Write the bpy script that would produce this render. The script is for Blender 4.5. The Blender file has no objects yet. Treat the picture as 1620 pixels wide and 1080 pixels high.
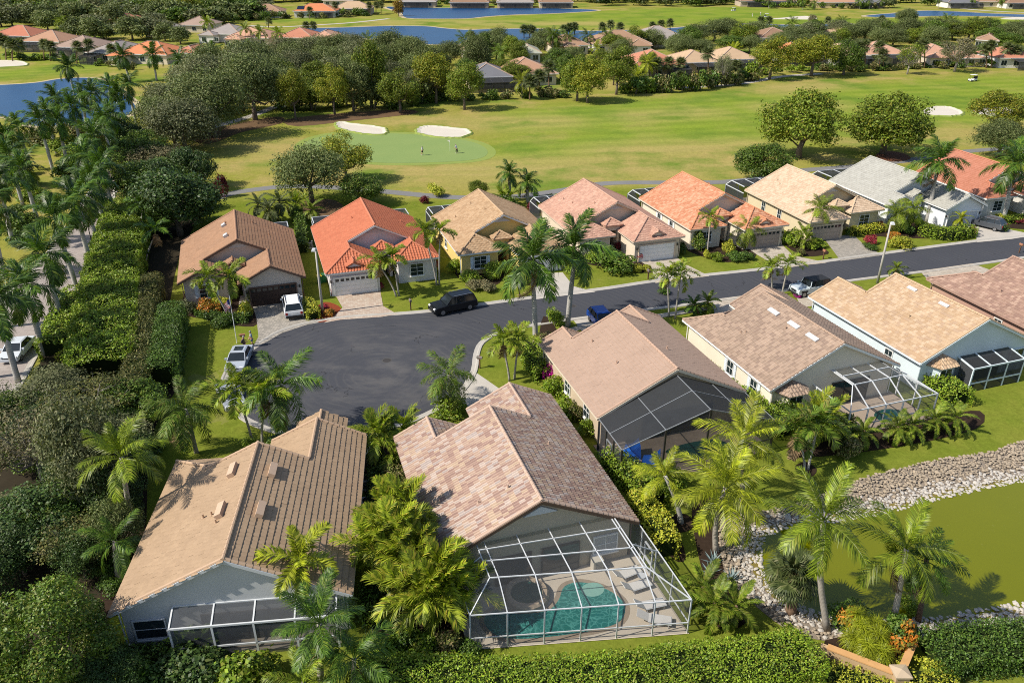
import bpy, math, random
import numpy as np
from mathutils import Matrix, Vector

# ------------------------------------------------------------------ camera
SC = bpy.context.scene
COL = SC.collection
CAM_H, FPX, HOR = 37.0, 1260.0, 640.0
TH = math.atan(HOR / FPX)
CS, SN = math.cos(TH), math.sin(TH)
cam = bpy.data.cameras.new('camera')
cam.sensor_width = 36.0
cam.lens = 36.0 * FPX / 1620.0
cam.clip_end = 4000
cam.clip_start = 0.5
co = bpy.data.objects.new('camera', cam)
COL.objects.link(co)
co.location = (0, 0, CAM_H)
co.rotation_euler = (math.pi / 2 - TH, 0, 0)
SC.camera = co
# ------------------------------------------------------------------ sky, sun, exposure
SUN_EL, SUN_AZ = math.radians(45), math.radians(199)      # direction towards the sun, counted from +X
w = bpy.data.worlds.new('World')
SC.world = w
w.use_nodes = True
nt = w.node_tree
bg = nt.nodes['Background']
sky = nt.nodes.new('ShaderNodeTexSky')
sky.sky_type = 'NISHITA'
sky.sun_disc = False
sky.sun_elevation = SUN_EL
sky.sun_rotation = math.pi / 2 - SUN_AZ
nt.links.new(sky.outputs[0], bg.inputs[0])
bg.inputs[1].default_value = 0.12
sl = bpy.data.lights.new('sun', 'SUN')
sl.energy = 4.9
sl.angle = math.radians(0.53)
sl.color = (1.0, 0.935, 0.82)
so = bpy.data.objects.new('sun', sl)
COL.objects.link(so)
so.location = (-40, -20, 80)
sd = Vector((math.cos(SUN_AZ) * math.cos(SUN_EL), math.sin(SUN_AZ) * math.cos(SUN_EL), math.sin(SUN_EL)))
so.rotation_euler = sd.to_track_quat('Z', 'Y').to_euler()
SC.view_settings.view_transform = 'Standard'
SC.view_settings.look = 'None'
SC.view_settings.exposure = 0.24
SC.view_settings.gamma = 1
SC.view_settings.use_curve_mapping = False
SC.cycles.max_bounces = 6
SC.cycles.diffuse_bounces = 3
SC.cycles.glossy_bounces = 2
SC.cycles.transmission_bounces = 4
SC.cycles.transparent_max_bounces = 12
SC.cycles.caustics_reflective = False
SC.cycles.caustics_refractive = False
SC.cycles.use_denoising = False
SC.cycles.filter_width = 1.0

# ------------------------------------------------------------------ helpers
R = math.radians
rng = np.random.default_rng(7)
rnd = random.Random(7)

def G(px, py, z=0.0):
    """survey: the point at height z that the photograph shows at (px, py)"""
    u, v = (px - 810) / FPX, (py - 540) / FPX
    t = (CAM_H - z) / (SN + v * CS)
    return (u * t, t * (CS - v * SN))

def depth(px, py, z=0.0):
    v = (py - 540) / FPX
    return (CAM_H - z) / (SN + v * CS)

def mperpx(px, py):
    return depth(px, py) / FPX

def tag(o, label=None, cat=None, group=None, kind=None):
    if label: o['label'] = label
    if cat: o['category'] = cat
    if group: o['group'] = group
    if kind: o['kind'] = kind
    return o

def empty(name, loc, rz=0.0, label=None, cat=None, group=None, scale=None, kind=None):
    o = bpy.data.objects.new(name, None)
    COL.objects.link(o)
    o.empty_display_size = 0.3
    o.location = loc if len(loc) == 3 else (loc[0], loc[1], 0)
    o.rotation_euler = (0, 0, rz)
    if scale is not None:
        o.scale = (scale,) * 3 if not hasattr(scale, '__len__') else scale
    return tag(o, label, cat, group, kind)

def put(name, me, parent=None, mat=None, loc=None, rot=None, scale=None):
    o = bpy.data.objects.new(name, me)
    COL.objects.link(o)
    o.parent = parent
    if loc is not None: o.location = loc
    if rot is not None: o.rotation_euler = rot
    if scale is not None: o.scale = scale
    if mat is not None:
        if not me.materials:
            me.materials.append(mat)
        elif me.materials[0] is not mat:
            o.material_slots[0].link = 'OBJECT'
            o.material_slots[0].material = mat
    return o

def npmesh(name, V, F, mats=None, smooth=False, midx=None):
    """V (n,3) array; F (m,k) array (all faces of one size) or list of lists"""
    me = bpy.data.meshes.new(name)
    V = np.asarray(V, dtype=np.float32)
    if isinstance(F, np.ndarray):
        m, k = F.shape
        me.vertices.add(len(V)); me.vertices.foreach_set('co', V.ravel())
        me.loops.add(m * k); me.loops.foreach_set('vertex_index', F.astype(np.int32).ravel())
        me.polygons.add(m)
        me.polygons.foreach_set('loop_start', np.arange(0, m * k, k, dtype=np.int32))
        me.polygons.foreach_set('loop_total', np.full(m, k, dtype=np.int32))
        me.update(calc_edges=True)
    else:
        me.from_pydata([tuple(map(float, v)) for v in V], [], F)
        me.update()
    for mt in (mats or []):
        me.materials.append(mt)
    if midx is not None:
        me.polygons.foreach_set('material_index', np.asarray(midx, dtype=np.int32))
    me.polygons.foreach_set('use_smooth', np.full(len(me.polygons), bool(smooth)))
    return me

class MB:
    """collects faces of ONE piece"""
    def __init__(s): s.v = []; s.f = []; s.m = []
    def add(s, vs, fs, m=0):
        n = len(s.v); s.v += [tuple(map(float, v)) for v in vs]
        s.f += [[i + n for i in f] for f in fs]; s.m += [m] * len(fs); return s
    def box(s, x0, x1, y0, y1, z0, z1, m=0):
        return s.add([(x0,y0,z0),(x1,y0,z0),(x1,y1,z0),(x0,y1,z0),(x0,y0,z1),(x1,y0,z1),(x1,y1,z1),(x0,y1,z1)],
                     [[0,3,2,1],[4,5,6,7],[0,1,5,4],[1,2,6,5],[2,3,7,6],[3,0,4,7]], m)
    def poly(s, pts, m=0): return s.add(pts, [list(range(len(pts)))], m)
    def prism(s, pts, z0, z1, m=0):
        """pts: plan polygon (x,y)"""
        n = len(pts)
        a = sum(pts[i][0]*pts[(i+1)%n][1]-pts[(i+1)%n][0]*pts[i][1] for i in range(n))
        if a < 0: pts = pts[::-1]
        vs = [(p[0],p[1],z0) for p in pts] + [(p[0],p[1],z1) for p in pts]
        return s.add(vs, [list(range(n))[::-1], list(range(n,2*n))] + [[i,(i+1)%n,n+(i+1)%n,n+i] for i in range(n)], m)
    def slab(s, pts3, th, m=0):
        """3-D polygon thickened downwards"""
        n = len(pts3)
        vs = list(pts3) + [(p[0],p[1],p[2]-th) for p in pts3]
        return s.add(vs, [list(range(n)), list(range(n,2*n))[::-1]] + [[i,n+i,n+(i+1)%n,(i+1)%n] for i in range(n)], m)
    def bar(s, a, b, w=.1, h=None, m=0):
        a, b = Vector(a), Vector(b); d = (b-a)
        if d.length < 1e-6: return s
        h = h or w
        d.normalize()
        up = Vector((0,0,1)) if abs(d.z) < .95 else Vector((1,0,0))
        x = d.cross(up).normalized()*w/2; y = x.cross(d).normalized()*h/2
        vs = [a-x-y,a+x-y,a+x+y,a-x+y,b-x-y,b+x-y,b+x+y,b-x+y]
        return s.add(vs, [[0,3,2,1],[4,5,6,7],[0,1,5,4],[1,2,6,5],[2,3,7,6],[3,0,4,7]][:], m)
    def tube(s, path, rad, n=8, m=0, cap=True):
        path = [Vector(p) for p in path]
        rings = []
        base = len(s.v)
        for i, p in enumerate(path):
            d = (path[min(i+1,len(path)-1)] - path[max(i-1,0)]).normalized()
            up = Vector((0,0,1)) if abs(d.z) < .9 else Vector((1,0,0))
            x = d.cross(up).normalized(); y = d.cross(x).normalized()
            r = rad[i] if hasattr(rad,'__len__') else rad
            for k in range(n):
                a = 2*math.pi*k/n
                q = p + x*(math.cos(a)*r) + y*(math.sin(a)*r)
                s.v.append(tuple(q))
        for i in range(len(path)-1):
            for k in range(n):
                s.f.append([base+i*n+k, base+i*n+(k+1)%n, base+(i+1)*n+(k+1)%n, base+(i+1)*n+k]); s.m.append(m)
        if cap:
            s.f.append([base+k for k in range(n)][::-1]); s.m.append(m)
            s.f.append([base+(len(path)-1)*n+k for k in range(n)]); s.m.append(m)
        return s
    def lathe(s, prof, n=16, c=(0,0,0), m=0):
        base = len(s.v)
        for r, z in prof:
            for k in range(n):
                a = 2*math.pi*k/n
                s.v.append((c[0]+r*math.cos(a), c[1]+r*math.sin(a), c[2]+z))
        for i in range(len(prof)-1):
            for k in range(n):
                s.f.append([base+i*n+k, base+i*n+(k+1)%n, base+(i+1)*n+(k+1)%n, base+(i+1)*n+k]); s.m.append(m)
        s.f.append([base+(len(prof)-1)*n+k for k in range(n)]); s.m.append(m)
        return s
    def mesh(s, name, mats, smooth=False):
        me = bpy.data.meshes.new(name)
        me.from_pydata(s.v, [], s.f)
        for mt in (mats if isinstance(mats,(list,tuple)) else [mats]): me.materials.append(mt)
        if any(s.m): me.polygons.foreach_set('material_index', s.m)
        if smooth: me.polygons.foreach_set('use_smooth', [True]*len(s.f))
        me.update()
        return me
    def build(s, name, mats, parent=None, smooth=False):
        return put(name, s.mesh(name, mats, smooth), parent)

def smooth_poly(pts, k=4, closed=True):
    """Catmull-Rom through plan points"""
    n = len(pts); out = []
    rngi = range(n) if closed else range(n-1)
    for i in rngi:
        if closed:
            p0,p1,p2,p3 = (np.array(pts[(i+j)%n],float) for j in (-1,0,1,2))
        else:
            p0,p1,p2,p3 = (np.array(pts[min(max(i+j,0),n-1)],float) for j in (-1,0,1,2))
        for t in np.arange(k)/k:
            out.append(tuple(.5*((2*p1)+(-p0+p2)*t+(2*p0-5*p1+4*p2-p3)*t*t+(-p0+3*p1-3*p2+p3)*t**3)))
    if not closed: out.append(tuple(map(float,pts[-1])))
    return out

def offset_poly(pts, d, closed=True):
    """offset to the left of travel by d"""
    n = len(pts); out = []
    for i in range(n):
        a = pts[(i-1)%n] if closed else pts[max(i-1,0)]
        b = pts[(i+1)%n] if closed else pts[min(i+1,n-1)]
        dx, dy = b[0]-a[0], b[1]-a[1]; l = math.hypot(dx,dy) or 1
        out.append((pts[i][0]-dy/l*d, pts[i][1]+dx/l*d))
    return out

def area(pts):
    n=len(pts); return .5*sum(pts[i][0]*pts[(i+1)%n][1]-pts[(i+1)%n][0]*pts[i][1] for i in range(n))

def inpoly(x, y, poly):
    """vectorised point in polygon"""
    x = np.asarray(x); y = np.asarray(y); c = np.zeros(x.shape, bool)
    n = len(poly)
    for i in range(n):
        x1,y1 = poly[i]; x2,y2 = poly[(i+1)%n]
        if y1 == y2: continue
        c ^= ((y1 > y) != (y2 > y)) & (x < (x2-x1)*(y-y1)/(y2-y1)+x1)
    return c

def sheet(name, pts, z, mat, kind='structure', parent=None, th=None, label=None, cat=None, group=None):
    m = MB()
    if area(pts) < 0: pts = pts[::-1]
    if th: m.prism(pts, z-th, z)
    else: m.poly([(p[0],p[1],z) for p in pts])
    o = m.build(name, mat, parent)
    return tag(o, label, cat, group, kind if parent is None else None)

ORD = ('first second third fourth fifth sixth seventh eighth ninth tenth eleventh twelfth thirteenth fourteenth fifteenth sixteenth '
       'seventeenth eighteenth nineteenth').split()
def ordinal(n):
    if n < 19: return ORD[n]
    t, u = divmod(n+1, 10)
    tens = ['','','twenty','thirty','forty','fifty','sixty','seventy','eighty','ninety'][t]
    return (tens[:-1]+'ieth') if u == 0 else tens+'-'+ORD[u-1]

# ------------------------------------------------------------------ materials
class NT:
    def __init__(s, name):
        s.mat = bpy.data.materials.new(name); s.mat.use_nodes = True
        s.t = s.mat.node_tree; s.n = s.t.nodes
        s.b = s.n['Principled BSDF']; s.out = s.n['Material Output']
    def new(s, typ, **kw):
        n = s.n.new(typ)
        for k, v in kw.items():
            if hasattr(n, k): setattr(n, k, v)
            else: n.inputs[k].default_value = v
        return n
    def link(s, a, b): s.t.links.new(a, b)
    def noise(s, scale, detail=3, vec=None, rough=.55):
        n = s.new('ShaderNodeTexNoise'); n.inputs['Scale'].default_value = scale; n.inputs['Detail'].default_value = detail
        n.inputs['Roughness'].default_value = rough
        if vec is None: vec = s.pos()
        s.link(vec, n.inputs['Vector']); return n.outputs['Fac']
    def pos(s):
        if not hasattr(s, '_g'): s._g = s.new('ShaderNodeNewGeometry')
        return s._g.outputs['Position']
    def obj(s):
        if not hasattr(s, '_t'): s._t = s.new('ShaderNodeTexCoord')
        return s._t.outputs['Object']
    def island(s):
        s.pos(); return s._g.outputs['Random Per Island']
    def objrand(s):
        if not hasattr(s, '_o'): s._o = s.new('ShaderNodeObjectInfo')
        return s._o.outputs['Random']
    def math(s, op, a, b=None, clamp=False):
        n = s.new('ShaderNodeMath'); n.operation = op; n.use_clamp = clamp
        for i, v in enumerate((a, b)):
            if v is None: continue
            if isinstance(v, (int, float)): n.inputs[i].default_value = v
            else: s.link(v, n.inputs[i])
        return n.outputs[0]
    def ramp(s, fac, stops, interp='LINEAR'):
        n = s.new('ShaderNodeValToRGB'); n.color_ramp.interpolation = interp
        el = n.color_ramp.elements
        while len(el) > 1: el.remove(el[-1])
        for i, (p, c) in enumerate(stops):
            e = el[0] if i == 0 else el.new(p)
            e.position = p; e.color = (*c, 1) if len(c) == 3 else c
        s.link(fac, n.inputs[0]); return n.outputs[0]
    def mix(s, fac, a, b, blend='MIX'):
        n = s.new('ShaderNodeMix'); n.data_type = 'RGBA'; n.blend_type = blend
        if isinstance(fac, (int, float)): n.inputs[0].default_value = fac
        else: s.link(fac, n.inputs[0])
        for i, v in ((6, a), (7, b)):
            if isinstance(v, (tuple, list)): n.inputs[i].default_value = (*v, 1) if len(v) == 3 else v
            else: s.link(v, n.inputs[i])
        return n.outputs[2]
    def gray(s, fac, lo, hi):
        n = s.new('ShaderNodeMapRange'); n.inputs[3].default_value = lo; n.inputs[4].default_value = hi
        s.link(fac, n.inputs[0]); return n.outputs[0]
    def bump(s, h, strength=.3, dist=.02):
        n = s.new('ShaderNodeBump'); n.inputs['Strength'].default_value = strength; n.inputs['Distance'].default_value = dist
        s.link(h, n.inputs['Height']); s.link(n.outputs[0], s.b.inputs['Normal'])
    def color(s, c): s.link(c, s.b.inputs['Base Color'])
    def set(s, rough=.7, spec=.3, metal=0.):
        s.b.inputs['Roughness'].default_value = rough
        s.b.inputs['Specular IOR Level'].default_value = spec
        s.b.inputs['Metallic'].default_value = metal; return s

MATS = {}
def plain(name, c, rough=.6, spec=.3, var=.12, scale=1.5, metal=0., bump=0., fine=0.):
    """one colour with stains and grain"""
    if name in MATS: return MATS[name]
    t = NT(name).set(rough, spec, metal)
    f = t.noise(scale, 5)
    col = t.mix(f, tuple(x*(1-var) for x in c), tuple(min(1, x*(1+var)) for x in c))
    if fine:
        f2 = t.noise(scale*14, 2)
        col = t.mix(f2, tuple(1-fine for _ in '123'), (1, 1, 1)) if False else t.mix(1.0, col, t.mix(f2, (1-fine,)*3, (1,)*3), 'MULTIPLY')
    t.color(col)
    if bump: t.bump(t.noise(scale*10, 3), bump, .03)
    MATS[name] = t.mat
    return t.mat

def leafmat(name, c1, c2, c3=None, trans=.17, rough=.5, spec=.35, big=.35, hue=.5, ob=.18):
    """leaf: c1 darker, c2 lighter; c3 the colour of odd leaves (new, dry or flowering)"""
    if name in MATS: return MATS[name]
    t = NT(name).set(rough, spec)
    c1 = tuple(x*.72 for x in c1); c2 = tuple(x*1.28 for x in c2)  # spread widened, putting leaf highlights and darks into the colour
    col = t.mix(t.math('POWER',t.island(),1.5), c1, c2)
    if c3:
        k = t.math('GREATER_THAN', t.math('FRACT', t.math('MULTIPLY', t.island(), 17.3)), 1-hue*.4)
        patch = t.noise(big*1.7, 2)
        k = t.math('MULTIPLY', k, t.gray(patch, .1, 1.5), True)
        col = t.mix(k, col, c3)
    br = t.gray(t.objrand(), 1-ob, 1+ob)
    col = t.mix(1.0, col, t.mix(t.noise(big, 3), (.60,)*3, (1.38,)*3), 'MULTIPLY')  # noise paints lit and dark crown clumps into the leaf colour
    n = t.new('ShaderNodeVectorMath'); n.operation = 'SCALE'
    t.link(col, n.inputs[0]); t.link(br, n.inputs['Scale'])
    col = n.outputs[0]
    t.color(col)
    tr = t.new('ShaderNodeBsdfTranslucent')
    n2 = t.new('ShaderNodeVectorMath'); n2.operation = 'MULTIPLY'
    t.link(col, n2.inputs[0]); n2.inputs[1].default_value = (1.35, 1.45, .7)
    t.link(n2.outputs[0], tr.inputs[0])
    mx = t.new('ShaderNodeMixShader'); mx.inputs[0].default_value = trans
    t.link(t.b.outputs[0], mx.inputs[1]); t.link(tr.outputs[0], mx.inputs[2])
    t.link(mx.outputs[0], t.out.inputs[0])
    MATS[name] = t.mat
    return t.mat

def tilemat(name, stops, rough=.75, weather=.25, dirt=(.16,.11,.08)):
    """roof tile: colour of each tile drawn from stops; weathering on top"""
    if name in MATS: return MATS[name]
    t = NT(name).set(rough, .25)
    r = t.math('FRACT', t.math('ADD', t.island(), t.math('MULTIPLY', t.objrand(), 7.31)))
    col = t.ramp(r, stops, 'CONSTANT' if len(stops) > 2 else 'LINEAR')
    f = t.noise(.55, 5)
    k = t.math('MULTIPLY', t.gray(f, -.9, 1.6), weather, True)
    col = t.mix(k, col, dirt)
    col = t.mix(1.0, col, t.mix(t.noise(6, 3), (.85,)*3, (1.12,)*3), 'MULTIPLY')
    t.color(col)
    t.bump(t.noise(25, 2), .25, .01)
    MATS[name] = t.mat
    return t.mat

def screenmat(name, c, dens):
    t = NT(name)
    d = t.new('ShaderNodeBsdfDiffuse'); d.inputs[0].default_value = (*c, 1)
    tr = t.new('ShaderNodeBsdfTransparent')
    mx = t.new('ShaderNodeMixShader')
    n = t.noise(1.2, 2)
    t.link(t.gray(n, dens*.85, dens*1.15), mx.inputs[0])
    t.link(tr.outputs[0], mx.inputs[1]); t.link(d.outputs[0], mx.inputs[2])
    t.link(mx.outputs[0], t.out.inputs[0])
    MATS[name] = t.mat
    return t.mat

def watermat(name, deep, shallow, rough=.08, wave=.25, scale=1.2, scum=None, spec=.5):
    t = NT(name).set(rough, spec)
    f = t.noise(.12, 4)
    col = t.mix(f, deep, shallow)
    if scum:
        k = t.math('MULTIPLY', t.math('GREATER_THAN', t.noise(3.5, 4), .70), .5)
        col = t.mix(k, col, scum)
    t.color(col)
    t.bump(t.noise(scale, 4), wave, .05)
    MATS[name] = t.mat
    return t.mat

def glassmat(name='window_glass', c=(.02,.03,.035)):
    if name in MATS: return MATS[name]
    t = NT(name).set(.08, .6)
    f = t.noise(.9, 2)
    t.color(t.mix(f, tuple(x*.6 for x in c), tuple(x*1.6 for x in c)))
    MATS[name] = t.mat
    return t.mat

white = plain('white_paint', (.78,.78,.76), .5, .3, .06, .8)
cagewhite = plain('white_aluminium', (.58,.60,.62), .4, .4, .05, .8)
cagebronze = plain('bronze_aluminium', (.05,.045,.04), .45, .4, .1, .8)
greywhite = plain('grey_trim_paint', (.52,.54,.57), .5, .3, .06, .8)
glass = glassmat()
concrete = plain('concrete', (.50,.46,.41), .9, .2, .16, .5, bump=.15, fine=.15)
kerbmat = plain('kerb_concrete', (.46,.43,.385), .9, .2, .18, .4, bump=.15, fine=.2)
scr_light = screenmat('insect_screen', (.12,.125,.13), .22)
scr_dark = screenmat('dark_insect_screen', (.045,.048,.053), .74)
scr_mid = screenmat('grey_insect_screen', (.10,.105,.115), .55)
black = plain('black_rubber', (.018,.018,.018), .8, .2, .2, 2)
chrome = plain('bright_metal', (.6,.6,.62), .25, .5, .05, 1, metal=.9)
mulch = plain('dark_mulch', (.050,.032,.022), .95, .1, .4, 3, bump=.6, fine=.5)
redmulch = plain('red_mulch', (.30,.07,.03), .95, .1, .4, 3, bump=.6, fine=.5)
# ------------------------------------------------------------------ ground
def gp(*pts): return [G(*p) for p in pts]
LOT = gp((330,318),(400,312),(458,306),(607,312),(694,320),(818,321),(892,310),(951,300),(1145,297),(1268,280),(1344,274),(1428,264),(1536,248),(1700,240),(2400,500),(1900,1180),(-300,1180),(150,700),(250,520),(285,400))
def strokes(X, Y, segs, soft):
    out = np.zeros_like(X)
    for x1,y1,x2,y2,r in segs:
        a = np.array(G(x1,y1)); b = np.array(G(x2,y2)); d = b-a; L = d@d+1e-9
        t = np.clip(((X-a[0])*d[0]+(Y-a[1])*d[1])/L, 0, 1)
        dist = np.hypot(X-a[0]-t*d[0], Y-a[1]-t*d[1])
        out = np.maximum(out, np.clip((r-dist)/soft+.5, 0, 1))
    return out
xs = np.concatenate([np.arange(-420,-90,8), np.arange(-90,130,3), np.arange(130,520,8)])
ys = np.concatenate([np.arange(4,330,3), np.arange(330,760,9), np.arange(760,1700,60)])
X, Y = np.meshgrid(xs, ys)
V = np.stack([X, Y, np.zeros_like(X)], -1).reshape(-1,3)
ny, nx = X.shape
idx = np.arange(nx*ny).reshape(ny,nx)
F = np.stack([idx[:-1,:-1],idx[:-1,1:],idx[1:,1:],idx[1:,:-1]],-1).reshape(-1,4)
fair = strokes(X,Y,[(740,250,860,236,7),(860,236,1000,216,11),(1000,216,1120,206,13),(1120,206,1300,180,17),(1300,180,1640,158,20),(880,190,1150,165,16),(1150,165,1640,130,14),(700,252,800,256,5),
    (700,36,900,33,20),(900,33,1160,20,40),(1000,32,1400,36,22),(1450,36,1640,38,25),(0,118,120,108,12),(0,88,200,100,8),(420,32,700,33,12)],14)
dry = strokes(X,Y,[(560,268,760,272,8),(760,272,1000,262,9),(1000,262,1180,262,8),(760,196,880,192,6),(620,188,740,192,5),(430,235,470,250,8),(1230,170,1300,165,6),(1000,185,1100,178,5),(1480,215,1620,212,8),(1240,140,1300,132,8),
    (980,240,1180,232,7),(600,35,940,38,12)],12)
lawn = inpoly(X,Y,LOT).astype(float)
me = npmesh('ground', V, F)
for nm, arr in (('fair',fair),('dry',dry),('lawn',lawn)):
    a = me.attributes.new(nm,'FLOAT','POINT'); a.data.foreach_set('value', arr.ravel().astype(np.float32))
t = NT('grass_ground').set(1.0,.0)
def at(n): k = t.new('ShaderNodeAttribute'); k.attribute_name = n; return k.outputs['Fac']
n1 = t.noise(.045,5); n2 = t.noise(.35,5); n3 = t.noise(6,3)
# grain drawn out along the mowing direction
mp = t.new('ShaderNodeMapping'); t.link(t.pos(), mp.inputs[0]); mp.inputs['Rotation'].default_value = (0,0,R(-20)); mp.inputs['Scale'].default_value = (.03,.35,1)
n4 = t.noise(1,6,mp.outputs[0],.65)
rough_c = t.mix(n2,(.17,.20,.028),(.37,.30,.085))
rough_c = t.mix(t.math('MULTIPLY',t.gray(n1,-.8,1.6),.8,True), rough_c,(.22,.24,.035))
fc = t.mix(n4,(.085,.19,.014),(.27,.315,.045))
fc = t.mix(t.gray(n1,-.3,.9), fc,(.22,.275,.04))
c = t.mix(t.math('MULTIPLY',at('fair'),t.gray(n4,.45,1.35),True), rough_c, fc)
c = t.mix(t.math('MULTIPLY',at('dry'),t.gray(n4,.0,1.3),True), c,(.38,.30,.115))
lc = t.mix(n2,(.095,.155,.012),(.235,.235,.042))
lc = t.mix(t.math('MULTIPLY',t.math('GREATER_THAN',t.noise(.22,3),.66),.35), lc,(.27,.24,.09))
n6 = t.noise(.085,6,None,.68)
straw = t.math('MULTIPLY', t.math('MULTIPLY', t.gray(n6,-4.6,5.0), .72, True), t.math('SUBTRACT',1.0,t.math('MULTIPLY',at('fair'),.75)))
c = t.mix(t.math('MAXIMUM',straw,0.0,True), c, (.36,.285,.10))
n7 = t.noise(.06,5,None,.6)
c = t.mix(t.math('MULTIPLY', t.gray(n7,-4.8,5.0), .6, True), c, (.135,.205,.03))
c = t.mix(at('lawn'), c, lc)
c = t.mix(1.0, c, t.mix(n3,(.78,)*3,(1.18,)*3),'MULTIPLY')
n5 = t.noise(1.3,6,None,.7)
c = t.mix(1.0, c, t.mix(n5,(.62,)*3,(1.36,)*3),'MULTIPLY')
wv = t.new('ShaderNodeTexWave'); wv.wave_type = 'BANDS'; wv.bands_direction = 'Y'; wv.wave_profile = 'SIN'; wv.inputs['Scale'].default_value = .055; wv.inputs['Distortion'].default_value = 5.; wv.inputs['Detail'].default_value = 2; wv.inputs['Detail Scale'].default_value = .3
mpw = t.new('ShaderNodeMapping'); t.link(t.pos(),mpw.inputs[0]); mpw.inputs['Rotation'].default_value = (0,0,R(-14)); t.link(mpw.outputs[0],wv.inputs[0])
c = t.mix(t.math('MULTIPLY',at('fair'),1.0), c, t.mix(1.0, c, t.mix(wv.outputs[1],(.90,.93,.89),(1.07,1.05,1.05)),'MULTIPLY'))
n8 = t.noise(3.2,4,None,.7)
c = t.mix(1.0, c, t.mix(n8,(.66,)*3,(1.32,)*3),'MULTIPLY')
t.color(c); t.bump(n3,.5,.06)
tag(put('ground', me, None, t.mat), kind='structure')

# ------------------------------------------------------------------ golf course sheets
t = NT('putting_green_turf').set(.9,.1)
t.color(t.mix(t.noise(.2,4),(.185,.265,.085),(.235,.30,.10))); green_m = t.mat
t = NT('green_collar_turf').set(.9,.1)
t.color(t.mix(t.noise(.25,4),(.20,.27,.055),(.26,.30,.08))); collar_m = t.mat
sand = plain('bunker_sand',(.60,.545,.46),.95,.1,.08,.3,bump=.2,fine=.08)
sandrim = plain('shore_sand',(.46,.38,.24),.95,.1,.2,.1)
gpts = smooth_poly(gp((478,232),(497,219),(540,211),(600,211),(670,214),(735,222),(766,233),(770,245),(748,253),(690,257),(610,258),(540,253),(492,245)),4)
sheet('green_collar', offset_poly(gpts, -1.6 if area(gpts)>0 else 1.6), .015, collar_m)
sheet('putting_green', gpts, .03, green_m)
def bunker(pts, z=.03, label=None):
    p = smooth_poly(pts,6)
    if area(p) < 0: p = p[::-1]
    gb_ = random.Random(int(pts[0][0]*10)); jw = offset_poly(p,1.)
    p = [(a[0]+(b[0]-a[0])*k,a[1]+(b[1]-a[1])*k) for a,b,k in ((a,b,gb_.uniform(-.28,.28)) for a,b in zip(p,jw))]
    m = MB(); n = len(p)
    inner = offset_poly(p, .7); lip = offset_poly(p,-.25)
    rings = [[(q[0],q[1],.02) for q in offset_poly(p,-.6)],[(q[0],q[1],z+.25) for q in lip],[(q[0],q[1],z+.22) for q in p],[(q[0],q[1],z+.03) for q in inner]]
    for a, b, mi in ((0,1,1),(1,2,1),(2,3,0)):
        for i in range(n): m.poly([rings[a][i],rings[a][(i+1)%n],rings[b][(i+1)%n],rings[b][i]], mi)
    m.poly(rings[3],0)
    o = m.build('sand_bunker',[sand,collar_m])
    return tag(o,label,'bunker','sand bunkers of the golf course','thing')
bunker(gp((532,197),(541,194),(566,198),(600,202),(611,207),(606,213),(580,213),(552,208),(537,203)),label='long white sand bunker behind the left of the putting green')
bunker(gp((660,210),(663,203),(680,200),(702,202),(738,206),(743,212),(728,218),(700,218),(673,214)),label='kidney-shaped white sand bunker behind the putting green flag')
bunker(gp((1464,174),(1478,170),(1498,170),(1514,174),(1523,180),(1510,184),(1485,184),(1464,182)),label='oval white bunker beyond the grey roofed house, right of the round trees')
bunker(gp((1540,176),(1560,172),(1592,172),(1604,178),(1590,184),(1556,184)),label='white bunker half hidden behind the yellowish tree at the right edge')
bunker(gp((1214,31),(1240,29),(1254,27.6),(1273,26.4),(1291,28.5),(1286,31.8),(1250,31.6)),label='far white bunker on the fairway beyond the middle row of houses')
bunker(gp((1583,30.5),(1600,28.6),(1640,28.6),(1640,32),(1600,32)),label='far white bunker beside the lake in the upper right corner')
bunker(gp((-30,97),(10,96.5),(30,97.5),(43,102),(32,105.5),(-30,107)),label='white bunker by the palms in the upper left corner')
# cart path
pathm = plain('cart_path_asphalt',(.21,.205,.20),.9,.2,.15,.3,fine=.15)
def ribbon(name, pts, wdt, z, mat, k=4, **kw):
    c = smooth_poly(pts,k,False)
    l = offset_poly(c, wdt/2, False); r = offset_poly(c,-wdt/2,False)
    m = MB()
    for i in range(len(c)-1): m.poly([(*l[i],z),(*r[i],z),(*r[i+1],z),(*l[i+1],z)])
    o = m.build(name, mat); return tag(o, kind='structure')
ribbon('cart_path', gp((330,318),(359,308),(396,301),(458,295),(530,297),(607,303),(694,311),(760,313),(818,311),(892,301),(951,291),(1000,289),(1049,289),(1145,288),(1210,281),(1268,270),(1344,264),(1428,255),(1536,239),(1660,232)),2.3,.02,pathm)
ribbon('far_cart_path', gp((1020,140),(1100,138),(1160,134),(1200,128),(1240,121),(1300,117)),2.5,.03,concrete)
ribbon('lakeside_path', gp((395,41),(440,43),(500,40),(560,36),(615,30)),3.0,.03,concrete)
ribbon('treeline_path', gp((310,208),(360,195),(400,183),(440,168),(480,160),(540,150)),2.4,.03,concrete)
ribbon('corner_path', gp((1490,8),(1495,12),(1520,14),(1570,18),(1640,21)),3.5,.03,concrete)

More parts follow.
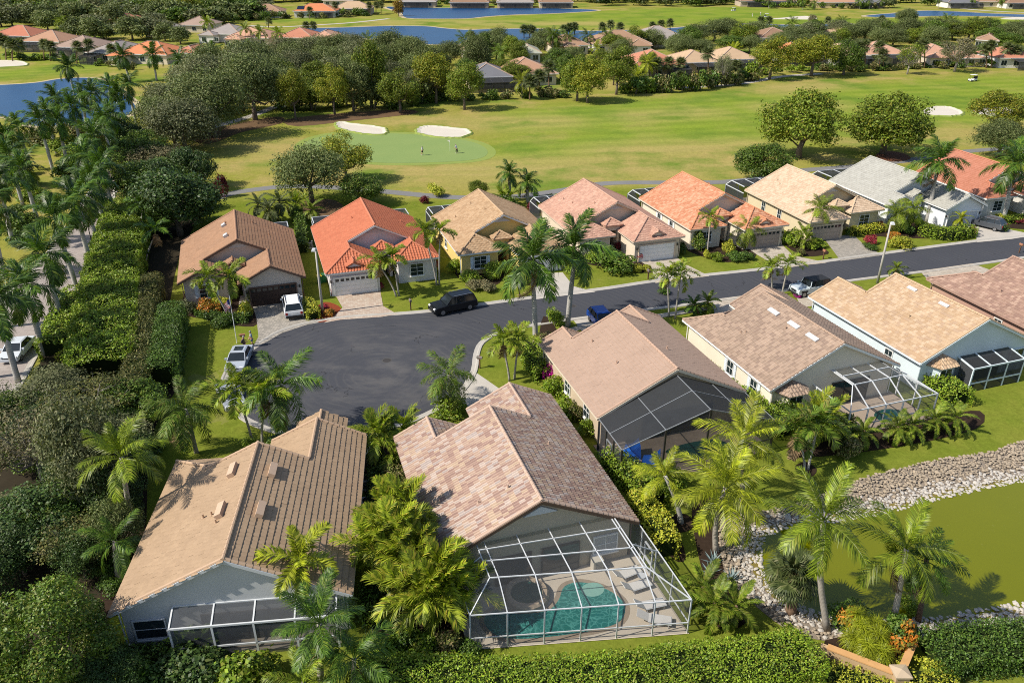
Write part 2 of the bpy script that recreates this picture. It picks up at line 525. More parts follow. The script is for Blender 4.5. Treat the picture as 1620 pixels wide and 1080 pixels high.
# ------------------------------------------------------------------ lakes
lake_m = watermat('lake_water',(.002,.042,.125),(.004,.062,.17),.35,.3,.35)
def lake(pts, z=.06, rim=2.2):
    p = smooth_poly(pts,3)
    if area(p) < 0: p = p[::-1]
    sheet('lake_shore', offset_poly(p,-rim), z-.03, sandrim)
    sheet('lake', p, z, lake_m)
    return p
LK1 = lake(gp((-120,137),(0,135),(60,131),(90,126),(125,123.5),(150,125),(172,131),(195,150),(215,172),(180,190),(115,199),(60,200),(30,192),(0,184),(-120,186)),rim=1.6)
LK2 = lake(gp((610,11.5),(641,12),(690,13),(760,13.5),(840,13.4),(895,14.4),(936,15.7),(945,17),(923,19),(868,22),(820,23.4),(790,25),(764,27),(738,29.6),(690,30),(643,28.7),(634,20)))
LK3 = lake(gp((480,46),(520,44.6),(560,43.5),(615,41.7),(671,42),(699,45),(736,47.8),(764,47),(810,46),(851,46),(914,49),(947,49.6),(994,48.5),(1025,47.8),(1070,44.4),(1105,41.7),(1156,38.3),(1189,38),(1230,39.4),(1267,39.8),(1304,39),(1346,38),(1352,44),(1250,49),(1160,50),(1080,56),(1000,61),(900,69),(800,71),(740,72),(650,69),(560,59),(500,53)))
LK4 = lake(gp((1370,25.4),(1394,23),(1416,21.5),(1449,18.2),(1477,17.5),(1524,19.4),(1570,22),(1660,25),(1660,28),(1561,26.2),(1505,25.6),(1450,26.3),(1412,27.8),(1376,27)))

# ------------------------------------------------------------------ street, kerbs, drives
t = NT('asphalt').set(.82,.3)
a1 = t.noise(.14,5); a2 = t.noise(1.1,4); a3 = t.noise(40,2)
mp = t.new('ShaderNodeMapping'); t.link(t.pos(), mp.inputs[0]); mp.inputs['Location'].default_value = (12.5,-66,0)
gr = t.new('ShaderNodeTexGradient'); gr.gradient_type = 'SPHERICAL'
mp.inputs['Scale'].default_value = (.075,.075,0); t.link(mp.outputs[0], gr.inputs[0])
mp.vector_type = 'POINT'
mp.inputs['Location'].default_value = (12.5*.075,-66*.075,0)
c = t.mix(a1,(.048,.050,.060),(.058,.060,.070))
# dust and turning scuffs left in the turning circle
mp2 = t.new('ShaderNodeMapping'); t.link(t.pos(), mp2.inputs[0]); mp2.inputs['Scale'].default_value = (.45,.8,1); mp2.inputs['Rotation'].default_value = (0,0,R(25))
sc = t.noise(.5,6,mp2.outputs[0],.65)
dk = t.math('MULTIPLY', t.math('MULTIPLY', t.gray(sc,-2.4,2.9), t.math('POWER',gr.outputs[1],.5),True), .45)
c = t.mix(dk, c,(.15,.14,.13))
c = t.mix(t.math('MULTIPLY',t.math('GREATER_THAN',a2,.68),.22), c,(.11,.10,.095))
c = t.mix(1.0, c, t.mix(a3,(.8,)*3,(1.2,)*3),'MULTIPLY')
# hairline cracks and circling tyre marks
vc = t.new('ShaderNodeTexVoronoi'); vc.feature = 'DISTANCE_TO_EDGE'; vc.inputs['Scale'].default_value = .17
wn = t.new('ShaderNodeTexNoise'); wn.inputs['Scale'].default_value = .5; wn.inputs['Detail'].default_value = 5; t.link(t.pos(),wn.inputs['Vector'])
vm = t.new('ShaderNodeVectorMath'); vm.operation = 'MULTIPLY_ADD'; t.link(wn.outputs['Color'],vm.inputs[0]); vm.inputs[1].default_value = (4,4,0); t.link(t.pos(),vm.inputs[2]); t.link(vm.outputs[0],vc.inputs['Vector'])
ck = t.math('MULTIPLY', t.math('LESS_THAN',vc.outputs['Distance'],.006), t.math('GREATER_THAN',t.noise(.21,2),.56))
c = t.mix(t.math('MULTIPLY',ck,.75), c,(.018,.018,.02))
rg = t.new('ShaderNodeTexWave'); rg.wave_type = 'RINGS'; rg.rings_direction = 'Z'; rg.inputs['Scale'].default_value = .42; rg.inputs['Distortion'].default_value = 3.5; rg.inputs['Detail'].default_value = 3
mp3 = t.new('ShaderNodeMapping'); t.link(t.pos(),mp3.inputs[0]); mp3.inputs['Location'].default_value = (12.5,-66,0); t.link(mp3.outputs[0],rg.inputs[0])
tyre_k = t.math('MULTIPLY', t.math('MULTIPLY', t.math('POWER',rg.outputs[1],6.0), t.gray(t.noise(.35,3),-1.2,2.0), True), .35)
c = t.mix(tyre_k, c,(.11,.105,.10))
oil = t.math('MULTIPLY', t.math('GREATER_THAN',t.noise(.9,2),.76), .3)
c = t.mix(oil, c,(.025,.025,.027))
t.color(c); t.bump(a3,.3,.01); asphalt = t.mat
UP = [(1900,342),(1760,358),(1620,375.5),(1543,383),(1394,403),(1306,415),(1195,428.6),(1096,439),(1031,447),(966,457),(904,465),(830,474),(757,484),(681,494),(606,500),(539,505),(484,514),(446,526),(422,540),(396,557),(374,575),(361,597),(358,618),(366,638),(384,654),(404,666),(436,678),(478,685),(532,687),(578,682),(620,672),(656,660),(703,636),(731,611),(745,586),(749,560),(758,541),(783,526),(806,519),(847,511.5),(898,504),(960,496),(1019,488),(1078,481),(1138,472.6),(1191,465.5),(1264,454),(1352,441),(1463,427.5),(1536,417.5),(1620,405.6),(1760,386),(1900,368)]
ROAD = smooth_poly(gp(*UP),3)
sheet('street', ROAD, .012, asphalt)
rd = ROAD if area(ROAD) > 0 else ROAD[::-1]
m = MB(); n = len(rd)
prof = [(-.02,.016),(.32,.03),(.42,.085),(.62,.09),(.66,.0)]
rings = [[(q[0],q[1],z) for q in offset_poly(rd,-o)] for o, z in prof]
for a in range(4):
    for i in range(n): m.poly([rings[a][i],rings[a][(i+1)%n],rings[a+1][(i+1)%n],rings[a+1][i]])
tag(m.build('kerb', kerbmat), kind='structure')
# entrance avenue
t = NT('avenue_pavement').set(.9,.2)
br = t.new('ShaderNodeTexBrick'); br.inputs['Scale'].default_value = 1.; br.inputs['Brick Width'].default_value = .9; br.inputs['Row Height'].default_value = .45
br.inputs['Color1'].default_value = (.33,.28,.26,1); br.inputs['Color2'].default_value = (.39,.34,.31,1); br.inputs['Mortar'].default_value = (.25,.22,.2,1); br.inputs['Mortar Size'].default_value = .02
t.link(t.pos(), br.inputs[0])
t.color(t.mix(1.0, br.outputs[0], t.mix(t.noise(.3,4),(.85,)*3,(1.1,)*3),'MULTIPLY')); avenue_m = t.mat
AV = smooth_poly(gp((-60,720),(0,648),(28,603),(61,545),(95,490),(126,443),(144,391),(159,360),(170,330),(180,300),(192,265),(206,232),(222,205),(205,203),(184,232),(168,262),(148,300),(122,340),(92,385),(64,420),(37,446),(0,475),(-60,535),(-160,640),(-220,720)),3)
sheet('avenue', AV, .02, avenue_m)
am = AV if area(AV) > 0 else AV[::-1]
m = MB(); n = len(am)
rings = [[(q[0],q[1],z) for q in offset_poly(am,-o)] for o, z in prof]
for a in range(4):
    for i in range(n): m.poly([rings[a][i],rings[a][(i+1)%n],rings[a+1][(i+1)%n],rings[a+1][i]])
tag(m.build('avenue_kerb', kerbmat), kind='structure')
# drives
def paver(name, c1, c2, mort, ang):
    t = NT(name).set(.9,.2)
    mp = t.new('ShaderNodeMapping'); t.link(t.pos(), mp.inputs[0]); mp.inputs['Rotation'].default_value = (0,0,R(ang))
    br = t.new('ShaderNodeTexBrick'); br.inputs['Scale'].default_value = 1.; br.inputs['Brick Width'].default_value = .34; br.inputs['Row Height'].default_value = .2
    br.inputs['Color1'].default_value = (*c1,1); br.inputs['Color2'].default_value = (*c2,1); br.inputs['Mortar'].default_value = (*mort,1); br.inputs['Mortar Size'].default_value = .012; br.inputs['Bias'].default_value = 0
    t.link(mp.outputs[0], br.inputs[0])
    t.color(t.mix(1.0, br.outputs[0], t.mix(t.noise(.7,4),(.8,)*3,(1.15,)*3),'MULTIPLY'))
    return t.mat
pav_grey = paver('grey_pavers',(.26,.24,.21),(.40,.36,.31),(.20,.18,.15),40)
pav_pink = paver('pink_pavers',(.42,.31,.24),(.52,.44,.36),(.30,.24,.19),30)
pav_tan = paver('tan_pavers',(.40,.34,.27),(.52,.46,.38),(.30,.26,.21),20)
def drive(pts, mat, z=.006): return sheet('driveway', gp(*pts), z, mat)
drive([(398,478),(474,468),(480,476),(492,498),(502,509),(484,514.5),(446,527),(422,541),(404,550),(402,545),(409,533),(406,505)],pav_grey,.03)
drive([(530,466),(601,457),(606,484),(628,497),(604,501.5),(539,506),(512,511),(526,503),(542,487)],pav_pink,.03)
drive([(848,434),(890,431),(907,453),(942,462),(900,467),(846,474),(844,459)],concrete,.03)
drive([(1008,411),(1068,405),(1084,418),(1122,437),(1090,441),(1037,448),(1031,424)],pav_tan,.03)
drive([(1180,391),(1234,384),(1254,404),(1308,416),(1280,419),(1236,425),(1199,404)],pav_tan,.03)
drive([(1304,378),(1348,370),(1364,385),(1396,404),(1360,409),(1330,413)],pav_grey,.03)
drive([(1528,356),(1560,350),(1590,362),(1640,372),(1600,378.5),(1546,383.5),(1543,370)],concrete,.03)
drive([(754,590),(793,617),(796,640),(752,650),(722,634),(704,638),(731,612),(746,585)],concrete,.03)
drive([(905,504),(958,496),(985,515),(990,530),(930,536)],concrete,.03)
drive([(1128,475),(1200,464),(1196,480),(1160,505),(1130,500)],pav_tan,.03)
drive([(1252,456),(1310,447),(1345,463),(1330,480),(1268,486)],pav_tan,.03)
drive([(1455,429),(1538,417),(1580,432),(1540,450),(1480,456)],pav_tan,.03)
drive([(466,686),(560,686),(585,681),(590,700),(575,730),(500,720),(440,690)],concrete,.03)
# entry walks
walkm = plain('walk_concrete',(.45,.40,.34),.9,.2,.15,.6,fine=.15)
sheet('front_walk', gp((380,468),(398,466),(402,480),(390,486),(378,482)), .034, walkm)
sheet('front_walk', gp((1008,411),(985,400),(990,396),(1016,409)), .034, walkm)
sheet('street_walk', gp((868,528),(928,512),(932,518),(872,534)), .034, walkm)
sheet('street_walk', gp((1020,500),(1130,484),(1132,489),(1024,506)), .034, walkm)
# planting beds
def bed(pts, mat=mulch, z=.025, k=3): return sheet('mulch_bed', smooth_poly(gp(*pts),k), z, mat)
bed([(287,485),(300,455),(345,458),(390,470),(408,512),(372,515),(330,505),(298,500)])
bed([(487,500),(505,482),(520,478),(540,488),(528,503),(505,510)],redmulch)
bed([(720,420),(735,402),(790,405),(800,425),(790,448),(760,455),(725,440)])
bed([(905,400),(960,395),(1005,410),(1032,425),(1020,432),(930,418)])
bed([(1078,380),(1110,375),(1180,390),(1196,405),(1150,415),(1090,398)])
bed([(1240,385),(1262,382),(1300,392),(1310,402),(1270,405)])
bed([(1360,360),(1440,352),(1540,362),(1545,372),(1480,378),(1370,372)])
bed([(1580,350),(1640,345),(1640,362),(1590,360)])
bed([(860,500),(880,520),(905,560),(935,610),(960,670),(1010,740),(1060,820),(1085,880),(1060,880),(1010,800),(950,700),(890,610),(855,545)])
bed([(575,720),(600,700),(640,730),(700,900),(735,1010),(600,1020),(590,900)])
bed([(1095,800),(1135,790),(1160,860),(1150,930),(1180,985),(1130,990),(1120,930),(1105,880)])
bed([(1255,720),(1300,700),(1480,660),(1550,650),(1545,678),(1430,705),(1300,722)])
bed([(1064,816),(1080,812),(1096,822),(1094,836),(1076,842),(1060,832)])
bed([(1258,737),(1275,731),(1292,742),(1284,754),(1264,752)])
bed([(215,640),(255,560),(285,600),(240,690),(225,900),(165,980),(100,900)])
bed([(1385,247),(1400,239),(1430,243),(1440,252),(1410,256)],plain('tree_ring_mulch',(.16,.07,.04),.95,.1,.3,1))
bed([(452,190),(520,181),(640,174),(656,180),(560,191),(470,200)],plain('leaf_litter',(.16,.10,.055),.95,.1,.4,.5,fine=.3))
bed([(300,215),(380,195),(440,185),(446,195),(380,210),(330,228)],MATS['leaf_litter'],.031)
bed([(455,325),(520,315),(545,330),(520,345),(470,348)],MATS['leaf_litter'])
# dark soil under the woodland strip on the left
soil = plain('woodland_soil',(.045,.036,.022),.95,.1,.4,.8,fine=.4)
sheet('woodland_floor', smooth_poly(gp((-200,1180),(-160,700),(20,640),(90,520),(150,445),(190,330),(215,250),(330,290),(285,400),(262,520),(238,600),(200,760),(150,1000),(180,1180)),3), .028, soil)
# stucco kerb wall of the flower bed

# ironwork in the street
def manhole(px_,py_,label,r_=.4):
    x,y = G(px_,py_); o = empty('manhole_cover',(x,y,.013),0,label,'manhole','street ironwork')
    MB().lathe([(r_,.0),(r_,.006),(r_*.86,.007),(r_*.85,.004)],20).build('cover',plain('cast_iron',(.045,.04,.038),.7,.4,.3,4),o)
    MB().lathe([(r_*1.25,.0),(r_*1.24,.003)],20).build('collar',plain('patch_asphalt',(.08,.078,.075),.9,.2,.2,2),o)
manhole(612,570,'round iron cover in the middle of the turning circle'); manhole(905,484,'round iron cover in the street beside the tall palms'); manhole(1225,441,'round iron cover in the street before the cream house')
# ------------------------------------------------------------------ houses
def tile_shape(style, w_, ex):
    if style == 'barrel':
        xs_ = np.array([0,.10,.24,.40,.54,.66,1.0])*w_
        pz = np.array([0,.045,.07,.07,.042,.0,.0])
        th = .022
    elif style == 'slat':
        xs_ = np.array([0,.5,1.0])*w_
        pz = np.array([.0,.010,.0]); th = .038
    else:
        xs_ = np.array([0,.25,.5,.75,1.0])*w_
        pz = np.array([.0,.022,.006,.022,.0]); th = .024
    n = len(xs_)
    hy = ex*1.06
    V = [(x-w_/2,0,z+th) for x,z in zip(xs_,pz)] + [(x-w_/2,hy,z*.9-.004) for x,z in zip(xs_,pz)] + [(x-w_/2,.012,-.05) for x in xs_]
    F = [[i,i+1,n+i+1,n+i] for i in range(n-1)] + [[2*n+i,2*n+i+1,i+1,i] for i in range(n-1)]
    return np.array(V), np.array(F)

def cap_shape(L=.42, r=.13):
    V, n = [], 5
    for y, k in ((0,1.0),(L*1.08,.82)):
        for i in range(n):
            a = math.pi*i/(n-1)
            V.append((math.cos(a)*r*k, y, math.sin(a)*r*k*.9-.01))
    F = [[i+1,i,n+i,n+i+1] for i in range(n-1)] + [list(range(n))]
    return np.array(V), F

def inset_faces(V, F, M):  # transform
    return V @ np.array(M.to_3x3()).T + np.array(M.translation)

TILE_CACHE = {}
def frame_of(origin, rot):
    return Matrix.Translation((origin[0],origin[1],0)) @ Matrix.Rotation(R(rot-90),4,'Z')

def facing(o, ang, p):
    """place a part modelled facing -Y at p, turned to face local direction ang (0 = -Y, 90 = +X, 180 = +Y, -90 = -X)"""
    o.location = p; o.rotation_euler = (0,0,R(ang)); return o

def window(root, p, ang, w_, h, fm=white, shutters=None, rows=2, cols=2, gl=glass, name='window', sill=True):
    t_ = .07; m = MB()
    m.box(-w_/2-t_,w_/2+t_,-.07,.05,h,h+t_); m.box(-w_/2-t_,w_/2+t_,-.07,.05,-t_,0)
    m.box(-w_/2-t_,-w_/2,-.07,.05,0,h); m.box(w_/2,w_/2+t_,-.07,.05,0,h)
    o = facing(m.build(name, fm, root), ang, p)
    MB().box(-w_/2,w_/2,-.02,.03,0,h).build('pane', gl, o)
    for c in range(1,cols): MB().box(-w_/2+w_*c/cols-.02,-w_/2+w_*c/cols+.02,-.05,-.021,0,h).build('muntin', fm, o)
    for r_ in range(1,rows): MB().box(-w_/2,w_/2,-.045,-.022,h*r_/rows-.02,h*r_/rows+.02).build('muntin', fm, o)
    if sill: MB().box(-w_/2-.14,w_/2+.14,-.16,.05,-.17,-t_-.002).build('sill', fm, o)
    if shutters:
        for s_ in (-1,1):
            q = MB(); x0 = s_*(w_/2+t_+.04); x1 = s_*(w_/2+t_+.42); x0,x1 = min(x0,x1),max(x0,x1)
            q.box(x0,x1,-.06,.04,-.05,h+.05)
            k = 0
            while k < h: q.box(x0+.05,x1-.05,-.085,-.061,k+.03,k+.09); k += .16
            q.build('shutter', shutters, o)
    return o

def garage_door(root, p, ang, w_, h, dm, fm, lights=True):
    m = MB(); m.box(-w_/2-.14,-w_/2,-.1,.06,0,h+.14); m.box(w_/2,w_/2+.14,-.1,.06,0,h+.14); m.box(-w_/2,w_/2,-.1,.06,h,h+.14)
    o = facing(m.build('garage_door', fm, root), ang, p)
    n = 4
    for i in range(n):
        q = MB(); z0, z1 = h*i/n+.008, h*(i+1)/n-.008
        q.box(-w_/2+.005,w_/2-.005,-.02,.03,z0,z1)
        k = 8
        for j in range(k):
            xa = -w_/2+w_*j/k+.07; xb = -w_/2+w_*(j+1)/k-.07
            if not (lights and i == n-1): q.box(xa,xb,-.035,-.021,z0+.07,z1-.07)
        pn = q.build('panel', dm, o)
        if lights and i == n-1:
            for j in range(k):
                xa = -w_/2+w_*j/k+.09; xb = -w_/2+w_*(j+1)/k-.09
                MB().box(xa,xb,-.03,-.021,z0+.1,z1-.1).build('pane', glass, o)
    return o

def house(name, label, origin, rot, front, wl, wr, tmat, capm, wallm, style='wave', trim=white, W=13.5, M_=11.6, e=3.0, zr=6.3,
          tile=(.34,.37), single=0, garage='R', gdoor=None, dormer_hip=True, entry=True, gablevent=True, group=None, cat='house', wing_win=True,
          accent=None, side_wins=(), shutters=None, doorlights=True, garage_dormer=False, gfront=True, nib=False):
    """near eave corner at origin; ridge runs away along rot. front: which end carries the garage and bedroom wings"""
    mx = frame_of(origin, rot)
    ctr = mx @ Vector((W/2, M_/2, 0))
    root = empty(name, ctr, R(rot-90), label, cat, group)
    ox, oy = W/2, M_/2
    m = (zr-e)/(W/2); phi = math.atan(m); cp, sp = math.cos(phi), math.sin(phi)
    f = (lambda s: -s) if front == 'near' else (lambda s: M_+s)
    sg = -1 if front == 'near' else 1
    yr = M_ if front == 'near' else 0.0
    planes, ridges, walls = [], [], []
    L3 = lambda x, y, z: (x-ox, y-oy, z)
    # main slopes with the outer slopes of the wings
    for side, (p, a, hip) in (('L',wl),('R',wr)):
        X_ = (lambda x: x) if side == 'L' else (lambda x: W-x)
        end = [(X_(a),f(p-a)),(X_(0),f(p))] if hip else [(X_(a),f(p)),(X_(0),f(p))]
        planes.append(dict(poly=[(X_(0),yr),(X_(W/2),yr),(X_(W/2),f(0)),(X_(a),f(0))]+end, up=(1 if side=='L' else -1,0), p0=(X_(0),yr), e=e))
        iend = [(X_(2*a),f(p)),(X_(a),f(p-a) if hip else f(p))]
        planes.append(dict(poly=[(X_(a),f(0)),(X_(2*a),f(0))]+iend, up=(-1 if side=='L' else 1,0), p0=(X_(2*a),f(0)), e=e))
        zt = e+m*a
        if hip:
            planes.append(dict(poly=[(X_(0),f(p)),(X_(2*a),f(p)),(X_(a),f(p-a))], up=(0,-sg), p0=(X_(0),f(p)), e=e))
            ridges += [((X_(0),f(p),e),(X_(a),f(p-a),zt)),((X_(2*a),f(p),e),(X_(a),f(p-a),zt))]
            ridges.append(((X_(a),f(p-a),zt),(X_(a),f(0),zt)))
        else:
            ridges.append(((X_(a),f(p)+sg*.0,zt),(X_(a),f(0),zt)))
            ridges += [((X_(0),f(p)-sg*.1,e),(X_(a),f(p)-sg*.1,zt)),((X_(2*a),f(p)-sg*.1,e),(X_(a),f(p)-sg*.1,zt))]
    ridges.append(((W/2,yr,zr),(W/2,f(0),zr)))
    for yy, s_ in ((yr,1 if yr == 0 else -1),):
        ridges += [((0.02,yy+s_*.1,e),(W/2,yy+s_*.1,zr)),((W-.02,yy+s_*.1,e),(W/2,yy+s_*.1,zr))]
    ridges += [((wl[1],f(0)-sg*.1,e+m*wl[1]),(W/2,f(0)-sg*.1,zr)),((W-wr[1],f(0)-sg*.1,e+m*wr[1]),(W/2,f(0)-sg*.1,zr))]
    ent = None
    if entry:
        x0, x1 = 2*wl[1]+.05, W-2*wr[1]-.05
        if x1-x0 < 2.2: xm = (x0+x1)/2; x0, x1 = xm-1.25, xm+1.25
        if x1-x0 > 3.6: xm = (x0+x1)/2; x0, x1 = xm-1.7, xm+1.7
        ee, ep = 3.75, 1.5
        hw = (x1-x0)/2; zt = ee+m*hw
        ent = (x0,x1,ee,ep)
        if dormer_hip:
            k = ep-hw
            planes.append(dict(poly=[(x0,f(0)),(x0,f(ep)),((x0+x1)/2,f(k)),((x0+x1)/2,f(-.0) if k > 0 else f(k))], up=(1,0), p0=(x0,f(0)), e=ee))
            planes.append(dict(poly=[(x1,f(0)),(x1,f(ep)),((x0+x1)/2,f(k)),((x0+x1)/2,f(0) if k > 0 else f(k))], up=(-1,0), p0=(x1,f(0)), e=ee))
            planes.append(dict(poly=[(x0,f(ep)),(x1,f(ep)),((x0+x1)/2,f(k))], up=(0,-sg), p0=(x0,f(ep)), e=ee))
            xm = (x0+x1)/2
            ridges += [((x0,f(ep),ee),(xm,f(k),zt)),((x1,f(ep),ee),(xm,f(k),zt))]
        else:
            xm = (x0+x1)/2
            planes.append(dict(poly=[(x0,f(0)),(x0,f(ep)),(xm,f(ep)),(xm,f(0))], up=(1,0), p0=(x0,f(0)), e=ee))
            planes.append(dict(poly=[(x1,f(0)),(x1,f(ep)),(xm,f(ep)),(xm,f(0))], up=(-1,0), p0=(x1,f(0)), e=ee))
            ridges += [((xm,f(ep),zt),(xm,f(0),zt))]
    if garage_dormer:
        p, a, hip = wr if garage == 'R' else wl
        xc = W-a if garage == 'R' else a
        hw, ee = .95, e+.5
        d0 = p-.35
        planes.append(dict(poly=[(xc-hw,f(d0-1.6)),(xc-hw,f(d0)),(xc,f(d0)),(xc,f(d0-1.6))], up=(1,0), p0=(xc-hw,f(d0)), e=ee))
        planes.append(dict(poly=[(xc+hw,f(d0-1.6)),(xc+hw,f(d0)),(xc,f(d0)),(xc,f(d0-1.6))], up=(-1,0), p0=(xc+hw,f(d0)), e=ee))
        ridges.append(((xc,f(d0),ee+m*hw),(xc,f(d0-1.6),ee+m*hw)))
    if nib:
        p, a, hip = wr; xc, hw, q_ = W-a, 1.9, 2.4
        for s_ in (-1,1):
            planes.append(dict(poly=[(xc+s_*hw,f(p-1.2)),(xc+s_*hw,f(p+q_)),(xc,f(p+q_)),(xc,f(p-1.2))], up=(-s_,0), p0=(xc+s_*hw,f(p)), e=e))
        ridges.append(((xc,f(p+q_),e+m*hw),(xc,f(p-1.),e+m*hw)))
        MB().box(xc-hw+.4-ox,xc+hw-.4-ox,f(p-.4)-oy,f(p+q_-.4)-oy,0,e+.05).build('wall', wallm, root)
    # ---- roof deck
    deck = MB()
    zs = lambda pl, x, y: pl['e'] + m*abs((x-pl['p0'][0])*pl['up'][0]+(y-pl['p0'][1])*pl['up'][1])
    for pl in planes:
        pts = pl['poly']
        if area(pts) < 0: pts = pts[::-1]
        deck.slab([L3(x,y,zs(pl,x,y)-.03) for x,y in pts], .16)
    roof = deck.build('roof', capm, root)
    # ---- tiles
    tw, ex = tile
    key = (style,tw,ex)
    TV, TF = tile_shape(*key)
    mats = []
    for pl in planes:
        hx, hy = pl['up']; U = np.array((hy,-hx,0.)); h = np.array((hx,hy,0.))
        Yv = h*cp+np.array((0,0,sp)); N = np.cross(U,Yv)
        P_ = np.array(pl['poly']); p0 = np.array(pl['p0'])
        us = (P_-p0)@U[:2]; vs = (P_-p0)@h[:2]
        dv = ex*cp
        nv = int(math.ceil((vs.max()-vs.min())/dv))+1
        u0 = us.min(); nu = int(math.ceil((us.max()-us.min())/tw))+1
        for i in range(nv):
            v = -.06+i*dv
            uu = u0+tw*(np.arange(nu)+(.5 if (style != 'barrel' and i % 2) else .0)+.5)
            vc = v+dv*.5
            cx = p0[0]+uu*U[0]+vc*h[0]; cy = p0[1]+uu*U[1]+vc*h[1]
            ok = inpoly(cx,cy,pl['poly'])
            for u in uu[ok]:
                pos = (p0[0]+u*U[0]+v*h[0]-ox, p0[1]+u*U[1]+v*h[1]-oy, pl['e']+m*v)
                mats.append((pos,U,Yv,N))
    Ps = np.array([q[0] for q in mats]); A = np.array([np.stack(q[1:],1) for q in mats])
    jit = rng.normal(0,.004,(len(Ps),1))*np.array([[0,0,1]])
    Ps = Ps+jit
    sel = np.zeros(len(Ps),bool)
    rm = root.matrix_basis.copy(); rm = Matrix.Translation(root.location) @ Matrix.Rotation(R(rot-90),4,'Z')
    if single:
        wp = Ps @ np.array(rm.to_3x3()).T + np.array(rm.translation)
        d = np.linalg.norm(wp-np.array((0,0,CAM_H)),axis=1)
        # only slopes turned to the camera
        nw = A[:,:,2] @ np.array(rm.to_3x3()).T
        d = d+np.where(((np.array((0,0,CAM_H))-wp)*nw).sum(1) > 0,0,999)
        sel[np.argsort(d)[:single]] = True
        kt = (key,tmat.name)
        if kt not in TILE_CACHE: TILE_CACHE[kt] = npmesh('tile', TV, TF, [tmat])
        for i in np.nonzero(sel)[0]:
            o = bpy.data.objects.new('tile', TILE_CACHE[kt]); COL.objects.link(o); o.parent = roof
            mm = Matrix([[*A[i][r_],Ps[i][r_]] for r_ in range(3)]+[[0,0,0,1]])
            o.matrix_local = mm
    rest = ~sel
    VV = np.einsum('tij,vj->tvi', A[rest], TV)+Ps[rest][:,None,:]
    FF = TF[None]+(np.arange(rest.sum())*len(TV))[:,None,None]
    o = put('roof_tiles', npmesh('roof_tiles', VV.reshape(-1,3), FF.reshape(-1,4), [tmat]), roof)
    o['kind'] = 'stuff'
    # ---- ridge and rake caps
    CV, CF = cap_shape()
    cm = None; joined = MB()
    for a_, b_ in ridges:
        a_, b_ = Vector(L3(*a_))+Vector((0,0,.05)), Vector(L3(*b_))+Vector((0,0,.05))
        d = b_-a_; n = max(1,int(round(d.length/.42))); st = d.length/n; d.normalize()
        x = d.cross(Vector((0,0,1))).normalized(); z = x.cross(d)
        for i in range(n):
            mm = Matrix(((x.x,d.x,z.x,(a_+d*st*i).x),(x.y,d.y,z.y,(a_+d*st*i).y),(x.z,d.z,z.z,(a_+d*st*i).z),(0,0,0,1)))
            if single:
                if cm is None: cm = npmesh('ridge_cap', CV, CF, [capm])
                o = bpy.data.objects.new('ridge_cap', cm); COL.objects.link(o); o.parent = roof; o.matrix_local = mm
            else:
                joined.add([mm @ Vector(v) for v in CV], CF)
    if not single:
        o = joined.build('ridge_caps', capm, roof); o['kind'] = 'stuff'
    # ---- walls
    i_ = .5; wt = e+m*i_-.24
    al, ar, pl_, pr_ = wl[1], wr[1], wl[0], wr[0]
    yb = yr+(.32 if yr == 0 else -.32)
    fs = lambda s: f(s-.5)
    fp = [(i_,yb),(W-i_,yb),(W-i_,fs(pr_)),(W-2*ar+i_,fs(pr_)),(W-2*ar+i_,fs(0)),(2*al-i_,fs(0)),(2*al-i_,fs(pl_)),(i_,fs(pl_))]
    MB().prism([(x-ox,y-oy) for x,y in fp], 0, wt).build('wall', wallm, root)
    def gable(x0,x1,y,zb,zp,t_=.16):
        q = MB(); s_ = t_/2
        xm = (x0+x1)/2
        if zb >= zp-.05: return
        tri = [(x0,zb),(x1,zb),(xm,zp)]
        vs = [L3(x,y-s_,z) for x,z in tri]+[L3(x,y+s_,z) for x,z in tri]
        q.add(vs,[[0,1,2],[5,4,3],[0,3,4,1],[1,4,5,2],[2,5,3,0]])
        return q.build('gable', wallm, root)
    dz = .21
    gable(i_,W-i_,yb+(.06 if yr == 0 else -.06)*-1*-1,wt-.01,zr-dz)
    gable(i_,W-i_,fs(0)-sg*.3,wt-.01,zr-dz)
    if not wl[2]: gable(i_,2*al-i_,fs(pl_)-sg*.085,wt-.01,e+m*al-dz)
    if not wr[2]: gable(W-2*ar+i_,W-i_,fs(pr_)-sg*.085,wt-.01,e+m*ar-dz)
    # ---- fascias and gutters
    def fas(a_, b_, hgt=.2, wd=.07): MB().bar(L3(*a_),L3(*b_),wd,hgt).build('fascia', trim, root)
    zf = e-.1
    fas((-.03,yr,zf),(-.03,f(pl_),zf)); fas((W+.03,yr,zf),(W+.03,f(pr_),zf))
    for (p,a,hip),X_ in ((wl,lambda x:x),(wr,lambda x:W-x)):
        if hip: fas((X_(0),f(p)+sg*.03,zf),(X_(2*a),f(p)+sg*.03,zf))
        else:
            fas((X_(0),f(p)+sg*.03,zf),(X_(a),f(p)+sg*.03,zf+m*a)); fas((X_(2*a),f(p)+sg*.03,zf),(X_(a),f(p)+sg*.03,zf+m*a))
        fas((X_(2*a)+.0,f(0),zf),(X_(2*a),f(p),zf))
    s_ = -1 if yr == 0 else 1
    fas((0,yr+s_*.03,zf),(W/2,yr+s_*.03,zf+m*W/2)); fas((W,yr+s_*.03,zf),(W/2,yr+s_*.03,zf+m*W/2))
    fas((al,f(0)+sg*.03,zf+m*al),(W/2,f(0)+sg*.03,zf+m*W/2)); fas((W-ar,f(0)+sg*.03,zf+m*ar),(W/2,f(0)+sg*.03,zf+m*W/2))
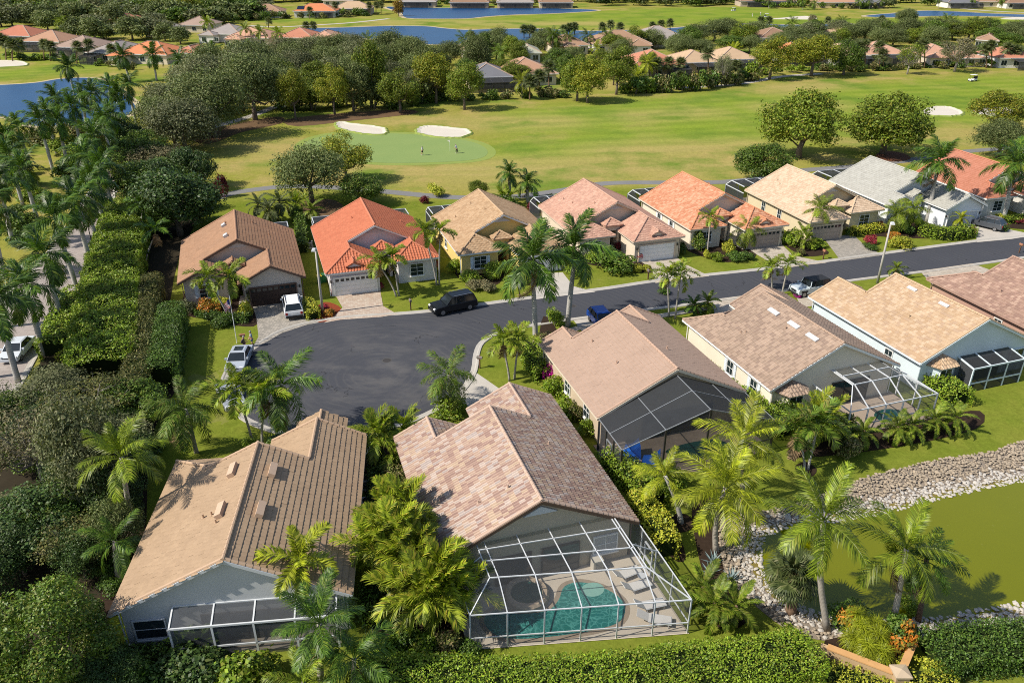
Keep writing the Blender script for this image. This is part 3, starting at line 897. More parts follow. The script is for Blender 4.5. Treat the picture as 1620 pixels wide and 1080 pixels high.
    if gablevent:
        for y in ((yb-.1,) if yr == 0 else (fs(0)-sg*.3+sg*.1,)):
            q = MB(); zz = zr-.55
            tri = [(W/2-1.15,zz-.58),(W/2+1.15,zz-.58),(W/2,zz)]
            q.add([L3(x,y-.05,z) for x,z in tri]+[L3(x,y+.05,z) for x,z in tri],[[0,1,2],[5,4,3],[0,3,4,1],[1,4,5,2],[2,5,3,0]])
            q.build('gable_vent', greywhite, root)
    # ---- front openings
    fa = 0 if front == 'near' else 180
    if gfront:
        gx, gp_, gw = ((W-ar,pr_,2*ar-1.9) if garage == 'R' else (al,pl_,2*al-1.9))
        gw = min(gw,4.9)
        garage_door(root, L3(gx,fs(gp_)+sg*.06,.02), fa, gw, 2.15, gdoor or white, trim, doorlights)
        bx, bp, ba = ((al,pl_,al) if garage == 'R' else (W-ar,pr_,ar))
        if wing_win: window(root, L3(bx,fs(bp)+sg*.06,.85), fa, 1.5, 1.45, white, shutters, 3, 2)
        if garage_dormer:
            gxx = W-ar if garage == 'R' else al; gpp = pr_ if garage == 'R' else pl_
            q = MB(); tri = [(gxx-.8,e+.35),(gxx+.8,e+.35),(gxx,e+.35+m*.8+.12)]; yq = f(gpp-.55)
            q.add([L3(x,yq-.08,z) for x,z in tri]+[L3(x,yq+.08,z) for x,z in tri],[[0,1,2],[5,4,3],[0,3,4,1],[1,4,5,2],[2,5,3,0]])
            q.build('dormer_front', wallm, root)
            q = MB(); q.lathe([(.22,0),(.22,.08),(.16,.085)],14)
            oq = q.build('round_vent', accent or trim, root); oq.location = L3(gxx,yq+sg*.06,e+.62); oq.rotation_euler = (R(90)*(-sg)*-1,0,0)
    if ent:
        x0,x1,ee,ep = ent
        q = MB()
        xa, xb = x0+.3, x1-.3
        yA, yB = fs(0), f(ep-.35)
        q.box(xa-ox,xa+.35-ox,min(yA,yB)-oy,max(yA,yB)-oy,0,ee-.05); q.box(xb-.35-ox,xb-ox,min(yA,yB)-oy,max(yA,yB)-oy,0,ee-.05)
        q.box(xa+.35-ox,xb-.35-ox,min(yA,yB)-oy,max(yA,yB)-oy,2.9,ee-.05)
        q.build('entry_porch', accent and wallm or wallm, root)
        dpt = fs(0)+sg*.04
        o = facing(MB().box(-.55,.55,-.05,.05,0,2.2).build('front_door', plain('dark_door',(.10,.06,.045),.5,.3), root), fa, L3((x0+x1)/2,dpt,.05))
        MB().box(-.3,.3,-.06,-.051,1.0,2.0).build('pane', glass, o)
        MB().box(.42,.47,-.09,-.051,.95,1.1).build('handle', chrome, o)
        facing(MB().box(-.55,.55,-.04,.05,2.3,2.75).build('transom', glass, root), fa, L3((x0+x1)/2,dpt,.05))
    for (sx, y, w_, h_, sh) in side_wins:
        window(root, L3(i_-.03 if sx == 'L' else W-i_+.03, y, 1.0), -90 if sx == 'L' else 90, w_, h_, white, sh)
    # ---- plumbing vents on the roof
    k = random.Random(sum(map(ord,label)))
    for _ in range(3):
        sx = k.choice((-1,1)); xx = W/2+sx*k.uniform(1,4.5); yy = k.uniform(2,M_-2)
        z_ = zr-m*abs(xx-W/2)
        q = MB().tube([(0,0,-.1),(0,0,.32)],.06,8); q.lathe([(.12,0),(.09,.06)],8,(0,0,.03))
        oq = q.build('vent_pipe', capm, roof); oq.location = L3(xx,yy,z_)
    # ---- downpipes and wall lamps
    for sx in (.42,W-.42):
        for yy in (yb,fs(pl_ if sx < 1 else pr_)):
            q = MB().tube([(0,0,.1),(0,0,wt-.05)],.05,6); q.bar((0,0,.1),(.0,-.25 if yy > 5 else .25,.05),.08)
            oq = q.build('downpipe', trim, root); oq.location = L3(sx+(-.06 if sx < 1 else .06),yy,0)
    if gfront:
        for s_ in (-1,1):
            oq = MB().box(-.08,.08,-.14,.0,0,.3).build('wall_lamp', MATS['bronze_aluminium'], root); facing(oq, fa, L3(gx+s_*(gw/2+.42),fs(gp_)+sg*.03,1.7))
    return root, L3, roof, mx

TM = dict(
 A=tilemat('tile_sand',[(0,(.365,.252,.158)),(1,(.405,.282,.178))],weather=.3,dirt=(.24,.16,.10)),
 B=tilemat('tile_blend',[(0,(.45,.325,.25)),(.25,(.39,.265,.21)),(.45,(.50,.405,.345)),(.6,(.335,.22,.18)),(.78,(.48,.36,.26)),(.9,(.43,.36,.325))],weather=.1),
 C=tilemat('tile_taupe',[(0,(.375,.262,.198)),(1,(.40,.28,.213))],weather=.15),
 D=tilemat('tile_brown_grey',[(0,(.33,.24,.18)),(.3,(.39,.285,.215)),(.6,(.30,.215,.165)),(.8,(.41,.30,.225))],weather=.3),
 E=tilemat('tile_yellow',[(0,(.49,.35,.225)),(.3,(.44,.30,.185)),(.55,(.53,.39,.265)),(.8,(.43,.30,.20))],weather=.22,dirt=(.25,.17,.09)),
 F=tilemat('tile_mottled_brown',[(0,(.36,.23,.175)),(.3,(.29,.18,.14)),(.6,(.43,.29,.22)),(.8,(.34,.22,.165))],weather=.3),
 H1=tilemat('tile_brown',[(0,(.36,.205,.12)),(1,(.41,.24,.145))],weather=.25),
 H2=tilemat('tile_red',[(0,(.46,.145,.075)),(1,(.53,.18,.095))],weather=.12,dirt=(.35,.10,.05)),
 H3=tilemat('tile_tan',[(0,(.43,.285,.165)),(.35,(.39,.25,.14)),(.7,(.47,.32,.19))],weather=.28,dirt=(.22,.14,.08)),
 H4=tilemat('tile_pink',[(0,(.50,.29,.21)),(.3,(.46,.26,.19)),(.65,(.55,.33,.24))],weather=.22),
 H5=tilemat('tile_orange',[(0,(.54,.265,.155)),(.25,(.47,.20,.11)),(.5,(.58,.32,.20)),(.75,(.51,.24,.14))],weather=.14,dirt=(.35,.15,.08)),
 H6=tilemat('tile_cream',[(0,(.55,.41,.285)),(.3,(.50,.365,.25)),(.65,(.60,.455,.325))],weather=.16,dirt=(.40,.28,.19)),
 H7=tilemat('tile_grey',[(0,(.37,.36,.32)),(1,(.44,.43,.385))],weather=.15,dirt=(.22,.21,.19)),
 H8=tilemat('tile_terracotta',[(0,(.41,.165,.10)),(1,(.47,.20,.13))],weather=.15,dirt=(.30,.11,.07)))
CM = dict(A=plain('cap_sand',(.46,.32,.215),.8,.2,.12,2),B=plain('cap_blend',(.48,.345,.265),.8,.2,.15,2),C=plain('cap_taupe',(.43,.29,.215),.8,.2,.12,2),
 D=plain('cap_brown_grey',(.37,.26,.19),.8,.2,.15,2),E=plain('cap_yellow',(.49,.35,.22),.8,.2,.15,2),F=plain('cap_mottled',(.38,.25,.19),.8,.2,.15,2),
 H1=plain('cap_brown',(.37,.21,.13),.8,.2,.15,2),H2=plain('cap_red',(.52,.19,.11),.8,.2,.1,2),H3=plain('cap_tan',(.45,.31,.19),.8,.2,.15,2),
 H4=plain('cap_pink',(.50,.30,.22),.8,.2,.12,2),H5=plain('cap_orange',(.58,.25,.13),.8,.2,.12,2),H6=plain('cap_cream',(.60,.44,.30),.8,.2,.12,2),
 H7=plain('cap_grey',(.42,.41,.37),.8,.2,.1,2),H8=plain('cap_terracotta',(.52,.20,.12),.8,.2,.1,2))
def stucco(n,c): return plain('stucco_'+n,c,.9,.2,.12,.45,fine=.02)
ST = dict(A=stucco('blue_grey',(.52,.53,.54)),B=stucco('beige',(.44,.38,.29)),C=stucco('tan',(.50,.40,.29)),D=stucco('cream',(.72,.65,.53)),E=stucco('white_blue',(.58,.66,.70)),
 F=stucco('rose',(.42,.26,.20)),H1=stucco('greige',(.58,.50,.44)),H2=stucco('pale_lilac',(.68,.64,.64)),H3=stucco('yellow',(.68,.52,.19)),H4=stucco('blush',(.66,.56,.44)),
 H5=stucco('ivory',(.70,.63,.51)),H6=stucco('pale_yellow',(.60,.51,.34)),H7=stucco('cool_white',(.72,.75,.78)),H8=stucco('off_white',(.62,.60,.56)))
blue_sh = plain('white_blue_shutter',(.62,.68,.74),.5,.3,.05,1)
HS = {}
HS['A'] = house('house','sandy ribbed tile house with grey walls, nearest at lower left',(-22.7,33.0),96.5,'far',(3.2,2.8,True),(5.2,3.5,False),TM['A'],CM['A'],ST['A'],'slat',greywhite,single=290,group='tile roofed houses on the street',gablevent=False,tile=(.34,.40),nib=True)
HS['B'] = house('house','multicoloured barrel tile house with large pool cage behind, lower middle',(-4.6,36.9),107.5,'far',(3.0,2.6,False),(5.3,3.6,False),TM['B'],CM['B'],ST['B'],'barrel',plain('brown_trim',(.12,.075,.05),.6,.3),single=290,tile=(.23,.42),group='tile roofed houses on the street')
HS['C'] = house('house','plain taupe tiled house with dark screened lanai beside the multicoloured roof',(6.8,53.5),108,'far',(2.4,2.4,False),(4.0,3.4,False),TM['C'],CM['C'],ST['C'],'slat',plain('cream_trim',(.62,.54,.42),.6,.3),single=290,tile=(.33,.34),group='tile roofed houses on the street',gablevent=False,side_wins=(('L',3.2,1.1,1.3,None),('L',7.5,1.1,1.3,None)))
HS['D'] = house('house','brown-grey tiled house with cream walls and open white pool cage',(21.8,57.9),109,'far',(3.1,2.7,True),(4.8,3.5,False),TM['D'],CM['D'],ST['D'],'barrel',white,single=290,tile=(.36,.38),group='tile roofed houses on the street',gablevent=False,side_wins=(('L',2.9,.9,1.3,blue_sh),('L',6.6,.9,1.3,blue_sh)))
HS['E'] = house('house','yellow-orange tiled house with pale blue rear gable',(36.6,62.6),109,'far',(4.2,3.4,False),(2.6,2.6,True),TM['E'],CM['E'],ST['E'],'wave',plain('bluewhite_trim',(.62,.70,.74),.5,.3),single=290,garage='L',tile=(.34,.36),group='tile roofed houses on the street',gablevent=False,side_wins=(('L',4.2,.9,1.2,None),))
HS['F'] = house('house','mottled brown tiled house with rose walls at the right edge',(51.0,67.6),107.5,'far',(4.0,3.2,True),(2.6,2.6,True),TM['F'],CM['F'],ST['F'],'wave',plain('rose_trim',(.36,.23,.18),.6,.3),garage='L',tile=(.34,.36),group='tile roofed houses on the street',side_wins=(('L',6.0,.9,1.2,None),))
browng = plain('brown_garage_paint',(.055,.032,.024),.6,.3,.1,1)
HS['H1'] = house('house','brown tiled house with dark brown garage door beside the hedges',(-37.7,83.75),108.5,'near',(3.0,2.8,False),(5.4,3.6,False),TM['H1'],CM['H1'],ST['H1'],'barrel',plain('dark_trim',(.13,.08,.06),.6,.3),gdoor=browng,dormer_hip=False,tile=(.34,.38),group='tile roofed houses on the street',shutters=blue_sh)
HS['H2'] = house('house','bright red tiled house with white garage door',(-22.8,89.0),108,'near',(5.6,3.3,True),(4.2,2.7,True),TM['H2'],CM['H2'],ST['H2'],'barrel',white,garage='L',garage_dormer=True,tile=(.34,.38),group='tile roofed houses on the street')
HS['H3'] = house('house','tan tiled house with yellow walls and blue-white shutters',(-7.45,93.1),108,'near',(3.4,2.8,True),(5.2,3.4,True),TM['H3'],CM['H3'],ST['H3'],'wave',plain('pale_trim',(.62,.64,.66),.6,.3),tile=(.34,.36),group='tile roofed houses on the street',shutters=blue_sh,side_wins=(('L',5.0,.9,1.2,None),))
HS['H4'] = house('house','pink-brown tiled house with white garage door behind the tall royal palms',(7.3,98.3),108,'near',(3.2,2.6,True),(6.2,3.6,True),TM['H4'],CM['H4'],ST['H4'],'wave',plain('blush_trim',(.58,.48,.38),.6,.3),garage_dormer=True,doorlights=False,accent=plain('brick_accent',(.30,.11,.07),.8,.2),tile=(.34,.36),group='tile roofed houses on the street')
HS['H5'] = house('house','mottled orange tiled house with ivory walls',(22.2,102.1),108.5,'near',(3.3,2.7,True),(5.5,3.4,True),TM['H5'],CM['H5'],ST['H5'],'wave',plain('ivory_trim',(.62,.56,.46),.6,.3),gdoor=plain('taupe_garage',(.36,.30,.25),.6,.3),garage_dormer=True,tile=(.34,.36),group='tile roofed houses on the street',side_wins=(('L',2.5,.8,1.3,white),('L',6.0,.8,1.3,white)))
HS['H6'] = house('house','pale cream tiled house with beige garage door on the golf side',(38.5,106.3),107,'near',(4.5,3.2,True),(2.6,2.8,True),TM['H6'],CM['H6'],ST['H6'],'wave',plain('wheat_trim',(.58,.50,.36),.6,.3),garage='L',gdoor=plain('beige_garage',(.40,.33,.26),.6,.3),tile=(.34,.36),group='tile roofed houses on the street',side_wins=(('L',3.0,.8,1.4,None),('L',7.0,.8,1.4,None)))
HS['H7'] = house('house','grey tiled house with white walls and gabled garage',(52.9,111.6),106,'near',(2.2,2.4,False),(6.0,3.5,False),TM['H7'],CM['H7'],ST['H7'],'slat',white,gdoor=plain('pale_garage',(.50,.54,.58),.6,.3),doorlights=False,dormer_hip=False,tile=(.34,.36),group='tile roofed houses on the street')
HS['H8'] = house('house','terracotta tiled house at the right edge beside the grey roof',(68.2,116.2),105,'near',(3.5,2.8,True),(5.0,3.4,True),TM['H8'],CM['H8'],ST['H8'],'wave',white,tile=(.34,.36),group='tile roofed houses on the street')
# ------------------------------------------------------------------ vegetation: shapes
def leaf_quads(P, N, size, g, aspect=.5, fold=.0):
    """one diamond leaf per point, laid square to N"""
    n = len(P)
    a = g.normal(size=(n,3)); T = np.cross(N,a); T /= np.linalg.norm(T,axis=1,keepdims=True)+1e-9
    B = np.cross(N,T)
    s = size*g.uniform(.45,1.6,(n,1))
    V = np.stack([P-T*s*.5, P+B*s*aspect*.5, P+T*s*.5, P-B*s*aspect*.5],1).reshape(-1,3)
    F = np.arange(4*n).reshape(n,4)
    return V, F

def sph(n, g):
    d = g.normal(size=(n,3)); return d/np.linalg.norm(d,axis=1,keepdims=True)

def crown_cloud(g, rx, z0, z1, lobes, n, leaf, aspect=.55, lr=(.26,.42), hollow=.55, ragged=.12, droop=0., top=.55):
    """leaves on a cluster of uneven clumps filling a domed volume"""
    zc, rz = z0+(z1-z0)*.42, (z1-z0)*.56
    C = []
    while len(C) < lobes:
        d = sph(1,g)[0]
        if d[2] < -.7: continue
        r = g.uniform(hollow,1.)**.6
        c = np.array([d[0]*rx*r*.74, d[1]*rx*r*.74, zc+d[2]*rz*r*.72])
        C.append((c, rx*g.uniform(*lr)))
    w_ = np.array([c[1]**2 for c in C]); w_ /= w_.sum()
    cnt = g.multinomial(n,w_)
    Ps, Ns = [], []
    for (c,r), k in zip(C,cnt):
        k2 = int(k*1.5); d = sph(k2,g)
        keep = (d[:,2] > -.25) | (g.random(k2) < .35)
        d = d[keep][:k]
        # sub-clumps: push the shell in and out
        b = sph(14,g); lump = (d@b.T).max(1)
        rr = r*(.66+.50*np.clip((lump-.70)/.28,0,1)+g.normal(0,ragged,len(d)))
        inner = g.random(len(d)) < .15
        rr = np.where(inner, rr*g.uniform(.45,.9,len(d)), rr)
        rr = np.where(g.random(len(d)) < .07, rr*g.uniform(1.05,1.35,len(d)), rr)
        sc = np.array([1,1,.82])
        p = c+d*rr[:,None]*sc
        if droop: p[:,2] -= droop*g.random(len(d))**3*r
        Ps.append(p)
        nn = d*.75+g.normal(0,.55,d.shape)+np.array([0,0,.35]); Ns.append(nn/np.linalg.norm(nn,axis=1,keepdims=True))
    P = np.concatenate(Ps); N = np.concatenate(Ns)
    V, F = leaf_quads(P,N,leaf,g,aspect)
    return V, F, [c[0] for c in C]

def trunk_mesh(g, H, r, centres, zsplit, limbs=7, mat=None, n=7, twigs=0):
    m = MB()
    top = np.array([g.normal(0,.1*r*4),g.normal(0,.1*r*4),zsplit])
    m.tube([(0,0,-.15),(g.normal(0,.05),g.normal(0,.05),zsplit*.5),tuple(top)],[r*1.25,r*.95,r*.8],n)
    idx_ = g.choice(len(centres),min(limbs,len(centres)),replace=False)
    for i in idx_:
        c = centres[i]
        mid = top*.5+c*.5+np.array([0,0,-.08*H])+g.normal(0,.05*H,3)*.5
        m.tube([tuple(top-np.array([0,0,.1])),tuple(mid),tuple(c)],[r*.6,r*.36,r*.12],5,cap=False)
        for _ in range(twigs):
            e_ = c+sph(1,g)[0]*np.array([1,1,.7])*H*.17
            m.tube([tuple(mid*.4+c*.6),tuple(e_)],[r*.14,r*.03],3,cap=False)
    return m.mesh('trunk', mat, True)

bark = plain('grey_bark',(.16,.13,.105),.95,.1,.3,3,bump=.5)
barkpale = plain('pale_bark',(.34,.30,.26),.95,.1,.3,3,bump=.4)
def ringbark(name, c, ring, k):
    t = NT(name).set(.9,.15)
    wv = t.new('ShaderNodeTexWave'); wv.wave_type = 'BANDS'; wv.bands_direction = 'Z'; wv.inputs['Scale'].default_value = k; wv.inputs['Distortion'].default_value = 1.2; t.link(t.pos(),wv.inputs[0])
    col = t.mix(t.math('POWER',wv.outputs[1],5.0), c, ring)
    col = t.mix(1.0, col, t.mix(t.noise(1.3,4),(.72,)*3,(1.18,)*3),'MULTIPLY')
    t.color(col); MATS[name] = t.mat; return t.mat
palmbark = ringbark('palm_trunk_grey',(.40,.37,.33),(.22,.19,.16),2.2)
cocobark = ringbark('coconut_trunk',(.40,.36,.31),(.20,.17,.14),3.0)
royalbark = ringbark('royal_palm_trunk',(.45,.43,.40),(.34,.32,.29),1.3)
brownbark = plain('fibrous_brown_trunk',(.20,.13,.085),.95,.1,.35,6,bump=.7)
LM = dict(
 oak=leafmat('leaf_oak',(.088,.118,.034),(.170,.205,.070),(.20,.205,.08),hue=.4,rough=.6,spec=.2),
 oak2=leafmat('leaf_oak_grey',(.105,.124,.052),(.195,.21,.10),(.22,.21,.11),hue=.5,rough=.6,spec=.2),
 mah=leafmat('leaf_mahogany',(.085,.13,.010),(.18,.24,.022),(.24,.23,.03),hue=.5,rough=.55,spec=.25),
 mahy=leafmat('leaf_mahogany_yellow',(.12,.16,.011),(.24,.27,.024),(.34,.28,.03),hue=.6,rough=.55,spec=.25),
 fic=leafmat('leaf_ficus',(.055,.105,.010),(.125,.195,.022),(.14,.15,.03),hue=.3,spec=.3),
 near=leafmat('leaf_glossy',(.052,.105,.008),(.125,.195,.018),(.20,.20,.04),hue=.5,spec=.4),
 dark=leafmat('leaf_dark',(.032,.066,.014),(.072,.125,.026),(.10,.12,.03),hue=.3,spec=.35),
 tan=leafmat('leaf_dry',(.13,.13,.065),(.22,.205,.11),(.27,.21,.11),hue=.5,rough=.7,spec=.15),
 cyp=leafmat('leaf_rusty',(.20,.12,.02),(.30,.19,.03),None,rough=.6,spec=.2),
 hedge=leafmat('leaf_hedge',(.115,.20,.010),(.235,.33,.024),(.26,.27,.035),hue=.5,spec=.35),
 hedgey=leafmat('leaf_hedge_gold',(.23,.28,.020),(.40,.42,.04),(.50,.44,.05),hue=.8,spec=.3),
 hedgeo=leafmat('leaf_hedge_olive',(.075,.10,.02),(.15,.17,.035),(.32,.25,.12),hue=.9,spec=.3),
 hedged=leafmat('leaf_hedge_deep',(.045,.10,.010),(.10,.175,.020),(.13,.17,.03),hue=.3,spec=.4),
 brown=leafmat('leaf_brown_green',(.075,.09,.025),(.16,.17,.05),(.24,.20,.07),hue=.6,spec=.2),
 red=leafmat('leaf_red',(.20,.012,.03),(.42,.03,.075),(.30,.12,.05),hue=.5,spec=.3),
 maroon=leafmat('leaf_maroon',(.10,.012,.02),(.20,.025,.035),None,spec=.3),
 pink=leafmat('leaf_bougainvillea',(.42,.012,.26),(.66,.03,.42),(.10,.14,.02),hue=.4,spec=.2),
 orange=leafmat('leaf_croton',(.12,.13,.02),(.30,.22,.03),(.55,.17,.02),hue=1.2,spec=.3),
 royal=leafmat('leaf_royal_palm',(.045,.105,.010),(.105,.185,.020),(.20,.25,.03),hue=.2,trans=.25,spec=.38,rough=.42,ob=.35),
 coco=leafmat('leaf_coconut',(.21,.26,.011),(.40,.43,.028),(.40,.36,.06),hue=.25,trans=.32,spec=.38,rough=.42,ob=.32),
 coco2=leafmat('leaf_coconut_deep',(.12,.18,.010),(.25,.315,.024),(.30,.30,.05),hue=.25,trans=.3,spec=.38,rough=.42,ob=.32),
 queen=leafmat('leaf_queen_palm',(.075,.14,.012),(.155,.235,.026),(.22,.21,.05),hue=.4,trans=.3,spec=.35,ob=.3),
 fox=leafmat('leaf_foxtail',(.13,.205,.010),(.26,.33,.025),(.27,.26,.04),hue=.5,trans=.3,spec=.4,ob=.3),
 areca=leafmat('leaf_areca',(.17,.235,.010),(.35,.40,.028),(.45,.36,.05),hue=.3,trans=.3,spec=.4,ob=.3),
 pyg=leafmat('leaf_pygmy_date',(.10,.165,.010),(.20,.26,.024),(.28,.28,.05),hue=.4,trans=.3,spec=.35,ob=.3),
 sabal=leafmat('leaf_sabal',(.06,.085,.025),(.125,.15,.05),(.20,.20,.09),hue=.5,trans=.25,spec=.3),
 dead=leafmat('leaf_dead_frond',(.20,.13,.07),(.34,.24,.14),None,trans=.15,spec=.1,rough=.8),
 agave=leafmat('leaf_agave',(.17,.24,.25),(.27,.34,.34),None,trans=.05,spec=.3),
 shaft=plain('crownshaft_green',(.11,.17,.03),.5,.35,.2,2))

PROTO = {}
def tree_proto(kind, seed):
    key = (kind,seed)
    if key in PROTO: return PROTO[key]
    g = np.random.default_rng(100+seed*31+sum(map(ord,kind)))
    if kind == 'oak':
        V,F,C = crown_cloud(g,5,1.3,9,52,17000,.25,.5,(.22,.36),.45,.15,.15); tm = trunk_mesh(g,9,.32,C,2.6,9,bark)
    elif kind == 'mah':
        V,F,C = crown_cloud(g,5,2.0,11,40,16000,.27,.55,(.20,.34),.55,.12); tm = trunk_mesh(g,11,.30,C,3.2,8,bark)
    elif kind == 'fic':
        V,F,C = crown_cloud(g,5,1.2,9,46,18000,.26,.6,(.19,.32),.55,.11); tm = trunk_mesh(g,9,.34,C,2.4,9,bark)
    elif kind == 'sparse':
        V,F,C = crown_cloud(g,5,3,10,38,5200,.27,.5,(.16,.27),.35,.22,.25); tm = trunk_mesh(g,10,.26,C,3.0,30,barkpale,6,4)
    elif kind == 'near':
        V,F,C = crown_cloud(g,5,1.0,8.5,64,34000,.19,.5,(.14,.25),.6,.16); tm = trunk_mesh(g,8.5,.3,C,2.2,12,bark)
    elif kind == 'bush':
        V,F,C = crown_cloud(g,1,.05,1.5,14,2600,.14,.6,(.34,.5),.4,.08); tm = trunk_mesh(g,1.3,.06,C,.3,6,bark,5)
    elif kind == 'bushs':
        V,F,C = crown_cloud(g,1,.02,1.3,10,900,.20,.6,(.36,.5),.4,.08); tm = trunk_mesh(g,1.3,.06,C,.3,4,bark,5)
    elif kind == 'farx':
        V,F,C = crown_cloud(g,5,.6,9,22,1100,1.0,.6,(.26,.42),.5,.12); tm = trunk_mesh(g,9,.3,C,2.6,3,bark,4)
    elif kind == 'fars':
        V,F,C = crown_cloud(g,5,.9,9,30,4200,.52,.6,(.26,.4),.5,.12); tm = trunk_mesh(g,9,.3,C,2.6,6,bark,5)
    PROTO[key] = (npmesh('crown',V,F,[LM['oak']]), tm)
    return PROTO[key]
DIM = dict(oak=(10,9.4),mah=(10,11.2),fic=(10,9.3),sparse=(10,10.4),near=(10,8.9),bush=(2.1,1.5),bushs=(2.1,1.35),fars=(10,9.4),farx=(10,9.4))

def project(x,y,z=0):
    dz = z-CAM_H; zc = y*CS-dz*SN
    return 810+FPX*x/zc, 540-FPX*(y*SN+dz*CS)/zc

def tree(bx, by, wpx, hpx, kind, mat, label=None, name='tree', cat='tree', group=None, seed=None, wm=None, hm=None, barkmat=None, xy=None, z=0.):
    """base at pixel survey point; crown width and height as surveyed"""
    x, y = xy or G(bx,by)
    s = math.hypot(x,y,CAM_H)/FPX
    dep = y*CS+CAM_H*SN
    s = dep/FPX
    elev = math.atan2(CAM_H,math.hypot(x,y))
    W_ = wm or wpx*s
    H_ = hm or max(.5,(hpx*s-W_*.35*math.sin(elev))/math.cos(elev))
    seed = rnd.randrange(3) if seed is None else seed
    cm, tm = tree_proto(kind,seed)
    dw, dh = DIM[kind]
    o = empty(name,(x,y,z),rnd.uniform(0,6.28),label,cat,group,scale=(W_/dw*rnd.uniform(.95,1.05),W_/dw*rnd.uniform(.95,1.05),H_/dh))
    c = put('crown' if kind not in ('bush','bushs') else 'foliage', cm, o, LM[mat])
    put('trunk' if kind not in ('bush','bushs') else 'stem', tm, o, barkmat)
    return o

# ---------- palms
def frond_mesh(key, L, ll, n, bend, up=.2, droop=.35, plum=.0, wid=.045, sweep=.55, mat=None, stalk=.12, g=None):
    g = g or np.random.default_rng(sum(map(ord,key)))
    ns = 12; pts = [np.zeros(3)]; ang = []
    a = 0.0
    for i in range(ns):
        s = (i+.5)/ns; a = -bend*s**1.25
        pts.append(pts[-1]+np.array([math.cos(a),0,math.sin(a)])*L/ns)
    pts = np.array(pts)
    m = MB()
    m.tube([tuple(p) for p in pts[::2]],[.035*L/3*(1-.85*i/6)+.006 for i in range(len(pts[::2]))],4,cap=False)
    V, F = list(m.v), list(m.f)
    for side in (-1,1):
        for k in range(n):
            s = stalk+(1-stalk)*(k+g.uniform(.1,.9))/n
            q = s*ns; i = min(int(q),ns-1); p = pts[i]+(pts[i+1]-pts[i])*(q-i)
            t_ = pts[i+1]-pts[i]; t_ = t_/np.linalg.norm(t_)
            nrm = np.array([-t_[2],0,t_[0]])
            l = ll*(math.sin(math.pi*min(1,(s-stalk)/(1-stalk)*.80+.16))**.7)*g.uniform(.85,1.1)
            el = up+g.normal(0,plum)
            sw = sweep*(.55+.75*s)
            d = np.array([0,side,0])*math.cos(sw)+t_*math.sin(sw)
            d = d*math.cos(el)+nrm*math.sin(el)
            d /= np.linalg.norm(d)
            w_ = wid*g.uniform(.8,1.15)
            wv = np.cross(d,nrm); wv = wv/np.linalg.norm(wv)*w_
            mid = p+d*l*.5
            tip = p+d*l+np.array([0,0,-1])*l*droop*g.uniform(.6,1.3)
            mid = mid+np.array([0,0,-1])*l*droop*.18
            b = len(V)
            V += [tuple(p-wv*.5),tuple(p+wv*.5),tuple(mid+wv),tuple(mid-wv),tuple(tip)]
            F += [[b,b+1,b+2,b+3],[b+3,b+2,b+4]]
    me = bpy.data.meshes.new('frond'); me.from_pydata(V,[],F); me.materials.append(mat); me.update()
    return me

def fan_mesh(key, pet, rad, mat, nb=26):
    g = np.random.default_rng(sum(map(ord,key)))
    m = MB(); m.tube([(0,0,0),(pet*.5,0,.04),(pet,0,-.03)],[.03,.022,.015],4,cap=False)
    V, F = list(m.v), list(m.f)
    for k in range(nb):
        a = R(-155+310*k/(nb-1)); 
        r = rad*(.75+.25*math.cos(a*.5))*g.uniform(.9,1.1)
        d = np.array([math.cos(a),math.sin(a),.06*math.cos(a*3)]); w_ = np.array([-d[1],d[0],0])*rad*.055
        p = np.array([pet,0,-.03]); mid = p+d*r*.55; tip = p+d*r+np.array([0,0,-r*.35*g.uniform(.6,1.4)])
        b = len(V); V += [tuple(p-w_*.3),tuple(p+w_*.3),tuple(mid+w_),tuple(mid-w_),tuple(tip)]; F += [[b,b+1,b+2,b+3],[b+3,b+2,b+4]]
    me = bpy.data.meshes.new('frond'); me.from_pydata(V,[],F); me.materials.append(mat); me.update()
    return me

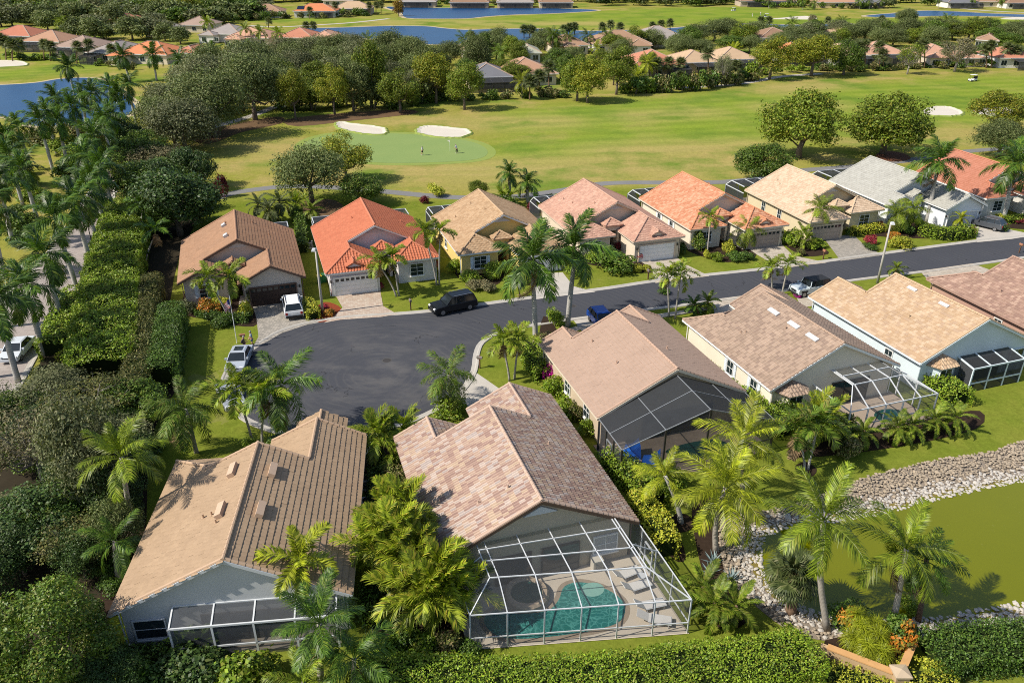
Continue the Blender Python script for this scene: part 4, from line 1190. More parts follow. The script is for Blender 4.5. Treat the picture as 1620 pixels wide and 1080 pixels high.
def pony_mesh(seed):
    g = np.random.default_rng(seed+50); V, F = [], []
    for k in range(22):
        az = g.normal(0,.35); L = g.uniform(.7,1.05); p = np.zeros(3); a = g.uniform(.3,1.1); w_ = np.array([-math.sin(az),math.cos(az),0])*.011
        b = len(V); V += [tuple(p-w_),tuple(p+w_)]
        for i in range(6):
            p = p+np.array([math.cos(az)*math.cos(a),math.sin(az)*math.cos(a),math.sin(a)])*L/6; a -= g.uniform(.35,.55)
            V += [tuple(p-w_*(1-i/7)),tuple(p+w_*(1-i/7))]
            F.append([b+2*i,b+2*i+1,b+2*i+3,b+2*i+2])
    me = bpy.data.meshes.new('frond'); me.from_pydata(V,[],F); me.materials.append(LM['coco']); me.update()
    return me
FR = {}
def fronds(kind):
    if kind in FR: return FR[kind]
    if kind == 'royal': r_ = [frond_mesh('royal%d'%i,3.3,.90,54,b,.05,.75,.26,.042,.6,LM['royal']) for i,b in enumerate((.9,1.35,1.75))]
    elif kind == 'coco': r_ = [frond_mesh('coco%d'%i,4.4,1.05,54,b,.10,.55,.16,.034,.62,LM['coco'],.2) for i,b in enumerate((.6,1.0,1.45))]
    elif kind == 'queen': r_ = [frond_mesh('queen%d'%i,3.4,.85,60,b,.1,.75,.4,.028,.5,LM['queen'],.2) for i,b in enumerate((.9,1.4,1.9))]
    elif kind == 'fox': r_ = [frond_mesh('fox%d'%i,2.0,.62,34,b,.35,.34,.2,.044,.6,LM['fox'],.12) for i,b in enumerate((.8,1.25,1.7))]
    elif kind == 'areca': r_ = [frond_mesh('areca%d'%i,2.1,.66,28,b,.45,.42,.15,.040,.72,LM['areca'],.25) for i,b in enumerate((.7,1.1,1.6))]
    elif kind == 'pyg': r_ = [frond_mesh('pyg%d'%i,1.5,.34,44,b,.25,.3,.08,.022,.6,LM['pyg'],.1) for i,b in enumerate((.8,1.25,1.7))]
    elif kind == 'pony': r_ = [pony_mesh(i) for i in range(3)]
    elif kind == 'sabal': r_ = [fan_mesh('sab%d'%i,p,.95,LM['sabal']) for i,p in enumerate((.7,.95,1.15))]
    FR[kind] = r_
    return r_
SPEC = dict(royal=(14,92,-28,royalbark,.26,.17),coco=(20,85,-30,cocobark,.20,.14),queen=(17,80,-40,palmbark,.17,.13),fox=(11,70,-10,palmbark,.11,.08),
            pyg=(20,75,-30,brownbark,.10,.09),sabal=(26,80,-50,brownbark,.20,.19),areca=(9,85,25,palmbark,.05,.04),pony=(26,85,-20,brownbark,.12,.06))

def far_crown(kind, seed):
    key = ('pc',kind,seed)
    if key in PROTO: return PROTO[key]
    g = random.Random(seed*7+3); V, F = [], []
    fm = fronds(kind); n = SPEC[kind][0]
    for i in range(n):
        f_ = i/(n-1); el = R(SPEC[kind][1]*(1-f_)+SPEC[kind][2]*f_); az = i*2.4+g.uniform(-.3,.3)
        me = fm[min(2,int(f_*3))]; mt = Matrix.Rotation(az,4,'Z') @ Matrix.Rotation(-el,4,'Y')
        b = len(V); V += [tuple(mt @ v.co) for v in me.vertices]
        for p in me.polygons: F.append([b+j for j in p.vertices])
    me = bpy.data.meshes.new('crown'); me.from_pydata(V,[],F); me.materials.append(LM[kind if kind in LM else 'royal']); me.update()
    PROTO[key] = me
    return me

def palm(kind, base, crown, scale=1., label=None, group=None, name=None, far=False, mat=None, n=None, dead=0, trunkm=None, curve=0., fat=1., wind=0., xy=None, top=None, cat='palm', low=None):
    nm = name or {'royal':'royal_palm','coco':'coconut_palm','queen':'queen_palm','fox':'foxtail_palm','pyg':'date_palm','sabal':'fan_palm','areca':'areca_palm'}[kind]
    x, y = xy or G(*base)
    if top is None:
        u, v = (crown[0]-810)/FPX, (crown[1]-540)/FPX
        t_ = y/(CS-v*SN); z = CAM_H-t_*(SN+v*CS); dx = u*t_-x
    else: dx, z = top
    z = max(z,.35)
    N, e0, e1, tb, r0, r1 = SPEC[kind]
    if low is not None: e1 = low
    if not dead and kind in ('royal','coco','queen','fox') and rnd.random() < .4: dead = 1
    o = empty(nm,(x,y,0),0,label,cat,group)
    g = rnd
    r0 *= fat; r1 *= fat
    ksc = scale if kind != 'royal' else 1.
    path = []; K = 9
    for i in range(K):
        s = i/(K-1)
        path.append((dx*(s**1.4)+curve*math.sin(math.pi*s),0,-.1+(z+.1)*s))
    rad = [r0*(1.25 if i == 0 else 1)*(1-(i/(K-1)))+r1*(i/(K-1)) for i in range(K)]
    if kind == 'royal': rad = [r0*(1.2,1.08,1.05,1.08,1.06,1.0,.92,.84,.78)[i] for i in range(K)]
    m = MB().tube(path,rad,10); m.build('trunk', trunkm or tb, o, True)
    top = Vector((path[-1][0],0,path[-1][2])); 
    if kind in ('royal','fox'):
        h = (1.5 if kind == 'royal' else .7)*scale
        sh = MB().tube([top-Vector((0,0,.05)),top+Vector((0,0,h*.4)),top+Vector((0,0,h))],[r1*1.1,r1*.95,r1*.45],8).build('crownshaft', LM['shaft'], o, True)
        top = top+Vector((0,0,h*.9))
    if far:
        c = put('crown',far_crown(kind,g.randrange(4)),o,mat); c.location = top; c.scale = (scale,)*3; c.rotation_euler = (0,0,g.uniform(0,6.28))
        return o
    fm = fronds(kind); N = n or N
    for i in range(N):
        f_ = i/(N-1)
        el = e0*(1-f_)+e1*f_+g.uniform(-9,9); az = i*2.39996+g.uniform(-.25,.25)
        me = fm[min(2,int(f_*2.2+g.uniform(0,.8)))]
        isdead = i >= N-dead
        f = put('frond',me,o,LM['dead'] if isdead else mat)
        if isdead: el = -70+g.uniform(-10,10)
        f.location = top+Vector((0,0,-.25*f_*scale*(1 if kind not in ('royal',) else .5)))
        rm = Matrix.Rotation(az,3,'Z') @ Matrix.Rotation(R(-el),3,'Y') @ Matrix.Rotation(g.uniform(-.25,.25),3,'X')
        wind = wind or .12
        if wind: rm = Matrix.Rotation(wind*(1-abs(el)/100),3,'Y') @ rm
        f.rotation_euler = rm.to_euler()
        s = scale*g.uniform(.88,1.08)*(.8 if f_ < .12 else 1); f.scale = (s,s,s)
    return o

def clump(base, n, rad, hgt, label, kind='areca', mat=None, scale=1., group=None, name='areca_clump', stretch=(1,1), rot=0, cat='palm'):
    """many-stemmed palm clump: canes and arching fronds"""
    x, y = G(*base) if base[1] is not None else base[0]
    o = empty(name,(x,y,0),R(rot),label,cat,group)
    fm = fronds(kind)
    for i in range(n):
        a = rnd.uniform(0,6.28); r_ = rad*math.sqrt(rnd.random()); h = hgt*rnd.uniform(.35,1.0)
        px_, py_ = r_*math.cos(a)*stretch[0], r_*math.sin(a)*stretch[1]
        tx, ty = px_*1.35, py_*1.35
        MB().tube([(px_,py_,-.05),(tx*.5+px_*.5,ty*.5+py_*.5,h*.5),(tx,ty,h)],[.05,.045,.03],5).build('cane', LM['shaft'], o, True)
        k = 8
        for j in range(k):
            f_ = j/(k-1); el = 82-70*f_+rnd.uniform(-8,8); az = j*2.4+rnd.uniform(-.4,.4)
            f = put('frond',fm[min(2,int(f_*3))],o,mat)
            f.location = (tx,ty,h); f.rotation_euler = (Matrix.Rotation(az,3,'Z') @ Matrix.Rotation(R(-el),3,'Y')).to_euler()
            s = scale*rnd.uniform(.8,1.15); f.scale = (s,s,s)
    return o

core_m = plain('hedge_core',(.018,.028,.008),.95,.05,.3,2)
def hedge(pts, wdt, h, mat, label, leaf=.13, dens=170, group=None, z0=0., rough=.10, name='hedge', lump=.12, seed=1, cat='hedge', px=True, flowers=None, taper=.0):
    """clipped hedge along a line: leaves all over a rounded box"""
    g = np.random.default_rng(seed+len(label))
    w_ = [G(*p) for p in pts] if px else pts
    c = np.array(smooth_poly(w_,5,False)) if len(w_) > 2 else np.array(w_,float)
    d = np.diff(c,axis=0); L = np.hypot(d[:,0],d[:,1]); cum = np.concatenate([[0],np.cumsum(L)]); tot = cum[-1]
    per = wdt+2*h
    n = int(dens*(tot*per+2*wdt*h))
    s = g.uniform(-wdt*.35,tot+wdt*.35,n); q = g.uniform(0,per,n)
    def along(s):
        i = np.clip(np.searchsorted(cum,s)-1,0,len(L)-1); f = (s-cum[i])/L[i]
        p = c[i]+d[i]*f[:,None]; t = d[i]/L[i][:,None]; return p, t
    p, t = along(s); nrm = np.stack([-t[:,1],t[:,0]],1)
    side = np.where(q < h,-1,np.where(q < h+wdt,0,1))
    off = np.where(side == -1,-wdt/2,np.where(side == 1,wdt/2,q-h-wdt/2))
    zz = np.where(side == -1,q,np.where(side == 1,q-h-wdt,h))
    N = np.where((side == 0)[:,None],np.array([[0,0,1.]]),np.concatenate([nrm*side[:,None],np.zeros((n,1))],1))
    # rounded shoulders and ends
    ex = np.maximum(0,-s)+np.maximum(0,s-tot)
    k = np.clip(1-(ex/(wdt*.5))**2,0.02,1)**.5; off = off*k
    sh = np.clip((np.abs(off)/(wdt/2))**4,0,1)*.14*h
    zz = np.where(side == 0,zz-sh-ex*.25*h/wdt,zz*(1-.06))
    P = np.concatenate([p+nrm*off[:,None],zz[:,None]],1)
    bs = np.array([[.9,.35,.2],[-.5,1.1,.7],[2.1,-1.3,.9],[-1.7,-2.3,1.1]])
    lm = sum(np.sin(P@b*1.0+i*1.7) for i,b in enumerate(bs))/4
    P = P+N*(lm[:,None]*lump+g.normal(0,rough,(n,1)))
    P[:,2] = np.maximum(P[:,2],.03)+z0
    NN = N*.7+g.normal(0,.6,N.shape)+np.array([0,0,.3]); NN /= np.linalg.norm(NN,axis=1,keepdims=True)
    ph = np.sin(P[:,0]*2.3+P[:,1]*1.1)+np.sin(P[:,1]*2.9-P[:,0]*1.7+P[:,2]*3)+np.sin(P[:,0]*5.1+P[:,2]*4.)*.6
    thin = (ph < -1.5) & (g.random(n) < .7)
    P, NN = P[~thin], NN[~thin]
    V, F = leaf_quads(P,NN,leaf*g.uniform(.75,1.3,(len(P),1)),g,.6)
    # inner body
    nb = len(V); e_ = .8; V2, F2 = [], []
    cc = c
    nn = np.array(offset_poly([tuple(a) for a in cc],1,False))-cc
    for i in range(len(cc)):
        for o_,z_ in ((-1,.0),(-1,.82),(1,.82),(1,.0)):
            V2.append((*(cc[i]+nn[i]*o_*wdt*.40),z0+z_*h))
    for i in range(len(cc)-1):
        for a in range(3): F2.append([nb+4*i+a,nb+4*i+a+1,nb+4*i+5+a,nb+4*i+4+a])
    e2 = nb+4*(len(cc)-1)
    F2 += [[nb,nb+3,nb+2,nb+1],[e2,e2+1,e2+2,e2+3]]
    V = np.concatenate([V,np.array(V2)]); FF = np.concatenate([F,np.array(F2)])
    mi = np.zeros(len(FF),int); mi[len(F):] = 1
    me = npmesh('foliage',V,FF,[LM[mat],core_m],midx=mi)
    ctr = c.mean(0)
    o = put(name,me)
    return tag(o,label,cat,group)
# ------------------------------------------------------------------ vegetation: planting
def grove(items, tmpl, group, name='tree', cat='tree'):
    for i,(bx,by,w_,h,k,mt) in enumerate(sorted(items,key=lambda q:q[0])):
        tree(bx,by,w_,h,k,mt,tmpl % ordinal(i),name,cat,group)
def wood_mass(items, name, label):
    """far-off wood that reads as one mass: one object"""
    VV, FF, MI = [], [], []; n0 = 0; mats = []
    for bx,by,w_,h,k,mt in items:
        x, y = G(bx,by); dep = y*CS+CAM_H*SN; W_ = w_*dep/FPX; H_ = h*dep/FPX
        cm, tm = tree_proto('farx',rnd.randrange(3)); nv = len(cm.vertices)
        V = np.empty(nv*3,np.float32); cm.vertices.foreach_get('co',V); V = V.reshape(-1,3)
        a = rnd.uniform(0,6.28); V = V @ np.array([[math.cos(a),math.sin(a),0],[-math.sin(a),math.cos(a),0],[0,0,1]])
        VV.append(V*np.array([W_/10,W_/10,H_/9.4])+np.array([x,y,0]))
        F = np.arange(nv).reshape(-1,4)+n0; n0 += nv; FF.append(F)
        if mt not in mats: mats.append(mt)
        MI.append(np.full(len(F),mats.index(mt)))
    o = put(name,npmesh(name,np.concatenate(VV),np.concatenate(FF),[LM[m_] for m_ in mats],midx=np.concatenate(MI)))
    return tag(o,label,'trees',None,'stuff')
def fill(poly, n, wpx, hpx, kinds, seed, mind=14):
    """survey points spread over a wooded patch"""
    g = random.Random(seed); out = []; tries = 0
    xs_ = [p[0] for p in poly]; ys_ = [p[1] for p in poly]
    while len(out) < n and tries < 4000:
        tries += 1
        x, y = g.uniform(min(xs_),max(xs_)), g.uniform(min(ys_),max(ys_))
        if not bool(inpoly(np.array(x),np.array(y),poly)): continue
        if any(abs(x-o[0]) < mind and abs(y-o[1]) < mind*.35 for o in out): continue
        k, mt = g.choice(kinds)
        out.append((x,y,wpx*g.uniform(.8,1.2),hpx*g.uniform(.8,1.2),k,mt))
    return out
# named trees around the golf holes
tree(735,174,66,84,'mah','mah','round olive-green tree standing alone at the fairway edge left of the grey roof',seed=0)
tree(633,179,72,74,'mah','mah','dark olive tree with shadow at the edge behind the two bunkers',seed=1)
tree(690,164,74,92,'mah','mahy','tall pale olive tree behind the lone round fairway tree',seed=0)
tree(588,170,66,112,'fic','mah','tall dark green tree above the long left bunker',seed=0)
tree(560,176,66,90,'mah','oak','grey-green tree left of the tall dark one by the bunkers',seed=1)
tree(468,190,48,90,'mah','mahy','slim yellow-green tree in front of the shaded tree belt',seed=0)
tree(530,182,58,86,'mah','mahy','yellowish round tree just left of the long bunker',seed=1)
tree(404,190,110,120,'oak','oak','spreading oak casting a long shadow left of the green',seed=0)
tree(340,218,134,128,'oak','oak','broad grey-green oak at the left end of the rough',seed=1)
tree(294,244,124,104,'oak','oak2','rounded silver-grey oak between avenue palms and golf rough',seed=0)
tree(250,272,104,58,'oak','tan','straw-coloured bushy tree below the silver-grey oak',seed=1)
tree(315,300,62,52,'sparse','tan','thin straw-coloured tree beside the maroon shrub',seed=1)
tree(913,160,58,80,'fic','mah','dark tree at the left of the pair by the fairway houses',seed=1)
tree(929,163,66,76,'mah','mahy','yellow-green tree at the front of the pair by the fairway houses',seed=0)
tree(975,150,64,82,'mah','mah','tall olive tree behind the yellow-green fairway pair',seed=1)
tree(1141,137,36,58,'sparse','oak2','bare-looking grey tree with hanging moss by the pale path',seed=0,barkmat=barkpale)
tree(1217,126,70,72,'mah','mahy','olive tree with grey limbs beside the pale path',seed=1)
tree(1283,121,80,74,'mah','mahy','spreading yellow-green tree before the orange roof',seed=0)
tree(1334,119,58,62,'fic','fic','dense dark green tree right of the orange roof',seed=1)
tree(1435,118,46,56,'sparse','mah','thin olive tree on bare trunk at the fairway edge',seed=0)
tree(1510,114,70,60,'sparse','tan','half-bare pinkish tree on the lawn before the salmon house',seed=1)
tree(1263,250,138,122,'fic','mah','huge round dark-topped tree on the golf course behind the cream house',seed=0)
tree(1396,244,134,112,'fic','mah','huge rounded tree in a red mulch ring behind the grey house',seed=1)
tree(1206,288,96,76,'fic','fic','bushy green tree behind the cream house pool cage',seed=1)
tree(1572,214,92,80,'mah','mahy','yellow-tinged tree by the hidden bunker at the right edge',seed=0)
tree(1578,250,90,74,'oak','oak','dense grey-green tree behind the terracotta roof',seed=1)
tree(494,322,124,116,'oak','oak','airy olive tree by the cart path behind the red roof',seed=1)
tree(548,288,92,88,'mah','mahy','golden-topped tree beside the airy olive tree',seed=1)
tree(570,324,82,62,'fic','near','compact bright green tree at the corner of the red roof',seed=0)
tree(756,312,36,32,'fic','mah','small dark tree behind the tan roof by the cart path',seed=0)
tree(352,312,24,38,'bush','maroon','dark maroon shrub at the golf path',name='shrub',cat='shrub')
# shaded oak belt
grove([(430,150,76,74,'oak','oak'),(470,138,76,70,'oak','oak2'),(520,132,70,66,'oak','oak'),(560,118,70,60,'oak','oak2'),(600,120,64,56,'oak','oak'),(640,112,70,54,'oak','oak2'),(676,120,64,56,'oak','oak'),
       (380,150,80,68,'oak','oak'),(340,160,82,70,'oak','oak'),(300,150,70,60,'oak','oak2'),(270,190,78,66,'oak','oak'),(410,118,70,56,'oak','oak'),(455,104,66,50,'oak','oak2'),(505,100,66,48,'oak','oak'),(552,92,60,46,'oak','oak2'),(610,146,64,60,'oak','oak2'),(655,140,64,60,'oak','oak'),(362,128,70,56,'oak','oak'),
       (500,160,64,70,'mah','mah'),(445,172,60,70,'oak','oak'),(606,98,60,44,'oak','oak'),(650,92,58,40,'oak','oak2'),(712,104,50,44,'oak','oak')],
      '%s from the left among the grey-green oaks massed between far lake and putting green','oaks of the dense belt')
# between the far houses
grove([(768,84,40,38,'oak','oak'),(790,80,46,40,'oak','oak'),(862,80,52,40,'oak','oak'),(845,88,40,34,'oak','oak'),(700,118,40,38,'oak','oak'),(985,96,46,38,'oak','oak'),(1075,86,48,36,'oak','oak'),(1098,72,48,38,'oak','oak'),(1130,66,58,38,'oak','oak'),(1195,66,52,36,'oak','oak'),
       (1150,62,50,38,'oak','oak'),(1280,66,44,36,'oak','oak2'),(1325,64,46,36,'oak','oak2'),(1365,68,52,40,'oak','oak'),(1390,60,46,36,'oak','oak'),(1430,66,56,42,'oak','oak'),(1470,62,52,38,'oak','oak'),(1505,64,46,36,'oak','oak'),(1540,62,44,36,'oak','oak'),(1430,38,34,26,'oak','oak'),(1590,66,46,32,'oak','oak'),(1240,78,40,34,'oak','oak'),(1620,62,44,34,'oak','oak2'),(1355,88,36,30,'oak','oak')],
      '%s from the left among the dark oaks between the middle rows of houses','oaks between the far houses')
# left of the picture, behind the lake
grove(fill([(-30,32),(100,22),(250,28),(260,60),(200,60),(150,66),(100,52),(0,44)],16,46,32,[('fars','oak'),('fars','oak'),('fars','oak2')],5,22)+
      [(20,42,46,34,'fars','oak2'),(62,40,58,36,'fars','oak'),(98,34,44,30,'fars','oak'),(125,62,56,36,'fars','oak'),(165,62,44,28,'fars','oak'),(210,64,56,40,'fars','oak'),(232,60,48,36,'fars','oak2'),(262,66,40,30,'fars','oak'),(286,70,40,30,'fars','oak')],
      '%s from the left among the oaks between the upper left rows of houses','oaks among the upper left houses')
grove([(240,26,44,40,'fars','mahy'),(262,27,50,44,'fars','mahy'),(284,28,46,44,'fars','mah'),(305,29,46,40,'fars','mahy'),(330,29,44,38,'fars','mah'),(350,30,50,42,'fars','fic'),(372,29,40,34,'fars','fic'),(318,34,36,24,'fars','fic'),(215,20,40,24,'fars','oak'),(190,12,40,24,'fars','fic')],
      '%s from the left among the yellow-green trees above the upper left roofs','yellow-green trees at the upper left')
wood_mass(fill([(-20,18),(200,8),(420,10),(640,6),(640,0),(-20,0)],26,38,26,[('fars','oak'),('fars','mah'),('fars','fic')],11,20),'distant_wood','far dark tree line behind the upper left houses')
wood_mass(fill([(640,6),(760,7),(900,8),(905,2),(640,0)],18,22,13,[('fars','fic'),('fars','oak'),('fars','near')],12,10)+[(955,9,28,22,'fars','dark')]+
      fill([(930,9),(1180,12),(1230,11),(1230,4),(930,2)],34,26,24,[('fars','oak'),('fars','oak2'),('fars','fic')],13,8),'distant_wood','far trees edging the fairway along the top')
wood_mass(fill([(1230,10),(1400,13),(1500,8),(1640,12),(1640,3),(1230,2)],26,26,17,[('fars','oak'),('fars','fic'),('fars','mah')],14,11),'distant_wood','far trees behind the upper right houses')
tree(631,26,20,28,'fars','cyp','rusty orange cypress at the near end of the upper lake')
tree(1284,38,14,16,'fars','tan','small leafless tree beside the far bunker')
tree(1434,37,34,24,'fars','oak','grey-green oak standing before the upper right lake')
# shrubs along the fairway houses
SHK = [('bushs','hedged'),('bushs','hedge'),('bushs','hedgeo'),('bushs','fic')]
def shrubs(line, n, wpx, hpx, tmpl, group, kinds=SHK, seed=3, j=4):
    g = random.Random(seed); it = []
    for i in range(n):
        f_ = (i+.5)/n*(len(line)-1); k = min(int(f_),len(line)-2); f_ -= k
        x = line[k][0]+(line[k+1][0]-line[k][0])*f_; y = line[k][1]+(line[k+1][1]-line[k][1])*f_
        kd, mt = g.choice(kinds)
        it.append((x+g.uniform(-j,j),y+g.uniform(-j*.3,j*.3),wpx*g.uniform(.7,1.4),hpx*g.uniform(.7,1.3),kd,mt))
    grove(it,tmpl,group,'shrub','shrub')
shrubs([(650,165),(690,160),(770,158),(860,152),(890,156)],16,24,16,'%s from the left of the shrubs edging the fairway below the grey roof','shrubs under the grey roofed house')
shrubs([(990,148),(1040,146),(1100,142),(1150,136),(1195,124)],20,28,26,'%s from the left of the bushes along the path under the orange and tan roofs','bushes under the orange and tan roofs',j=6)
shrubs([(1195,120),(1290,112),(1330,112),(1400,112),(1460,108),(1520,106),(1590,106)],26,20,12,'%s from the left of the shrubs along the fairway houses at right','shrubs along the right fairway houses')
shrubs([(10,92),(60,96),(110,98),(170,104),(215,112)],12,18,11,'%s from the left of the shrubs on the lawn above the left lake','shrubs above the left lake')
shrubs([(290,36),(340,36),(400,32),(450,30),(530,28),(580,24)],22,18,11,'%s from the left of the shrubs before the upper middle houses','shrubs of the upper middle houses')
shrubs([(640,7),(760,8),(880,8)],16,14,7,'%s from the left of the clipped shrubs beyond the upper lake','shrubs beyond the upper lake',j=2)
shrubs([(1200,12),(1290,13),(1390,14)],12,14,8,'%s from the left of the shrubs before the upper right houses','shrubs of the upper right houses',j=2)
shrubs([(440,178),(540,170),(620,172),(700,160)],12,34,34,'%s from the left of the understorey bushes in the tree belt','bushes in the tree belt',[('bushs','dark'),('bushs','fic'),('bushs','oak')],j=7)
# thickening of the belts
grove(fill([(255,150),(330,132),(430,140),(410,180),(320,226),(240,240)],14,96,76,[('oak','oak'),('oak','oak'),('oak','oak2')],21,30),
      '%s from the left among the big oaks left of the putting green','big oaks left of the green')
grove(fill([(690,128),(760,92),(900,96),(1000,104),(1060,104),(1000,138),(880,134),(760,140)],15,46,44,[('oak','oak'),('mah','mah'),('fic','fic')],22,20),
      '%s from the left among the garden trees round the mid-distance roofs','garden trees round the mid-distance roofs')
grove(fill([(880,92),(1060,72),(1300,62),(1620,58),(1640,76),(1400,80),(1200,90),(1060,92)],32,48,34,[('oak','oak'),('oak','oak'),('fic','fic'),('mah','mah')],23,20),
      '%s from the left in the tree belt between the lake houses and the fairway houses','tree belt between the house rows')
grove(fill([(1180,112),(1300,104),(1640,98),(1640,88),(1300,90),(1180,98)],26,34,26,[('fic','fic'),('mah','mah'),('oak','oak')],24,14),
      '%s from the left among the small trees between the right fairway houses','small trees between the right fairway houses')
wood_mass(fill([(-40,36),(60,30),(240,24),(420,18),(400,34),(330,40),(230,42),(100,38)],48,44,30,[('fars','oak'),('fars','oak'),('fars','fic'),('fars','oak2')],25,16),'distant_wood','far canopy round the upper left roofs')
wood_mass(fill([(-40,26),(300,6),(640,5),(640,-4),(-40,-2)],44,46,30,[('fars','oak'),('fars','fic'),('fars','mah'),('fars','oak')],26,14),'distant_wood','far woods along the upper left edge')
wood_mass(fill([(640,5),(1640,6),(1640,-4),(640,-4)],60,36,22,[('fars','oak'),('fars','fic'),('fars','oak2'),('fars','mah')],27,12),'distant_wood','far wooded strip along the top edge')
grove(fill([(420,110),(700,96),(760,120),(700,160),(470,178),(400,150)],16,64,62,[('oak','oak'),('oak','oak2'),('mah','mah')],28,22),
      '%s from the left among the inner trees of the dense belt','inner trees of the dense belt')
# ---------- left woodland
def wood(*a, **k): tree(*a, **k)
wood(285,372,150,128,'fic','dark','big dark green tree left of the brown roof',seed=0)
wood(228,330,110,88,'fic','fic','dense green tree above the clipped avenue hedge',seed=1)
wood(318,352,64,60,'fic','dark','dark rounded tree against the brown roof gable',seed=1)
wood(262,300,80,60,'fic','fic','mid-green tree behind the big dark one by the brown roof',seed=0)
wood(205,296,60,50,'sparse','mah','thin yellowish tree beside the avenue top',seed=0)
wood(212,368,70,44,'bush','fic','rounded green thicket at the top of the clipped hedge',name='shrub',cat='shrub')
wood(150,690,160,120,'sparse','brown','brownish open tree above the palm by the sandy roof',seed=0)
wood(70,760,170,150,'sparse','tan','pale twiggy half-bare tree at the left edge',seed=1)
wood(30,690,120,110,'sparse','oak2','grey twiggy tree next to the avenue bend',seed=0)
wood(190,668,110,92,'fic','brown','brown-green tree below the clipped hedges',seed=1)
wood(95,640,120,80,'oak','oak2','grey-leaved low tree behind the parked white avenue car',seed=0)
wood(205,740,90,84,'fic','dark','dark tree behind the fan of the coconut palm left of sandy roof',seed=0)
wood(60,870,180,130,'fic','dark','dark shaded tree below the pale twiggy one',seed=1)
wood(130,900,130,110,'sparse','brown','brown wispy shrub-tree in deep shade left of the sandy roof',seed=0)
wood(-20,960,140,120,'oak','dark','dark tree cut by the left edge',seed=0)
wood(92,1100,236,220,'near','near','large glossy yellow-green tree in the lower left corner',seed=0)
wood(-10,1120,150,160,'near','hedged','deep green tree cut by the lower left corner',seed=1)
wood(180,1110,130,110,'near','dark','dark leafy tree in front of the grey gable corner',seed=0)
wood(230,1100,80,66,'bush','hedged','low dark shrub below the gable window',name='shrub',cat='shrub')
wood(300,1090,120,70,'bush','dark','wide dark shrub in front of the screened porch',name='shrub',cat='shrub')
wood(395,1085,110,76,'bush','hedge','leafy green shrub right of the screened porch',name='shrub',cat='shrub')
wood(340,1060,90,46,'bush','dark','dark low shrub under the porch screen',name='shrub',cat='shrub')
grove(fill([(-10,680),(150,640),(235,640),(240,730),(180,860),(120,960),(-10,960)],17,112,96,[('fic','dark'),('fic','fic'),('oak','oak2'),('oak','dark'),('sparse','oak2')],31,34),
      '%s from the left among the shaded woodland trees left of the sandy roof','shaded woodland trees')
grove(fill([(180,240),(300,250),(330,330),(290,400),(220,380),(200,300)],9,84,70,[('fic','dark'),('fic','fic'),('oak','oak')],32,26),
      '%s from the left among the trees between avenue and brown roof','trees between avenue and brown roof')
grove(fill([(-20,230),(120,215),(150,250),(90,330),(40,400),(-20,440)],16,52,30,[('bush','fic'),('bush','hedged'),('bush','hedge'),('bush','hedgeo')],33,18),
      '%s from the left of the bushes under the lake-side avenue palms','bushes under the avenue palms','shrub','shrub')
grove(fill([(232,610),(262,600),(250,680),(215,800),(180,950),(150,980),(200,760)],14,46,30,[('bush','dark'),('bush','hedged')],34,14),
      '%s from the left of the low shade plants beside the sandy roof','shade plants beside the sandy roof','shrub','shrub')
wood(160,806,150,190,'oak','oak2','tall grey-green tree shading the left slope of the sandy roof',seed=2,hm=10.5)
wood(196,880,96,120,'oak','oak','grey-green tree close against the eave of the sandy roof',seed=2)
# clipped hedges
hedge([(206,352),(196,400),(186,450),(178,520),(170,600)],6.0,3.4,'hedge','broad bright green stepped hedge beside the avenue',.16,125,group='clipped hedges by the avenue',lump=.38,rough=.12)
hedge([(244,470),(236,520),(228,600),(215,650)],2.2,3.0,'brown','narrow brownish hedge right of the broad bright one',.14,150,group='clipped hedges by the avenue',lump=.3,rough=.14)
hedge([(278,520),(270,560),(262,615)],2.6,3.0,'hedged','deep green boxy hedge bordering the turning-circle lawn',.12,180,group='clipped hedges by the avenue',lump=.12)
hedge([(128,480),(112,520),(98,560)],3.6,2.0,'hedge','green rounded hedge at the feet of the avenue palms',.2,70,group='clipped hedges by the avenue',lump=.25)
hedge([(140,585),(118,572),(108,580)],1.5,1.5,'hedgey','yellow-leaved low hedge by the avenue palms',.14,110,group='clipped hedges by the avenue',lump=.18)
hedge([(152,452),(158,430),(166,412)],1.2,1.0,'hedgey','yellow flowering strip along the avenue kerb',.14,100,group='clipped hedges by the avenue',lump=.18)
hedge([(186,356),(178,385)],2.0,1.0,'hedge','low green hedge at the far end of the avenue',.16,90,group='clipped hedges by the avenue',lump=.18)
hedge([(596,1108),(700,1110),(800,1112),(950,1106),(1100,1088),(1200,1078),(1258,1066)],3.0,2.2,'hedge','long clipped green hedge across the bottom in front of the pool cage',.105,290,lump=.16,rough=.09)
hedge([(900,1150),(1000,1148),(1130,1140)],2.2,1.1,'hedge','low hedge at the bottom edge in front of the long hedge',.1,260,lump=.08)
hedge([(1475,1050),(1540,1042),(1640,1034),(1760,1024)],2.8,1.7,'hedged','dark green hedge at the lower right below the pond',.11,260,lump=.14)
hedge([(1300,1092),(1345,1100),(1390,1120)],3.2,.8,'hedgey','golden clipped hedge below the planter wall',.11,260,lump=.06,rough=.05)
hedge([(1462,1076),(1466,1108)],3.0,.8,'hedgey','golden clipped hedge right of the planter wall',.11,260,lump=.06,rough=.05)
hedge([(962,742),(1000,768),(1035,800)],2.0,1.7,'hedge','leafy hedge between the dark screened lanai and the multicoloured roof',.15,140,lump=.14)
hedge([(1010,812),(1035,848),(1052,880)],1.7,2.0,'hedgey','yellow-green hedge beside the right wall of the pool cage',.15,140,lump=.12)
hedge([(1432,590),(1470,612),(1515,640)],2.1,1.7,'hedge','boxy green hedge between two rear gardens at right',.15,120,lump=.08)
